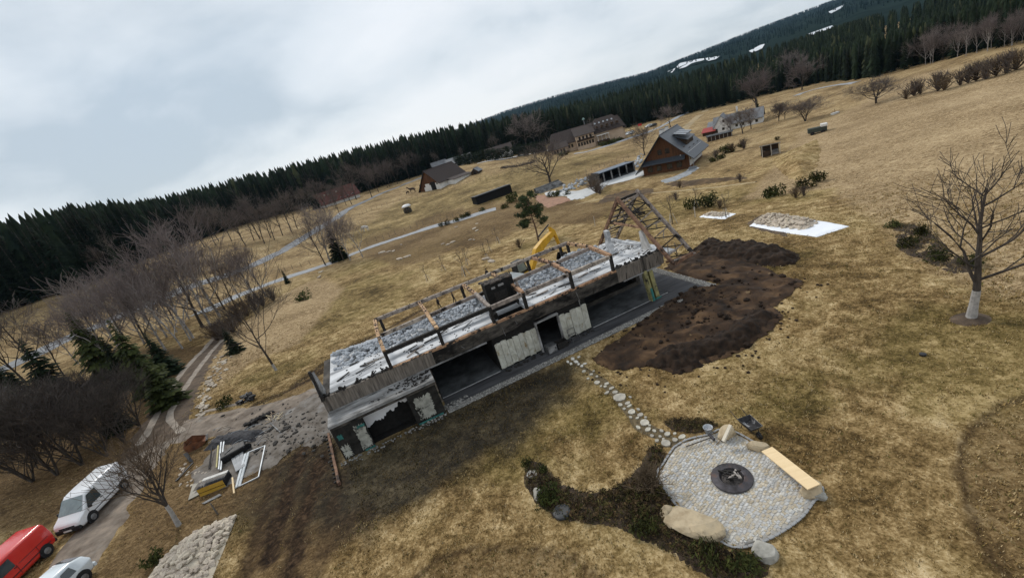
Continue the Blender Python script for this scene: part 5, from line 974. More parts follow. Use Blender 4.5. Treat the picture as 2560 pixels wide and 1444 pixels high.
def clump(V, Fc, c, r_, n, rr, flat=.7, leaf=.3):
    for k in range(n):
        d = Vector((rr.gauss(0, 1), rr.gauss(0, 1), rr.gauss(0, 1) * flat)).normalized() * (r_ * rr.uniform(.45, 1.05)); p = Vector(c) + d; u = Vector((rr.gauss(0, 1), rr.gauss(0, 1), rr.gauss(0, 1))).normalized(); w = u.orthogonal().normalized(); l_ = leaf * rr.uniform(.6, 1.3); o = len(V)
        V += [tuple(p - u * l_), tuple(p + w * l_ * .35), tuple(p + u * l_), tuple(p - w * l_ * .35)]; Fc += [(o, o + 1, o + 2), (o, o + 2, o + 3)]
def shrub_meshes(seed, n=260, m=None, leaf=.12, shape=(1, 1, .8)):
    rr = random.Random(seed); V, Fc = [], []
    for k in range(9): a = rr.uniform(0, 6.3); q = rr.uniform(0, .6); clump(V, Fc, (math.cos(a) * q * shape[0], math.sin(a) * q * shape[1], rr.uniform(.15, .65) * shape[2]), .38, n // 9, rr, .9, leaf)
    st = MB(); [st.path([(0, 0, -.05), (rr.uniform(-.3, .3), rr.uniform(-.3, .3), .4 * shape[2])], [.03, .012], 4) for _ in range(4)]
    a = st.mesh('stem'); a.materials.append(M_BARK); return [('foliage', np_mesh('foliage', V, Fc, m or M_SHRUB)), ('stem', a)]
def tuft_shrub(seed, n=40, m=None, h=1.0):
    rr = random.Random(seed); mb = MB()
    for k in range(n):
        a = rr.uniform(0, 6.3); s = abs(rr.gauss(0, .45)); d = Vector((math.cos(a) * math.sin(s), math.sin(a) * math.sin(s), math.cos(s))); L_ = h * rr.uniform(.6, 1.1); p1 = d * L_ * .5 + Vector((rr.gauss(0, .05), rr.gauss(0, .05), 0)); p2 = d * L_ + Vector((rr.gauss(0, .1), rr.gauss(0, .1), 0)); mb.path([(0, 0, 0), p1, p2], [.018 * h, .012 * h, .006 * h], 3)
        for q in range(4): f = rr.uniform(.4, 1); b = p1.lerp(p2, f); mb.path([b, b + (d + Vector((rr.gauss(0, .5), rr.gauss(0, .5), .2))).normalized() * L_ * .3], [.008 * h, .004 * h], 3)
    me = mb.mesh('stems'); me.materials.append(m or M_TWIGB); return [('stems', me)]

# the big bare tree on the right lawn, the lime-washed one on the left, the leaning one by the van
g, h_ = px_h(2427, 797, 420); parts = bare_meshes(h_, 33, .27, 15, 3, (.65, 1.1), .19, .6, (3, 5), .012, lfrac=.42, wob=.16, lime=1.9, wm=M_TWIGD); plant_tree('bare_tree', parts, g, 2.1, 1.0, 'bare lawn tree with a limewashed trunk standing alone at the right edge')
disc = patch('tree_disc', np.array([(g[0] + .9 * math.cos(a), g[1] + .75 * math.sin(a)) for a in np.linspace(0, 6.1, 16)]), M_TRACK, .06, .15, .1, lambda X, Y, S: smooth(0, .5, S) * .08, 6); structure(disc)
g, h_ = px_h(690, 925, 205); plant_tree('bare_tree', bare_meshes(h_, 47, .30, 14, 3, (.45, .95), .12, .5, (4, 6), .012, lfrac=.62, lime=1.3, wm=M_TWIGD), g, .4, 1.0, 'bare fan-shaped tree with a pale trunk beside the stony border')
g, h_ = px_h(447, 1312, 240); plant_tree('bare_tree', bare_meshes(h_, 53, .28, 18, 3, (.35, .8), .12, .5, (4, 6), .010, lfrac=.55, wm=M_TWIGB, lime=1.5), g, 1.2, 1.0, 'bare brown tree between the white van and the near stone pile')
# thicket on the left
KB = [bare_meshes(8, 300 + k, .2, 12, 3 if k < 3 else 4, (.35, .9), .10, .5, (5, 7) if k < 3 else (3, 4), .012, wm=M_TWIGP if k < 3 else M_TWIG, tm=M_BIRCH if k in (0, 2) else M_BARK, lfrac=.5) for k in range(6)]
KS = [bare_meshes(8, 340 + k, .08, 11, 3, (.4, 1.0), .09, .45, (5, 7), .013, stems=3, wm=M_TWIGD, lfrac=.5) for k in range(3)]
def scatter_bare(lst, kind, label, group, name='bare_tree', jit=0):
    for i, (u_, v_, hp_) in enumerate(lst):
        g, h_ = px_h(u_ + U(-9, 9), v_ + U(-5, 5), hp_ * U(.85, 1.15)); src = {'b': KB[:3], 'd': KB[3:], 's': KS}[kind]; plant_tree(name, src[i % len(src)], g, U(0, 6.3), (h_ / 8 * U(.9, 1.1),) * 2 + (h_ / 8,), label, 'tree', group)
scatter_bare([(492,842,240),(510,815,215),(548,793,220),(530,822,195),(560,775,175),(470,852,185),(672,742,155),(655,752,140),(640,760,130),(450,868,190),(590,768,140),(610,765,130)], 'b', 'slender bare birch with purplish twigs along the lane', 'birches along the lane')
scatter_bare([(330,905,225),(380,892,230),(420,878,220),(300,935,190),(270,900,170),(360,860,165),(410,845,160),(240,870,140),(200,905,130),(450,830,150),(320,850,150),(480,800,150),(280,850,130),(430,800,140),(520,760,130),(370,815,135)], 'b', 'purplish bare tree in the thicket left of the farm track', 'bare thicket left of the track')
scatter_bare([(150,1190,215),(212,1160,205),(262,1140,180),(100,1150,190),(60,1110,150),(205,1105,190),(310,1110,170),(350,1065,140),(262,1085,175),(140,1085,165),(300,1045,140),(90,1200,180)], 's', 'dark many-stemmed bare bush tree behind the white van', 'dark bush trees behind the white van')
scatter_bare([(110,930,180),(60,960,190),(20,985,170),(-30,1010,170),(160,940,130)], 'd', 'bare roadside tree at the left edge beside the road', 'bare trees at the left edge')
scatter_bare([(535,612,90),(556,606,95),(585,603,95),(606,601,90),(628,599,95),(648,596,90),(676,592,95),(700,586,95),(722,578,85),(742,576,90),(510,615,90),(770,570,70),(690,600,80),(660,605,80),(615,612,80)], 'd', 'bare tree in the row between the road and the forest', 'bare tree row before the forest')
scatter_bare([(823,659,125),(812,664,120),(878,648,110),(900,640,100),(862,655,110)], 'b', 'thin bare birch beside the dark spruce on the lane', 'birches beside the lane spruce')
scatter_bare([(878,516,62),(855,532,56),(925,490,70),(895,500,80),(945,484,62),(965,472,58),(980,462,66),(1000,455,62),(1020,448,60),(1040,442,56),(1062,432,50),(1085,425,44),(1100,418,42),(1130,402,40),(1165,394,36),(935,474,58),(955,462,58),(840,510,56),(800,528,60),(826,524,66),(858,515,60),(780,533,56),(815,530,52),(845,522,50)], 'd', 'bare broadleaf tree on the road between the red roof and the barn', 'bare trees along the road to the barn')
for k, (u_, v_, hp_, lab, kd) in enumerate([(1376,459,88,'big round bare oak on the meadow left of the carport',1),(1612,388,60,'bare tree left of the timber house',1),(1676,318,46,'purple-brown round tree beyond the timber house roof',0),(1893,275,78,'broad purple-brown bare tree above the white farmhouse',0),(1857,334,52,'bare tree in front of the white farmhouse',1),(1947,303,38,'low orchard tree nearest the white farmhouse',1),(1962,298,36,'low orchard tree, middle of the three right of the farmhouse',1),(2013,303,46,'low spreading orchard tree, right of the three by the farmhouse',1),(2190,259,52,'wide spreading willow on the right meadow',1),(1985,215,70,'bare tree at the edge of the right wood',0),(2005,225,60,'bare tree beside the wood road',0),(1318,372,75,'tall pale bare tree in front of the dark forest',0),(1828,336,40,'small bare tree before the white farmhouse gable',0),(1878,322,46,'bare tree before the right end of the white farmhouse',0)]):
    g, h_ = px_h(u_, v_, hp_); pr_ = bare_meshes(8, 500 + k, .2, 14, 4, (.5, 1.15), .28 if k in (0, 3) else .2, .35, (4, 5), .016, wm=(M_TWIGP if kd == 0 else M_TWIG), lfrac=.6, stems=2 if k in (5, 7, 8) else 1); w_ = 1.0 if k not in (7, 8) else 1.5
    plant_tree('bare_tree', pr_, g, U(0, 6), (h_ / 8 * w_, h_ / 8 * w_, h_ / 8), lab)
BUSH = [tuft_shrub(700 + k, 60, M_TWIGB if k % 2 else M_TWIG) for k in range(4)]
def bushes(lst, label, group, name='bare_bush'):
    for i, (u_, v_, hp_) in enumerate(lst): g, h_ = px_h(u_, v_, hp_); plant_tree(name, BUSH[i % 4], g, U(0, 6), (h_ * U(1, 1.4), h_ * U(1, 1.4), h_), label, 'bush', group)
bushes([(2285,240,34),(2265,248,22),(2345,228,40),(2360,226,36),(2420,208,40),(2440,203,40),(2465,198,42),(2490,190,42),(2515,184,44),(2540,176,46),(2400,214,30),(2300,236,24)], 'bare brown bush in the hedge on the right meadow', 'meadow hedge bushes')
bushes([(1600,790 - 250,20),(1300,620,22),(1690,500,18),(1800,520,20),(1850,455,18),(1990,495,26),(2010,490,20),(1745,390,18),(1790,395,18),(1830,380,20),(1860,372,22),(1700,470,16),(1480,470,30),(1492,482,30),(1500,485,26)], 'small bare shrub planted on the slope by the timber house', 'bare shrubs on the house slope')
bushes([(640,775,40),(620,790,40),(660,765,36),(600,805,40),(685,752,34),(585,830,40),(560,845,44),(545,850,40)], 'bare reddish shrub beside the start of the farm track', 'shrubs at the start of the track')
# saplings tied to stakes
SAP = bare_meshes(3, 811, .4, 9, 2, (.4, .8), .028, .5, (3, 5), .008, lfrac=.4); M_STAKE = mat('pale_stake', (.50, .46, .40), (.34, .31, .27), 3, .9)
for i, (u_, v_, hp_, lab) in enumerate([(1070,702,48,'staked sapling nearest the three men behind the house'),(1111,676,44,'staked sapling just right of the lowest one behind the house'),(1164,689,74,'tallest staked sapling on the lawn behind the house'),(1170,662,50,'staked sapling behind the tallest one'),(1220,653,56,'staked sapling with flat stones at its foot'),(1226,629,40,'staked sapling above the one with flat stones'),(1247,608,46,'staked sapling nearest the green pine'),(1815,545,70,'bare sapling standing on the small white sheet'),(1682,560,80,'thin bare sapling right of the charred gable'),(1742,522,60,'bare sapling beside the round evergreen shrubs')]):
    g, h_ = px_h(u_, v_, hp_); t = plant_tree('sapling', SAP, g, U(0, 6), h_ / 3, lab, 'sapling')
    for a in (0, 2.1, 4.2): MB().tube((.45 * math.cos(a), .45 * math.sin(a), 0), (.12 * math.cos(a), .12 * math.sin(a), 1.05), .03, .03, 5).build('stake', M_STAKE, t)
for i, (u_, v_, lab) in enumerate(((1738, 543, 'leaning pale wooden post left of the small white sheet'), (1678, 572, 'pale wooden post right of the charred gable'), (1488, 566, 'short pale post left of the charred gable'))): g, h_ = px_h(u_, v_, 26); tag(MB().tube((0, 0, -.1), (.1, .05, h_), .06, .05, 7).build('wooden_post', M_STAKE, None, loc=g), lab, 'post')
# pine behind the house
g, h_ = px_h(1347, 604, 122); rr = random.Random(5); mb = MB(); V, Fc = [], []; mb.path([(0, 0, -.1), (.1, 0, h_ * .3), (-.05, .1, h_ * .6), (.1, 0, h_ * .95)], [.17, .14, .09, .03], 8)
for k in range(34):
    f = rr.uniform(.24, .97); a = rr.uniform(0, 6.3); L_ = h_ * .40 * (1 - .75 * (f - .24)) * rr.uniform(.55, 1); b = Vector((.05, 0, h_ * f)); e_ = b + Vector((math.cos(a) * L_, math.sin(a) * L_, L_ * rr.uniform(.0, .25))); mb.path([b, b.lerp(e_, .5) + Vector((0, 0, -.1)), e_], [.05, .035, .012], 4)
    for q in range(4): c = b.lerp(e_, rr.uniform(.5, 1.05)); clump(V, Fc, c + Vector((rr.gauss(0, .2), rr.gauss(0, .2), .1)), rr.uniform(.35, .62), 42, rr, .55, .20)
a = mb.mesh('trunk'); a.materials.append(M_PBARK); plant_tree('pine_tree', [('trunk', a), ('crown', np_mesh('crown', V, Fc, M_PINEN))], g, 0, 1.0, 'green pine with a reddish trunk on the lawn behind the house')
# spruces on the left
SPN = [spruce_meshes(10, 2.3, 900 + k, 40, 9, None, .03, 5) for k in range(3)]
M_SPR2 = mat('young_spruce_needles', (.050, .060, .016), (.014, .019, .007), 1.1, .9, rnd=.2, spec=.15); SPY = [spruce_meshes(10, 2.9, 930 + k, 42, 10, M_SPR2, .02, 5) for k in range(2)]
for i, (u_, v_, hp_, w_, lab) in enumerate([(275,940,185,1.0,'tall green spruce left of the farm track'),(385,975,204,1.0,'leaning green spruce nearest the farm track'),(340,728,127,1.3,'dark spruce standing alone before the forest field'),(852,650,95,1.3,'dark spruce on the lane beside thin birches'),(30,980,110,1.3,'small dark spruce at the left edge by the grey roof'),(795,520,60,1.5,'dark spruce left of the red-roofed house'),(720,708,40,1.0,'small dark spruce at the lane edge'),(1897,300,52,.8,'narrow dark conifer right of the white farmhouse'),(300,1075,120,1.4,'low dark spruce behind the bush trees'),(425,1010,130,1.5,'dark bushy spruce at the bend of the farm track'),(590,880,70,1.6,'low evergreen at the start of the farm track'),(150,985,165,1.3,'dark spruce left of the tall green one'),(425,935,120,1.5,'dark spruce among the birches above the track bend'),(85,1020,130,1.4,'dark spruce above the bush trees at the far left'),(330,960,140,1.3,'dark spruce between the two green ones')]):
    g, h_ = px_h(u_, v_, hp_); src = (SPY if i in (0, 1, 9) else SPN)[i % 2]; plant_tree('spruce_tree', src, g, U(0, 6), (h_ / 10 * w_, h_ / 10 * w_, h_ / 10), lab)
# evergreen shrubs
SHR = [shrub_meshes(950 + k, 330) for k in range(4)]
for i, (u_, v_, hp_, lab) in enumerate([(1770,517,44,'round evergreen shrub right of the charred gable'),(1735,520,34,'darker evergreen shrub beside the round one'),(1932,490,42,'young pine on the grass below the earth bank'),(2013,470,36,'evergreen shrub higher up the earth bank'),(2046,455,34,'topmost evergreen shrub on the earth bank'),(1380,1243,56,'evergreen shrub beside the upright stone in the bed'),(1362,1262,34,'small evergreen shrub below the upright stone'),(1316,1160,26,'small shrub at the left tip of the bed'),(1362,1178,24,'small shrub beside the round stone lid'),(1605,1330,60,'dark evergreen shrub in the middle of the bed'),(1780,1390,76,'dark evergreen shrub below the long flat boulder'),(1862,1430,66,'evergreen shrub at the bottom edge below the circle'),(388,1408,44,'small evergreen shrub left of the near stone pile'),(562,1018,34,'round evergreen shrub beside the drive'),(758,750,34,'small green shrub on the slope left of the house'),(2232,570,26,'leftmost evergreen in the bed behind the bare lawn tree'),(2300,588,34,'second evergreen in the bed behind the bare lawn tree'),(2264,618,36,'third evergreen in the bed behind the bare lawn tree'),(2345,650,42,'fourth evergreen in the bed behind the bare lawn tree'),(2425,665,40,'evergreen nearest the trunk of the bare lawn tree'),(1812,383,26,'large garden evergreen right of the timber house'),(1828,380,20,'smaller garden evergreen right of the timber house'),(1803,397,18,'low garden evergreen below the large one'),(1780,405,16,'dark low evergreen by the garden path'),(1852,368,14,'small evergreen on the garden edge'),(1942,350,12,'tiny evergreen on the garden rim'),(1418,487,16,'evergreen bush on the clay bank'),(1378,492,18,'dark evergreen bush left on the clay bank'),(1392,490,18,'dark evergreen bush in the middle of the clay bank'),(1280,505,30,'dark evergreen beside the black shed'),(1262,520,18,'small evergreen below the black shed'),(1206,528,14,'first lane evergreen'),(1172,541,16,'second lane evergreen'),(1160,545,14,'third lane evergreen'),(1144,552,16,'fourth lane evergreen'),(1120,561,16,'fifth lane evergreen'),(1104,566,14,'sixth lane evergreen')]):
    if 'lane evergreen' in lab: lab = 'low evergreen along the lane, ' + lab.split()[0] + ' from the black shed'
    g, h_ = px_h(u_, v_, hp_); plant_tree('evergreen_shrub', SHR[i % 4], g, U(0, 6), (h_ * .85, h_ * .85, h_), lab, 'shrub')
# ------------------------------------------------------------------ planting beds and dry grass
M_MULCH = mat('bed_mulch', (.075, .053, .034), (.02, .014, .010), 3.5, .95, .5, detail=9, spots=((.20, .16, .11), 5, .66, .06))
Z3 = lambda x, y: (1250 + x / 2.472, 860 + y / 2.472)
BED1 = gpoly([Z3(*p) for p in [(140,720),(200,705),(280,735),(330,790),(400,860),(500,898),(600,904),(700,884),(800,815),(870,725),(910,640),(960,615),(1020,650),(1050,685),(1015,745),(985,800),(1015,870),(1055,940),(1095,1000),(1200,1100),(1335,1200),(1420,1262),(1560,1265),(1680,1330),(1700,1400),(1640,1480),(1400,1480),(1300,1460),(1150,1385),(1000,1295),(880,1225),(750,1155),(640,1132),(520,1122),(420,1105),(330,1095),(300,1040),(210,990),(150,880)]])
BED2 = gpoly([Z3(*p) for p in [(1000,490),(1040,460),(1150,453),(1300,468),(1375,500),(1335,535),(1200,572),(1150,562),(1060,540)]])
BED3 = gpoly([(2225,555),(2290,560),(2340,590),(2400,640),(2450,670),(2440,690),(2370,680),(2300,650),(2245,625)])
BED4 = gpoly([(1862,560),(1885,545),(1905,535),(1960,545),(1975,596),(1930,585),(1890,575)])
for nm, P in (('planting_bed', BED1), ('planting_bed', BED2), ('planting_bed', BED3)): structure(patch(nm, P, M_MULCH, .045, .16, .12, lambda X, Y, S: (fbm(X * 2.4, Y * 2.4, 33, 3) - .5) * .12 * smooth(0, .4, S), 8))
structure(patch('turned_soil', BED4, M_TRACK, .03, .2, .2))
V, Fc, Cc = [], [], []; rr = random.Random(77)
for P, n in ((BED1, 2700), (BED2, 460), (BED3, 420)):
    k = 0
    while k < n:
        xs = np.array([rr.uniform(P[:, 0].min(), P[:, 0].max()) for _ in range(400)]); ys = np.array([rr.uniform(P[:, 1].min(), P[:, 1].max()) for _ in range(400)]); S = sdf(P, xs, ys); zs = terr(xs, ys)
        for x, y, s, z in zip(xs, ys, S, zs):
            if s < .12 or k >= n: continue
            if s < .4 and rr.random() < .4: continue
            k += 1; o0 = len(V); den = float(vnoise(x * .9, y * .9, 5)); h = .05 + .17 * den * rr.random(); clump(V, Fc, (x, y, z + .08 + h * .4), .09, 5, rr, .8, h * .55)
            c = rr.choice(((.5, .45, .2), (.28, .30, .10), (.75, .55, .33), (.40, .27, .18), (.2, .16, .1))); Cc += [(c[0], c[1], c[2], 1)] * (len(V) - o0)
tag(link('ground_cover', np_mesh('ground_cover', V, Fc, mat('bed_leaves', (.22, .20, .15), (.08, .07, .05), 3, .95, attr='tone'), False, {'tone': Cc})), 'low brown and olive ground cover plants in the beds', 'ground cover', kind='stuff')
g, h_ = px_h(*Z3(930, 900), 60); plant_tree('twig_bush', tuft_shrub(790, 130, M_TWIGB), g, 0, (h_ * 1.3, h_ * 1.3, h_), 'round bare twig bush at the left edge of the cobbled circle', 'bush')
# dry grass tufts over the lawn and meadow near the camera
rs = np.random.RandomState(5); n = 150000
rad = 9 + 62 * rs.rand(n) ** .75; az = rs.uniform(-1.0, 1.12, n); X = rad * np.sin(az); Y = rad * np.cos(az)
s_ = (X - HO[0]) * HU[0] + (Y - HO[1]) * HU[1]; t_ = (X - HO[0]) * HW[0] + (Y - HO[1]) * HW[1]
ok = (rs.rand(n) > .97 * smooth(38, 70, rad))
ok &= ~((s_ > -.6) & (s_ < 30.3) & (t_ > -.6) & (t_ < 9.5))
ok &= sdf(SD_DUG, X, Y) < -.1
for P in (PAT, BED1, BED2): ok &= sdf(P, X, Y) < .05
for P in (MUDZ, VERGE, RAMPZ, WILD): ok &= (sdf(P, X, Y) < 0) | (rs.rand(n) > .85)
DRV = [gpoly(p) for p in ([(60,1560),(205,1380),(262,1290),(318,1205),(368,1130),(418,1085),(520,1062),(620,1045),(720,1018),(815,965)], [(380,1120),(415,1045),(455,975),(500,905),(535,865),(600,780)], [(560,1170),(640,1100),(740,1050),(820,1040)])]
ok &= (segdist(DRV[0], X, Y) > 2.2) & (segdist(DRV[1], X, Y) > 1.6) & (segdist(DRV[2], X, Y) > 2.2)
for P in TRK: ok &= segdist(P, X, Y) > .55
X, Y = X[ok], Y[ok]; rad = rad[ok]; Z = terr(X, Y); m_ = len(X)
sd_s = sdf(SOOT, X, Y); dens = vnoise(X * .5, Y * .5, 66) * .6 + vnoise(X * 2, Y * 2, 67) * .4
inm = np.maximum(sdf(MEADOW, X, Y), np.maximum(sdf(LBANK, X, Y), np.maximum(sdf(ARC1, X, Y), sdf(ARC2, X, Y)))) > 0; hh = (.035 + .06 * dens * rs.rand(m_)) * np.where(inm, 1.3, 1.0) * (1 + rad / 90)
VV = []; 
for b in range(3):
    a = rs.uniform(0, 6.283, m_); w = hh * .22 + .006; ox, oy = rs.normal(0, .05, m_), rs.normal(0, .05, m_); lx, ly = np.cos(a + 1.4) * hh * .7, np.sin(a + 1.4) * hh * .7
    VV += [np.stack([X + ox - np.cos(a) * w, Y + oy - np.sin(a) * w, Z - .01], -1), np.stack([X + ox + np.cos(a) * w, Y + oy + np.sin(a) * w, Z - .01], -1), np.stack([X + ox + lx, Y + oy + ly, Z + hh], -1)]
VV = np.stack(VV, 1).reshape(-1, 3); FF = np.arange(len(VV)).reshape(-1, 3)
straw = np.array([(.80, .58, .28), (.62, .43, .18), (.95, .73, .41), (.38, .27, .10), (.28, .25, .08)]); ci = rs.choice(5, m_, p=(.30, .28, .16, .16, .10)); cc = straw[ci] * rs.uniform(.7, 1.15, (m_, 1)); cc = np.where((sd_s > 0)[:, None], cc * .35, cc)
cc = np.concatenate([cc, np.ones((m_, 1))], 1); cc = np.repeat(cc, 9, axis=0)
tag(link('dry_grass', np_mesh('dry_grass', VV, FF, mat('dry_grass_blades', (.58, .58, .58), (.40, .40, .40), 2, .95, attr='tone', spec=.05), False, {'tone': cc})), 'short dry straw-coloured grass of the lawn and meadow', 'grass', kind='stuff')
# ------------------------------------------------------------------ excavator, people, animals behind the house
M_CAT = mat('machine_yellow', (.62, .36, .03), (.48, .27, .025), 2, .5, .05); M_MBLK = mat('machine_black', (.025, .025, .027), None, 4, .5); M_HYD = mat('hydraulic_rod', (.6, .6, .6), None, 3, .3, 0, .8)
eg = gp(1318, 716); aim = gp(1400, 672); ea = math.atan2(aim[1] - eg[1], aim[0] - eg[0]); EX = thing('excavator', 'yellow tracked excavator with a folded boom behind the burnt house', 'excavator', eg, ea); EX.scale = (1.2, 1.2, 1.2)
for y in (-.95, .95):
    tr = MB().add([(x, y + o, z) for o in (-.22, .22) for x, z in ((-1.5, .35), (-1.25, .05), (1.25, .05), (1.5, .35), (1.25, .70), (-1.25, .70))], [(0, 1, 2, 3, 4, 5), (11, 10, 9, 8, 7, 6)] + [(i, 6 + i, 6 + (i + 1) % 6, (i + 1) % 6) for i in range(6)]).build('track', M_MBLK, EX)
    for k in range(9): MB().box((-1.2 + .3 * k, y, .72), (.06, .46, .03)).build('track_pad', M_STEEL, tr)
MB().b2(-1.0, 1.0, -.7, .7, .35, .8).build('chassis', M_MBLK, EX); bd = MB().b2(-2.0, 1.0, -1.15, 1.15, .85, 1.35).build('body', M_CAT, EX, bevel=.06)
MB().b2(-2.05, -.6, -1.1, 1.1, 1.36, 1.85).build('engine_cover', mat('grey_hood', (.30, .33, .34), (.22, .24, .25), 2, .5), EX, bevel=.1); MB().b2(-2.2, -1.9, -1.12, 1.12, .8, 1.7).build('counterweight', M_CAT, EX, bevel=.1); MB().tube((-1.2, .6, 1.85), (-1.2, .6, 2.2), .06, .06, 8).build('exhaust', M_MBLK, EX)
cb = MB().add([(-.5, .25, 1.36), (.95, .25, 1.36), (.95, 1.12, 1.36), (-.5, 1.12, 1.36), (-.45, .3, 2.75), (.6, .3, 2.75), (.6, 1.08, 2.75), (-.45, 1.08, 2.75)], [(3, 2, 1, 0), (4, 5, 6, 7), (0, 1, 5, 4), (1, 2, 6, 5), (2, 3, 7, 6), (3, 0, 4, 7)]).build('cab', M_MBLK, EX, bevel=.04)
MB().add([(.97, .32, 1.5), (.97, 1.05, 1.5), (.66, 1.0, 2.6), (.66, .36, 2.6)], [(0, 1, 2, 3)]).build('cab_window', M_GLASSL, EX); MB().add([(-.3, .235, 1.6), (.8, .235, 1.6), (.52, .28, 2.6), (-.3, .28, 2.6)], [(0, 1, 2, 3)]).build('cab_window', M_GLASSL, EX)
def boom(nm, P, w0, w1, m, y=-.1, wd=.34): 
    mb = MB(); n_ = len(P)
    for (x0, z0, a0), (x1, z1, a1) in zip(P[:-1], P[1:]): mb.add([(x0, y - wd / 2, z0 - a0), (x1, y - wd / 2, z1 - a1), (x1, y + wd / 2, z1 - a1), (x0, y + wd / 2, z0 - a0), (x0, y - wd / 2, z0 + a0), (x1, y - wd / 2, z1 + a1), (x1, y + wd / 2, z1 + a1), (x0, y + wd / 2, z0 + a0)], [(3, 2, 1, 0), (4, 5, 6, 7), (0, 1, 5, 4), (1, 2, 6, 5), (2, 3, 7, 6), (3, 0, 4, 7)])
    return mb.build(nm, m, EX)
boom('boom', [(.9, 1.3, .3), (2.1, 2.75, .5), (3.2, 3.3, .42), (5.0, 3.95, .22)], 0, 0, M_CAT, wd=.5); boom('stick', [(4.75, 4.35, .25), (5.2, 3.7, .42), (5.6, 1.5, .22)], 0, 0, M_CAT, wd=.42)
MB().tube((1.4, -.1, 1.4), (2.3, -.1, 2.5), .07, .07, 8).build('cylinder', M_HYD, EX); MB().tube((3.0, -.1, 4.2), (4.7, -.1, 4.9), .09, .07, 8).build('cylinder', M_MBLK, EX)
MB().add([(5.3, -.5, 1.6), (5.9, -.5, 1.4), (5.7, -.5, .7), (5.1, -.5, .5), (4.9, -.5, 1.0), (5.3, .3, 1.6), (5.9, .3, 1.4), (5.7, .3, .7), (5.1, .3, .5), (4.9, .3, 1.0)], [(0, 1, 2, 3, 4), (9, 8, 7, 6, 5), (0, 5, 6, 1), (1, 6, 7, 2), (2, 7, 8, 3), (3, 8, 9, 4)]).build('bucket', M_MBLK, EX)
# people: one skinned figure each, clothing and head as parts
def person(label, u_, v_, face, hpx, jacket, stride=.12, arm=.1, band=False):
    g, h = px_h(u_, v_, hpx); k = 1.62 / 1.78; P = thing('person', label, 'person', g, face); P.scale = (k,) * 3
    J = [(0, 0, .93), (0, .09, .90), (stride, .10, .50), (stride - .04, .11, .08), (stride + .12, .12, .03), (0, -.09, .90), (-stride * .6, -.10, .50), (-stride * 1.5, -.11, .09), (-stride * 1.5 + .15, -.12, .03), (0, 0, 1.20), (0, 0, 1.42), (0, 0, 1.52), (.01, 0, 1.66), (0, .19, 1.40), (-.02, .24, 1.13), (arm, .25, .90), (arm + .06, .24, .80), (0, -.19, 1.40), (-.02, -.24, 1.13), (arm * .6, -.25, .90), (arm * .6 + .06, -.24, .80), (.02, 0, 1.76)]
    E_ = [(0, 1), (1, 2), (2, 3), (3, 4), (0, 5), (5, 6), (6, 7), (7, 8), (0, 9), (9, 10), (10, 11), (11, 12), (12, 21), (10, 13), (13, 14), (14, 15), (15, 16), (10, 17), (17, 18), (18, 19), (19, 20)]
    R_ = [.15, .11, .075, .055, .05, .11, .075, .055, .05, .16, .15, .06, .10, .07, .055, .042, .04, .07, .055, .042, .04, .06]
    me = bpy.data.meshes.new('body'); me.from_pydata(J, E_, []); me.materials.append(jacket); b = link('body', me, P); md = b.modifiers.new('skin', 'SKIN')
    for i, sv_ in enumerate(me.skin_vertices[0].data): sv_.radius = (R_[i] * .9, R_[i]); sv_.use_root = (i == 0)
    b.modifiers.new('sub', 'SUBSURF').levels = 1; b.modifiers['sub'].render_levels = 2
    hd = MB().lathe((.02, 0, 1.56), [(.05, 0), (.085, .06), (.10, .14), (.085, .22), (.03, .26)], 12).build('head', mat('skin', (.40, .25, .18), None, 4, .7), P, True); MB().lathe((.0, 0, 1.70), [(.108, 0), (.105, .06), (.07, .12), (.02, .14)], 12).build('cap', M_BLACK, hd, True)
    MB().box((.11, 0, 1.68), (.03, .025, .04)).build('nose', MATS['skin'], hd)
    if band:
        for y in (-.11, .11): MB().tube((.02 + (stride if y > 0 else -stride) * .7, y, .32), (.02 + (stride if y > 0 else -stride) * .75, y, .38), .085, .085, 10).build('reflective_band', mat('reflective_band_mat', (.62, .62, .30), None, 4, .4), P)
M_JAK = mat('dark_navy_workwear', (.022, .022, .028), (.014, .014, .018), 3, .85)
person('person in dark work clothes with pale bands on the trousers, left of the two men', 1101, 772, 2.6, 29, M_JAK, .14, .12, True); person('person in dark work clothes walking, right of the two men', 1138, 757, .4, 29, M_JAK, .2, .16); person('person in dark clothes partly hidden behind the charred rear rail', 1222, 697, 1.2, 29, M_JAK, .05, .05)
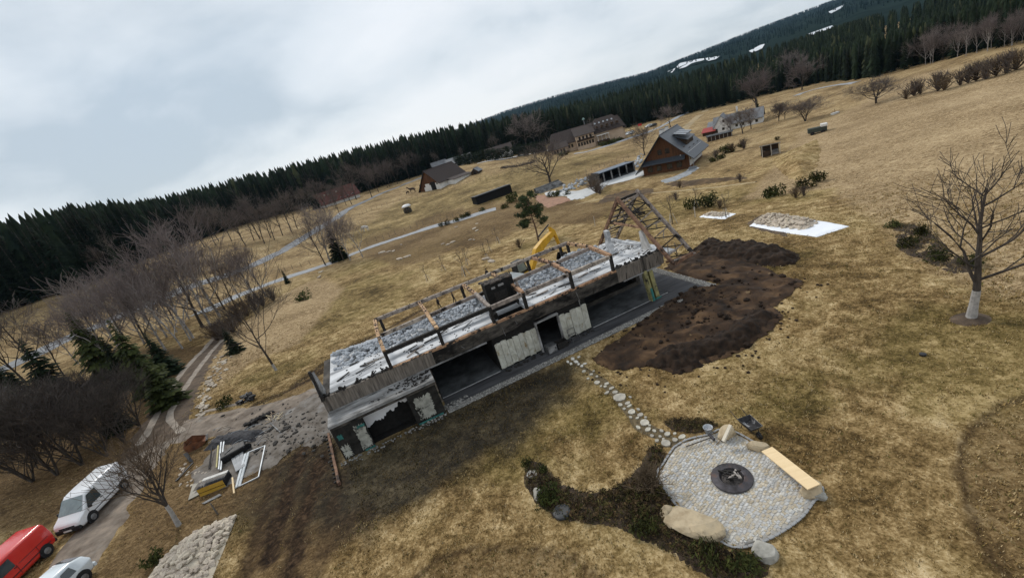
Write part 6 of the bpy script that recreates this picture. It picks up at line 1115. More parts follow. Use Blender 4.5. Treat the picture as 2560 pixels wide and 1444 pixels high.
# horses
def horse(label, u_, v_, hpx, rz, m, graze):
    g, h = px_h(u_, v_, hpx); P = thing('horse', label, 'horse', g, rz); P.scale = (h / 1.6,) * 3
    nk = [(.78, 0, 1.28), (1.02, 0, 1.0), (1.2, 0, .55), (1.32, 0, .28)] if graze else [(.78, 0, 1.32), (1.0, 0, 1.6), (1.22, 0, 1.72), (1.42, 0, 1.52)]
    J = [(-.55, 0, 1.15), (0, 0, 1.08), (.5, 0, 1.12)] + nk; E_ = [(i, i + 1) for i in range(6)]; R_ = [.29, .31, .29, .2, .15, .12, .07]
    for x, y, hind in ((-.55, .15, 1), (-.6, -.15, 1), (.5, .14, 0), (.55, -.14, 0)):
        n_ = len(J); J += [(x, y, .85), (x + (.08 if hind else .0), y, .62), (x - (.12 if hind else 0), y, .42), (x, y, .06)]; E_ += [(0 if hind else 2, n_), (n_, n_ + 1), (n_ + 1, n_ + 2), (n_ + 2, n_ + 3)]; R_ += [.15 if hind else .12, .09, .055, .05]
    n_ = len(J); J += [(-.86, 0, 1.1), (-.95, 0, .6)]; E_ += [(0, n_), (n_, n_ + 1)]; R_ += [.06, .05]
    me = bpy.data.meshes.new('body'); me.from_pydata(J, E_, []); me.materials.append(m); b = link('body', me, P); b.modifiers.new('skin', 'SKIN')
    for i, sv_ in enumerate(me.skin_vertices[0].data): sv_.radius = (R_[i] * .85, R_[i]); sv_.use_root = (i == 1)
    b.modifiers.new('sub', 'SUBSURF').render_levels = 1
    for y in (-.05, .05): MB().beam((nk[-2][0], y, nk[-2][2] + .08), (nk[-2][0], y, nk[-2][2] + .22), .05, .04).build('ear', m, P)
horse('dark brown horse standing in front of the barn', 1033, 482, 15, 3.0, mat('bay_coat', (.05, .03, .022), None, 4, .8), False); horse('white horse grazing on the meadow below the road', 916, 578, 17, 2.8, mat('white_coat', (.62, .60, .57), None, 4, .8), True); horse('dark horse grazing left of the brown one near the barn', 1020, 486, 9, 1.0, MATS['bay_coat'], True)
g, h = px_h(1021, 531, 18); t_ = thing('hay_feeder', 'round hay feeder with a white top on the horse meadow', 'feeder', g); t_.scale = (h / 1.8,) * 3
for k in range(12): a = k * .5236; MB().beam((1.0 * math.cos(a), 1.0 * math.sin(a), 0), (1.0 * math.cos(a), 1.0 * math.sin(a), 1.5), .05).build('bar', M_STEEL, t_)
MB().lathe((0, 0, .1), [(.9, 0), (.95, .7), (.6, 1.2)], 16).build('hay', mat('dark_hay', (.06, .05, .035), None, 4), t_); MB().lathe((0, 0, 1.5), [(1.2, 0), (1.15, .2), (.7, .5), (.1, .6)], 20).build('roof', mat('white_lid', (.72, .73, .74), None, 3, .5), t_, True)
# paddock fence posts along the lane and the road
def posts(pts, n, h, label, group, m=M_STAKE):
    C_ = resample(gpoly(pts), 1.0); ii = np.linspace(0, len(C_) - 1, n).astype(int)
    for k in ii: x, y = C_[k]; tag(MB().tube((0, 0, -.1), (U(-.05, .05), U(-.05, .05), h * U(.9, 1.1)), .06, .05, 6).build('fence_post', m, None, loc=(x, y, gz(x, y))), label, 'fence post', group)
M_POSTD = mat('grey_post', (.16, .14, .12), (.09, .08, .07), 4, .95)
posts([(700,680),(800,655),(880,625),(960,597),(1050,565),(1150,540)], 26, 1.2, 'grey fence post along the paddock side of the lane', 'fence posts along the lane', M_POSTD)
posts([(900,540),(960,515),(1020,500),(1080,487),(1140,468),(1200,452),(1260,440),(1330,418)], 30, 1.3, 'grey fence post of the horse paddock by the barn', 'paddock fence posts', M_POSTD); posts([(1440,440),(1500,420),(1560,400),(1600,385)], 12, 1.3, 'grey fence post on the meadow above the carport', 'fence posts above the carport', M_POSTD)
tag(MB().tube((0, 0, 0), (0, 0, .9), .05, .04, 6).build('marker_post', M_POSTD, None, loc=gp(545, 1285)), 'small dark post beside the near stone pile', 'post')
# ------------------------------------------------------------------ houses and sheds in the valley
M_SLATE = mat('slate_roof', (.062, .072, .088), (.036, .043, .053), 1.2, .4, .15, stretch=(1, 4, 4)); M_WOODW = mat('brown_timber_wall', (.135, .060, .026), (.06, .027, .013), 1.0, .8, .3, stretch=(4, 4, .3)); M_WWALL = mat('white_render', (.70, .70, .69), (.58, .58, .57), .8, .9, .05); M_BROOF = mat('brown_tile_roof', (.052, .038, .034), (.028, .021, .019), 1.5, .8, .2, stretch=(1, 3, 3)); M_PANE = mat('dark_pane', (.018, .02, .023), None, 3, .1, spec=.7)
M_FRAMEW = mat('white_frame', (.66, .66, .64), None, 3, .6); M_BEAMD = mat('dark_beam', (.045, .028, .018), None, 4, .8); M_CREAM = mat('cream_render', (.50, .385, .285), (.42, .32, .235), .7, .9); M_GREYR = mat('grey_tin_roof', (.20, .21, .225), (.13, .135, .145), .8, .6, .1); M_REDR = mat('dull_red_roof', (.15, .055, .045), (.09, .04, .034), 1, .8, .2)
def bldg(name, label, u_, v_, yaw, cat_='house', z=None):
    g = gp(u_, v_); return thing(name, label, cat_, g if z is None else at(u_, v_, z), yaw)
def perp(u_, v_): r_ = ray(u_, v_); return math.atan2(r_[1], r_[0]) - math.pi / 2
def gable(P, W_, D_, zl, zr_, xa, zr, wall, roof, gmat=None, o=.6, eL=.6, eR=.6, th=.18, base=-1.2, hipf=0):
    gmat = gmat or wall
    MB().add([(0, 0, base), (W_, 0, base), (W_, 0, zr_), (xa, 0, zr - .12), (0, 0, zl), (0, D_, base), (W_, D_, base), (W_, D_, zr_), (xa, D_, zr - .12), (0, D_, zl)], [(0, 1, 2, 3, 4), (9, 8, 7, 6, 5), (0, 4, 9, 5), (1, 6, 7, 2), (0, 5, 6, 1)]).build('wall', wall, P)
    sl = (zr - zl) / xa; sr = (zr - zr_) / (W_ - xa); out_ = []
    R = [MB().slab([(-eL, -o, zl - sl * eL), (xa, -o, zr), (xa, D_ + o, zr), (-eL, D_ + o, zl - sl * eL)][::-1], th).build('roof', roof, P), MB().slab([(xa, -o, zr + .02), (W_ + eR, -o, zr_ - sr * eR), (W_ + eR, D_ + o, zr_ - sr * eR), (xa, D_ + o, zr + .02)][::-1], th).build('roof', roof, P)]
    MB().beam((xa, -o, zr + .05), (xa, D_ + o, zr + .05), .28, .14).build('ridge_cap', roof, P); return R
def win(P, x0, x1, z0, z1, y=-.03, side=None, fr=None):
    """window on the front (plane y) or, with side=x, on the right wall (x0..x1 along depth)"""
    f_ = (lambda a, b, c, d, e, g_: MB().b2(a, b, c, d, e, g_)) if side is None else (lambda a, b, c, d, e, g_: MB().b2(side - c - .06, side - d - .06 + .0, a, b, e, g_))
    w = f_(x0 - .08, x1 + .08, y - .02, y + .02, z0 - .08, z1 + .08).build('window', fr or M_FRAMEW, P); f_(x0, x1, y - .05, y - .022, z0, z1).build('pane', M_PANE, w); return w
# timber house
T = bldg('timber_house', 'brown timber house with dark slate roof and solar panels on the slope', 1611, 441, -.70); T.scale = (1.08, 1.08, 1.05)
gable(T, 11.0, 12.6, 2.9, 3.9, 5.6, 9.3, M_WOODW, M_SLATE, o=1.6, eL=1.6, eR=1.5)
MB().slab([(0.2, -1.5, 2.75), (10.4, -1.5, 2.75), (10.4, .0, 3.6), (.2, .0, 3.6)], .14).build('porch_roof', M_SLATE, T)
for k in range(46): x = .12 + k * .24; zt = min(2.9 + (9.0 - 2.9) * x / 5.6, 3.9 + (9.0 - 3.9) * (11 - x) / 5.4) - .25; MB().b2(x - .1, x + .1, -.05, 0, -.2, zt).build('plank', M_WOODW, T)
for x in (1.2, 3.4, 5.9, 8.2): win(T, x, x + 1.1, .8, 2.0, -.1, fr=M_BEAMD)
for x in (4.2, 6.0): win(T, x, x + .9, 4.6, 5.7, -.1, fr=M_BEAMD)
MB().b2(11.0, 11.06, .2, 12.4, .6, 3.9).build('side_panel', M_WWALL, T)
for k in range(5): win(T, .6 + k * 1.55, 1.75 + k * 1.55, 1.9, 3.4, -.08, side=11.0, fr=M_BEAMD)
for (y, x) in ((1.6, 5.1), (2.6, 5.2), (6.2, 5.1)): c = MB().b2(x - .35, x + .35, y, y + .8, 8.4, 10.1).build('chimney', M_WWALL, T); MB().b2(x - .42, x + .42, y - .07, y + .87, 10.1, 10.2).build('chimney_cap', M_SLATE, c)
sr = (9.3 - 3.9) / 5.4
dm = MB().add([(7.0, 4.0, 7.9), (9.9, 4.0, 5.1), (9.9, 4.0, 6.3), (7.0, 10.4, 7.9), (9.9, 10.4, 5.1), (9.9, 10.4, 6.3)], [(0, 1, 2), (5, 4, 3), (1, 4, 5, 2)]).build('dormer', M_BEAMD, T); MB().slab([(6.6, 3.6, 8.0), (10.4, 3.6, 6.35), (10.4, 10.8, 6.35), (6.6, 10.8, 8.0)][::-1], .16).build('dormer_roof', M_SLATE, dm)
for k in range(3): y = 4.0 + k * 2.2; pnl = MB().slab([(7.0, y, 8.3), (10.0, y, 7.5), (10.0, y + 1.9, 7.5), (7.0, y + 1.9, 8.3)][::-1], .08).build('solar_panel', M_SLATE, T); MB().slab([(7.1, y + .1, 8.33), (9.9, y + .1, 7.58), (9.9, y + 1.8, 7.58), (7.1, y + 1.8, 8.33)][::-1], .02).build('cell_face', mat('solar_cell', (.035, .05, .075), None, 4, .2, spec=.8), pnl); MB().beam((7.0, y + .9, 7.7), (7.0, y + .9, 8.25), .08).build('bracket', M_STEEL, pnl)
for k in range(6): y = 1.0 + k * 2.0; x = 10.6 if k % 2 else 9.9; MB().beam((x, y, 9.3 - sr * (x - 5.6) + .12), (x, y + 1.1, 9.3 - sr * (x - 5.6) + .12), .12, .12).build('snow_guard', M_BEAMD, T)
MB().tube((12.2, -1.2, -.5), (12.2, -1.2, 3.1), .05, .05, 6).build('downpipe', M_GALV, T); MB().b2(10.8, 13.4, -2.6, -.8, -.6, .12).build('step', M_WWALL, T); MB().b2(11.2, 12.8, -2.2, -1.2, .12, .6).build('planter', M_GREYR, T)
tag(MB().lathe((0, 0, 0), [(.12, 0), (.16, .12), (.1, .25)], 12).build('porch_lamp', M_FRAMEW, T, loc=(9.3, -.2, 3.4)), None)
# carport built into the bank
CP = bldg('carport', 'long dark carport with pillars set into the bank beside the white yard', 1508, 456, .27, 'carport'); MB().slab([(-1.0, -.6, 2.9), (11.2, -.6, 2.9), (11.2, 4.4, 2.75), (-1.0, 4.4, 2.75)], .16).build('roof', mat('blue_grey_roof', (.13, .165, .215), (.09, .11, .145), .6, .5), CP); MB().b2(-.8, 11, 4.0, 4.2, -1, 2.55).build('rear_wall', M_BLACK, CP); MB().b2(10.8, 11, 0, 4, -1, 2.9).build('side_wall', M_CONC, CP); MB().b2(-1, -.8, 0, 4, -1, 2.9).build('side_wall', M_CONC, CP); MB().b2(-.8, 11, 0, 4, -.6, .05).build('floor', M_FLOOR, CP)
for k in range(5): x = .3 + 2.6 * k; MB().b2(x, x + .32, -.35, -.05, -.6, 2.76).build('pillar', M_LEDGE, CP)
tag(MB().b2(-.75, .75, -.5, .5, 0, 1.1).build('green_container', mat('dark_green_paint', (.02, .045, .035), None, 3, .5), None, loc=gp(1483, 450), rz=.3, bevel=.06), 'dark green container at the left end of the carport', 'container')
for grp_, n_, (u0, v0, u1, v1) in (('rock slope left of the carport', 60, (1405, 476, 1482, 448)), ('rock wall right of the carport', 26, (1586, 420, 1606, 396))):
    for k in range(n_): f = U(0, 1); g = gp(u0 + (u1 - u0) * f + U(-6, 6), v0 + (v1 - v0) * f + U(-9, 7)); tag(link('retaining_rock', rocks[k % 8], None, g + [0, 0, U(0, .5)], U(0, 6), U(.35, .85)), 'pale grey rock in the ' + grp_, 'rock', grp_)
FT = thing('bank_steps', 'wooden-edged retaining steps left of the rock slope', 'steps', gp(1352, 484), .42)
for k in range(5): MB().b2(0, 9.5, k * .7, k * .7 + .12, -.5, .25 + .35 * k).build('riser', M_LEDGE, FT); MB().b2(0, 9.5, k * .7 + .12, k * .7 + .7, -.5, .2 + .35 * k).build('tread', M_FLOOR, FT)
# black shed
SH = bldg('black_shed', 'long low black shed with a mono-pitch roof on the horse meadow', 1194, 512, .40, 'shed'); MB().b2(0, 13.5, 0, 3.6, -.6, 2.45).build('wall', mat('black_cladding', (.007, .007, .008), (.004, .004, .0045), 2, .8, .2, stretch=(5, 5, .3)), SH); MB().slab([(-.3, -.4, 2.75), (13.9, -.4, 2.75), (13.9, 4.0, 2.5), (-.3, 4.0, 2.5)], .12).build('roof', mat('dark_felt', (.024, .028, .035), None, 1, .5), SH)
for k in range(17): MB().b2(.05 + k * .8, .75 + k * .8, -.04, 0, -.1, 2.42).build('cladding_board', MATS['black_cladding'], SH)
# barn
B_ = bldg('barn', 'white and brown barn with a big dark tiled roof beside the meadow', 1053, 480, -.78, 'barn'); gable(B_, 14.5, 17, 1.2, 3.0, 7.2, 9.0, M_WWALL, M_BROOF, o=.9, eL=1.0, eR=.8); MB().add([(.1, -.05, 1.2), (14.4, -.05, 3.0), (7.2, -.05, 8.75)], [(0, 1, 2)]).add([(0.1, -.05, -.3), (3.2, -.05, -.3), (3.2, -.05, 3.2), (.1, -.05, 1.2)], [(0, 1, 2, 3)]).build('timber_gable', M_WOODW, B_)
for k in range(16): x = .6 + k * .86; zt = min(1.2 + 7.55 * x / 7.2, 3.0 + 5.75 * (14.5 - x) / 7.3) - .3; MB().b2(x - .36, x + .36, -.10, -.06, 3.3 if x > 3 else 0, max(3.35, zt)).build('gable_board', M_WOODW, B_)
MB().b2(8.4, 11.6, -.12, .05, -.3, 3.4).build('barn_door', M_BLACK, B_); MB().b2(4.6, 7.6, -.16, -.06, .1, 3.0).build('door_leaf', M_WWALL, B_); win(B_, 12.6, 13.5, 2.0, 2.7, -.08); MB().b2(14.5, 19.0, 5.0, 17, -1, 2.0).build('lean_to', M_WWALL, B_); MB().slab([(14.2, 4.6, 2.9), (19.6, 4.6, 2.0), (19.6, 17.6, 2.0), (14.2, 17.6, 2.9)][::-1], .15).build('lean_to_roof', M_BROOF, B_)
HT = bldg('field_hut', 'tiny gabled hut on the meadow right of the barn', 1180, 438, -.5, 'hut'); gable(HT, 3.6, 4, 1.4, 1.4, 1.8, 2.8, M_BEAMD, M_GREYR, o=.3, eL=.4, eR=.4); MB().b2(1.2, 2.3, -.05, 0, 0, 1.3).build('door', M_BLACK, HT)
# inn
I_ = bldg('country_inn', 'large cream inn with brown roofs and balconies before the forest', 1395, 384, perp(1455, 365) + .10, 'inn'); I_.scale = (.95, .95, .88)
gable_ = lambda *a, **k: gable(I_, *a, **k)
def ridge_house(P, x0, x1, D_, ze, zr, wall, roof, y0=0.0, o=.8, hip=0.0):
    MB().b2(x0, x1, y0, y0 + D_, -2, ze).build('wall', wall, P); ym = y0 + D_ / 2; s = (zr - ze) / (D_ / 2)
    MB().slab([(x0 - o, y0 - o, ze - s * o), (x1 + o, y0 - o, ze - s * o), (x1 + o - hip, ym, zr), (x0 - o + hip, ym, zr)], .2).build('roof', roof, P); MB().slab([(x0 - o + hip, ym, zr), (x1 + o - hip, ym, zr), (x1 + o, y0 + D_ + o, ze - s * o), (x0 - o, y0 + D_ + o, ze - s * o)], .2).build('roof', roof, P)
    if not hip:
        for x in (x0, x1): MB().add([(x, y0, ze - .01), (x, y0 + D_, ze - .01), (x, ym, zr - .2)], [(0, 1, 2)]).build('gable_wall', wall, P)
    else:
        for x, q in ((x0 - o, 1), (x1 + o, -1)): MB().add([(x, y0 - o, ze - s * o), (x, y0 + D_ + o, ze - s * o), (x + q * hip, ym, zr)], [(0, 1, 2)]).build('roof', roof, P)
ridge_house(I_, -2, 36, 13, 4.6, 10.6, M_CREAM, M_BROOF, 2.0, 1.0, 2.0)
ridge_house(I_, 20, 35, 15, 5.6, 11.8, M_CREAM, M_BROOF, .5, 1.2, 4.0)
MB().b2(10.5, 20, -.6, 2.5, -2, 6.0).build('wing_wall', M_CREAM, I_); MB().slab([(9.8, -1.4, 6.0), (20.8, -1.4, 6.0), (20.8, 8, 10.2), (9.8, 8, 10.2)], .2).build('wing_roof', M_BROOF, I_); MB().b2(10.8, 19.8, -1.6, -.62, 2.9, 3.1).b2(10.8, 19.8, -1.65, -1.58, 3.1, 3.9).build('balcony', M_BEAMD, I_)
for k in range(6): win(I_, 11.1 + k * 1.45, 12.0 + k * 1.45, .5, 2.2, -.63, fr=M_BEAMD)
for k in range(4): win(I_, 12.0 + k * 1.9, 12.9 + k * 1.9, 3.6, 5.3, -.63, fr=M_BEAMD)
MB().b2(-3.5, 5.0, -2, 2.0, -2, 3.0).build('annex_wall', M_CREAM, I_); MB().slab([(-4.5, -3.0, 2.7), (6, -3.0, 2.7), (6, 2.2, 5.4), (-4.5, 2.2, 5.4)], .2).build('annex_roof', M_BROOF, I_)
for x in (-1.8, -.4, 1.6, 3.0): win(I_, x, x + .8, .4, 1.9, -2.03, fr=M_BEAMD)
for x in (6.2, 7.8): win(I_, x, x + .9, 1.0, 2.6, 1.97, fr=M_BEAMD)
for k in range(5): MB().b2(21.5 + k * 2.6, 22.7 + k * 2.6, -.75, 2.0, 7.0, 8.3).build('roof_dormer', M_BEAMD, I_)
for k in range(5): MB().box((22.0 + k * 2.2, 3.6, 9.6), (.8, .1, .9), m=Matrix.Rotation(-.6, 3, 'X')).build('skylight', M_GALV, I_)
MB().b2(21, 27, -3.0, .5, -2, .4).build('terrace', M_BEAMD, I_)
for x in (21.2, 23.2, 25.2, 26.8): MB().b2(x, x + .2, -2.9, -2.7, .4, 3.2).build('terrace_post', M_FRAMEW, I_)
MB().b2(20.8, 27.2, -3.2, .5, 3.2, 3.4).build('terrace_roof', M_FRAMEW, I_); MB().tube((17.5, 9, 9), (17.5, 9, 13.5), .25, .2, 8).build('bell_mast', M_GREYR, I_); MB().lathe((17.5, 9, 13.2), [(.8, 0), (.7, .5), (.1, 1.2)], 10).build('bell_cap', mat('verdigris', (.2, .3, .28), None, 3), I_)
HD = [tuft_shrub(760, 30, M_SHRUB)]; 
for i, (u_, v_) in enumerate(((1522, 362), (1535, 358), (1548, 352), (1508, 365), (1405, 390), (1415, 387))): g, h = px_h(u_, v_, 14); plant_tree('inn_hedge', SHR[i % 4], g, U(0, 6), (h * 1.3, h, h), 'dark hedge bush beside the cream inn', 'hedge', 'hedge bushes at the inn')
for i, (u_, v_, m_, lab) in enumerate(((1562, 340, M_BLKP, 'black car parked beside the inn, leftmost'), (1570, 338, M_VWHITE, 'white car parked beside the inn, in the middle'), (1580, 335, M_GALV, 'silver car parked beside the inn, rightmost'))): pf = gp(u_, v_); yw = perp(u_, v_) + 1.2; dv = np.array([math.cos(yw), math.sin(yw), 0]) * 2; vehicle('parked_car', lab, 'car', pf - dv, pf + dv, m_, 'car', 4.2, 1.75, 1.5)
for i, (u_, v_) in enumerate(((1622, 318), (1633, 316))): pf = gp(u_, v_); dv = np.array([2, .4, 0]); vehicle('parked_car', ('dark car' if i else 'pale car') + ' parked by the forest beyond the timber house', 'car', pf - dv, pf + dv, M_BLKP if i else M_VWHITE, 'car', 4.2, 1.75, 1.5)
g, h = px_h(1597, 327, 16); FL = thing('flag', 'red flag on a pole beside the inn car park', 'flag', g); MB().tube((0, 0, 0), (0, 0, h), .06, .05, 6).build('pole', M_GALV, FL); MB().slab([(0.05, 0, h), (2.2, .2, h - .2), (2.2, .25, h - .25), (.05, .05, h - .05)], 1.1).build('cloth', mat('red_cloth', (.55, .03, .03), None, 3), FL)
# white farmhouse
W = bldg('white_farmhouse', 'long white farmhouse with grey roofs half hidden by bare trees', 1786, 336, perp(1835, 320) - .12, 'farmhouse'); W.scale = (.9, .9, .85)
ridge_house(W, 0, 17, 7, 3.0, 6.2, M_WWALL, M_GREYR, 1.2, .5); gable(W, 6.2, 8, 2.6, 3.2, 2.9, 7.0, M_WWALL, M_GREYR, o=.4, eL=.9, eR=.5); win(W, .4, 1.3, .4, 1.9, -.04, fr=M_BEAMD); win(W, 3.0, 3.9, 1.0, 2.0); win(W, 3.4, 4.1, 4.1, 5.1); win(W, 5.1, 5.7, 1.4, 2.0)
for k in range(4): win(W, 7.6 + 2.3 * k, 8.5 + 2.3 * k, 1.0, 2.1, 1.17)
MB().b2(8.0, 8.6, 4.3, 4.9, 5.4, 8.6).build('chimney', M_WWALL, W); MB().b2(-2.5, 0, 3, 7, -1, 2.6).build('annex', M_WWALL, W); MB().slab([(-3, 2.6, 2.9), (0.2, 2.6, 2.9), (.2, 7.4, 4.6), (-3, 7.4, 4.6)], .15).build('annex_roof', M_GREYR, W)
R_ = bldg('red_lean_to', 'small red-roofed lean-to in front of the white farmhouse', 1757, 342, perp(1757, 340) - .3, 'shed'); MB().b2(0, 4.2, 0, 2.4, -1, 1.3).build('wall', M_BEAMD, R_); MB().slab([(-.3, -.5, 1.3), (4.6, -.5, 1.3), (4.6, 2.6, 2.5), (-.3, 2.6, 2.5)], .12).build('roof', mat('red_tin', (.33, .045, .04), (.25, .035, .03), 2, .5), R_)
WD = bldg('wood_store', 'dark low wood store below the white farmhouse', 1768, 356, perp(1768, 356) - .05, 'shed'); MB().b2(0, 7.5, 0, 1.6, -1, 1.5).build('stack', M_BEAMD, WD); MB().slab([(-.2, -.4, 1.7), (7.8, -.4, 1.7), (7.8, 1.9, 1.9), (-.2, 1.9, 1.9)], .1).build('roof', M_FLOOR, WD)
for k in range(7): MB().b2(.1 + k * 1.2, .22 + k * 1.2, -.2, 0, -1, 1.6).build('post', M_STAKE, WD)
L_ = bldg('log_shelter', 'open wooden shelter with a pale roof edge on the garden slope', 1905, 394, perp(1915, 388) + .1, 'shelter'); MB().slab([(-.2, -.7, 2.6), (3.6, -.7, 2.6), (3.6, 1.9, 2.1), (-.2, 1.9, 2.1)], .14).build('roof', M_LEDGE, L_); MB().b2(0, 3.4, 1.4, 1.55, -.4, 2.1).build('rear_wall', M_BEAMD, L_); MB().b2(.1, 1.6, -.2, 1.3, -.4, 1.2).build('log_stack', M_BEAMD, L_); MB().b2(1.9, 3.2, .2, 1.3, -.4, 1.0).build('sacks', M_LEDGE, L_)
for x in (0, 1.7, 3.3): MB().b2(x, x + .14, -.5, -.36, -.4, 2.5).build('post', M_STAKE, L_)
TR = bldg('trailer', 'dark farm trailer with a white front box on the meadow edge', 2021, 341, perp(2030, 338) + .1, 'trailer'); MB().b2(0, 3.6, 0, 1.7, .5, 1.5).build('bed', mat('dull_green', (.05, .06, .05), None, 3), TR, bevel=.05); MB().b2(2.5, 3.7, -.05, 1.75, 1.5, 2.0).build('front_box', M_FRAMEW, TR)
for x in (.8, 2.8): MB().tube((x, -.1, .4), (x, .1, .4), .42, .42, 16).build('wheel', M_TYRE, TR)
wb_ = bldg('water_trough', 'small white trough far out on the right meadow', 2084, 288, .2, 'trough'); MB().b2(0, 2.2, 0, .9, 0, .5).build('tub', M_FRAMEW, wb_, bevel=.08); MB().tube((.9, .4, .5), (.9, .4, 1.5), .05, .05, 6).build('tap_post', M_RUST, wb_)
# far roofs between trees
for nm, lab, u_, v_, w_, d_, ze, zr, wall, roof, yw in (('red_roof_house', 'long house with a dull red roof behind roadside trees', 808, 520, 22, 11, 2.2, 8.0, M_WWALL, M_REDR, .25), ('grey_roof_house', 'low house with a grey roof behind the dark hedge left of the inn', 1122, 421, 15, 10, 2.4, 5.2, M_WWALL, M_GREYR, .0), ('pale_flat_house', 'pale low house just right of the grey roof behind the hedge', 1160, 410, 12, 8, 2.6, 3.4, M_WWALL, M_GREYR, .1), ('hedge_house', 'whitish house half hidden in the forest edge above the hedge', 1222, 402, 14, 9, 3.0, 6.0, M_WWALL, M_BROOF, .1), ('roadside_house', 'small pale house among the trees by the road', 1088, 430, 9, 7, 3.2, 5.8, M_WWALL, M_GREYR, .2)):
    P = bldg(nm, lab, u_, v_, perp(u_, v_) + yw); ridge_house(P, 0, w_, d_, ze, zr, wall, roof, 0, .8)
    for k in range(int(w_ / 3.5)): win(P, 1.0 + 3.4 * k, 2.2 + 3.4 * k, 1.2, 2.6)
    if 'red' in nm:
        for k in (4, 6, 11): MB().box((k, 2.6, 6.0), (1.0, .1, 1.1), m=Matrix.Rotation(.78, 3, 'X')).build('skylight', M_FRAMEW, P)
g = at(8, 1032, 1.0); P = thing('grey_shed', 'dark pitched roof with a pale gable cut by the left edge', 'shed', gp(-72, 1048), .55); P.scale = (.62, .62, .62); gable(P, 6.0, 7, 2.4, 2.4, 3.0, 4.4, M_WWALL, mat('dark_brown_roof', (.03, .022, .02), None, 2, .7), o=.6); MB().slab([(5.5, -1.5, 1.9), (9.0, -1.5, 1.4), (9.0, 4, 1.4), (5.5, 4, 1.9)], .12).build('awning', mat('blue_grey_sheet', (.32, .34, .42), None, 2, .5), P)
HG = thing('clipped_hedge', 'tall dark conifer hedge along the meadow left of the inn', 'hedge', gp(1290, 397)); V, Fc = [], []; rr = random.Random(3); C_ = resample(gpoly([(1122,418),(1180,410),(1250,400),(1310,390),(1365,378)]), 1.2); hz = gp(1290, 397)
for x, y in C_:
    z = gz(x, y)
    for k in range(7): clump(V, Fc, (x - hz[0] + rr.uniform(-1, 1), y - hz[1] + rr.uniform(0, 3), z - hz[2] + rr.uniform(.5, 5.6)), 1.1, 16, rr, .9, .5)
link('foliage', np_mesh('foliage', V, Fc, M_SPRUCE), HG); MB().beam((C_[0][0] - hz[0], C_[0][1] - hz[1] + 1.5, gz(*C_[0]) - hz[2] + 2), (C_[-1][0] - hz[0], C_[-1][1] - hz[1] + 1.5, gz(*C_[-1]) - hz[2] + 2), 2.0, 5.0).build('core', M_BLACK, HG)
mb = None; BR = thing('brush_pile', 'long low heap of dark brush on the meadow left of the oak', 'brush pile', gp(1295, 416)); V, Fc = [], []; C_ = resample(gpoly([(1255,421),(1290,417),(1330,408)]), 1.0); hz = gp(1295, 416)
for x, y in C_: clump(V, Fc, (x - hz[0], y - hz[1], gz(x, y) - hz[2] + .3), .8, 40, rr, .5, .4)
link('brush', np_mesh('brush', V, Fc, M_TWIG), BR)
for k, (pts, h, lab, w_) in enumerate((([(1830,452),(1760,462),(1700,470),(1650,462),(1700,452),(1780,445),(1860,440),(1895,447)], 1.1, 'long brown earth bank below the timber house', 0), ([(1560,474),(1512,488),(1480,512),(1560,500),(1640,482),(1640,468)], .5, 'rough brown bank below the white yard', 0), ([(1925,400),(1980,380),(2030,350),(2050,345),(2060,375),(2050,420),(2030,445),(1985,455),(1950,440)], 1.8, 'grassy earth bank above the evergreen shrubs', 1))):
    o = patch('earth_bank', gpoly(pts), (GROUND if w_ else mat('rough_bank', (.135, .088, .046), (.035, .022, .012), .5, .95, .6, detail=10)), .0, .5, .5, lambda X, Y, S: smooth(0, 3.5, S) * h * .55 * (.5 + fbm(X * .25, Y * .25, 7 + k, 3)) + (fbm(X * .9, Y * .9, 4, 4) - .5) * .45 * smooth(0, 1, S), 12 + k, .3); structure(o)
# ------------------------------------------------------------------ forest, hills, haze
EDGE = [(-330,960),(-150,872),(0,785),(120,745),(250,700),(432,623),(560,578),(640,552),(800,505),(920,455),(1000,438),(1100,402),(1200,392),(1300,372),(1400,345),(1500,322),(1600,300),(1690,285),(1780,262),(1880,235),(1980,214),(2080,204),(2200,190),(2300,165),(2400,140),(2560,108),(2760,66)]
EW = []
for u_, v_ in EDGE:
    g = gp(u_, v_); d_ = math.hypot(g[0], g[1]); k = min(1, 300 / d_); EW.append((g[0] * k, g[1] * k))
EW = resample(np.array(EW), 3.4); nE = len(EW)
M_FOR = mat('forest_needles', (.013, .021, .013), (.004, .008, .0055), .35, .9, rnd=.38, c3=(.010, .016, .008), spec=.1)
FM = [spruce_meshes(20, (2.3, 2.7, 3.1, 2.5, 2.9)[k], 1200 + k, 46, 10, M_FOR, .06, 4, .6, (.62, .7, .58, .75, .66)[k]) for k in range(5)]
cnt = 0; tf = nE / 300
lab_ = lambda u: ('tall dark spruce at the forest edge above the left field', 'spruces of the left forest edge') if u < .36 else (('tall dark spruce at the forest edge behind the barn and inn', 'spruces of the middle forest edge') if u < .62 else ('dark spruce at the edge of the right-hand wood', 'spruces of the right wood edge'))
for i in range(300):
    f = (i / 299) ** 1.35; q = EW[min(int(f * (nE - 1)), nE - 1)]; d_ = np.hypot(*q); rd = q / d_; off = U(-1, 3) if i % 2 else U(4, 8); x, y = q + rd * off + np.array([U(-1, 1), U(-1, 1)]); hh_ = U(18.5, 23.5) * float(np.interp(f, (0, .2, .3, .42, .52, .62, .75, 1), (1.05, 1.02, 1.12, 1.15, 1.0, .78, .66, .60))); lb = lab_(f); plant_tree('spruce_tree', FM[i % 5], (x, y, gz(x, y) - .3), U(0, 6.3), (hh_ / 20 * U(.85, 1.2),) * 2 + (hh_ / 20,), lb[0], 'tree', lb[1])
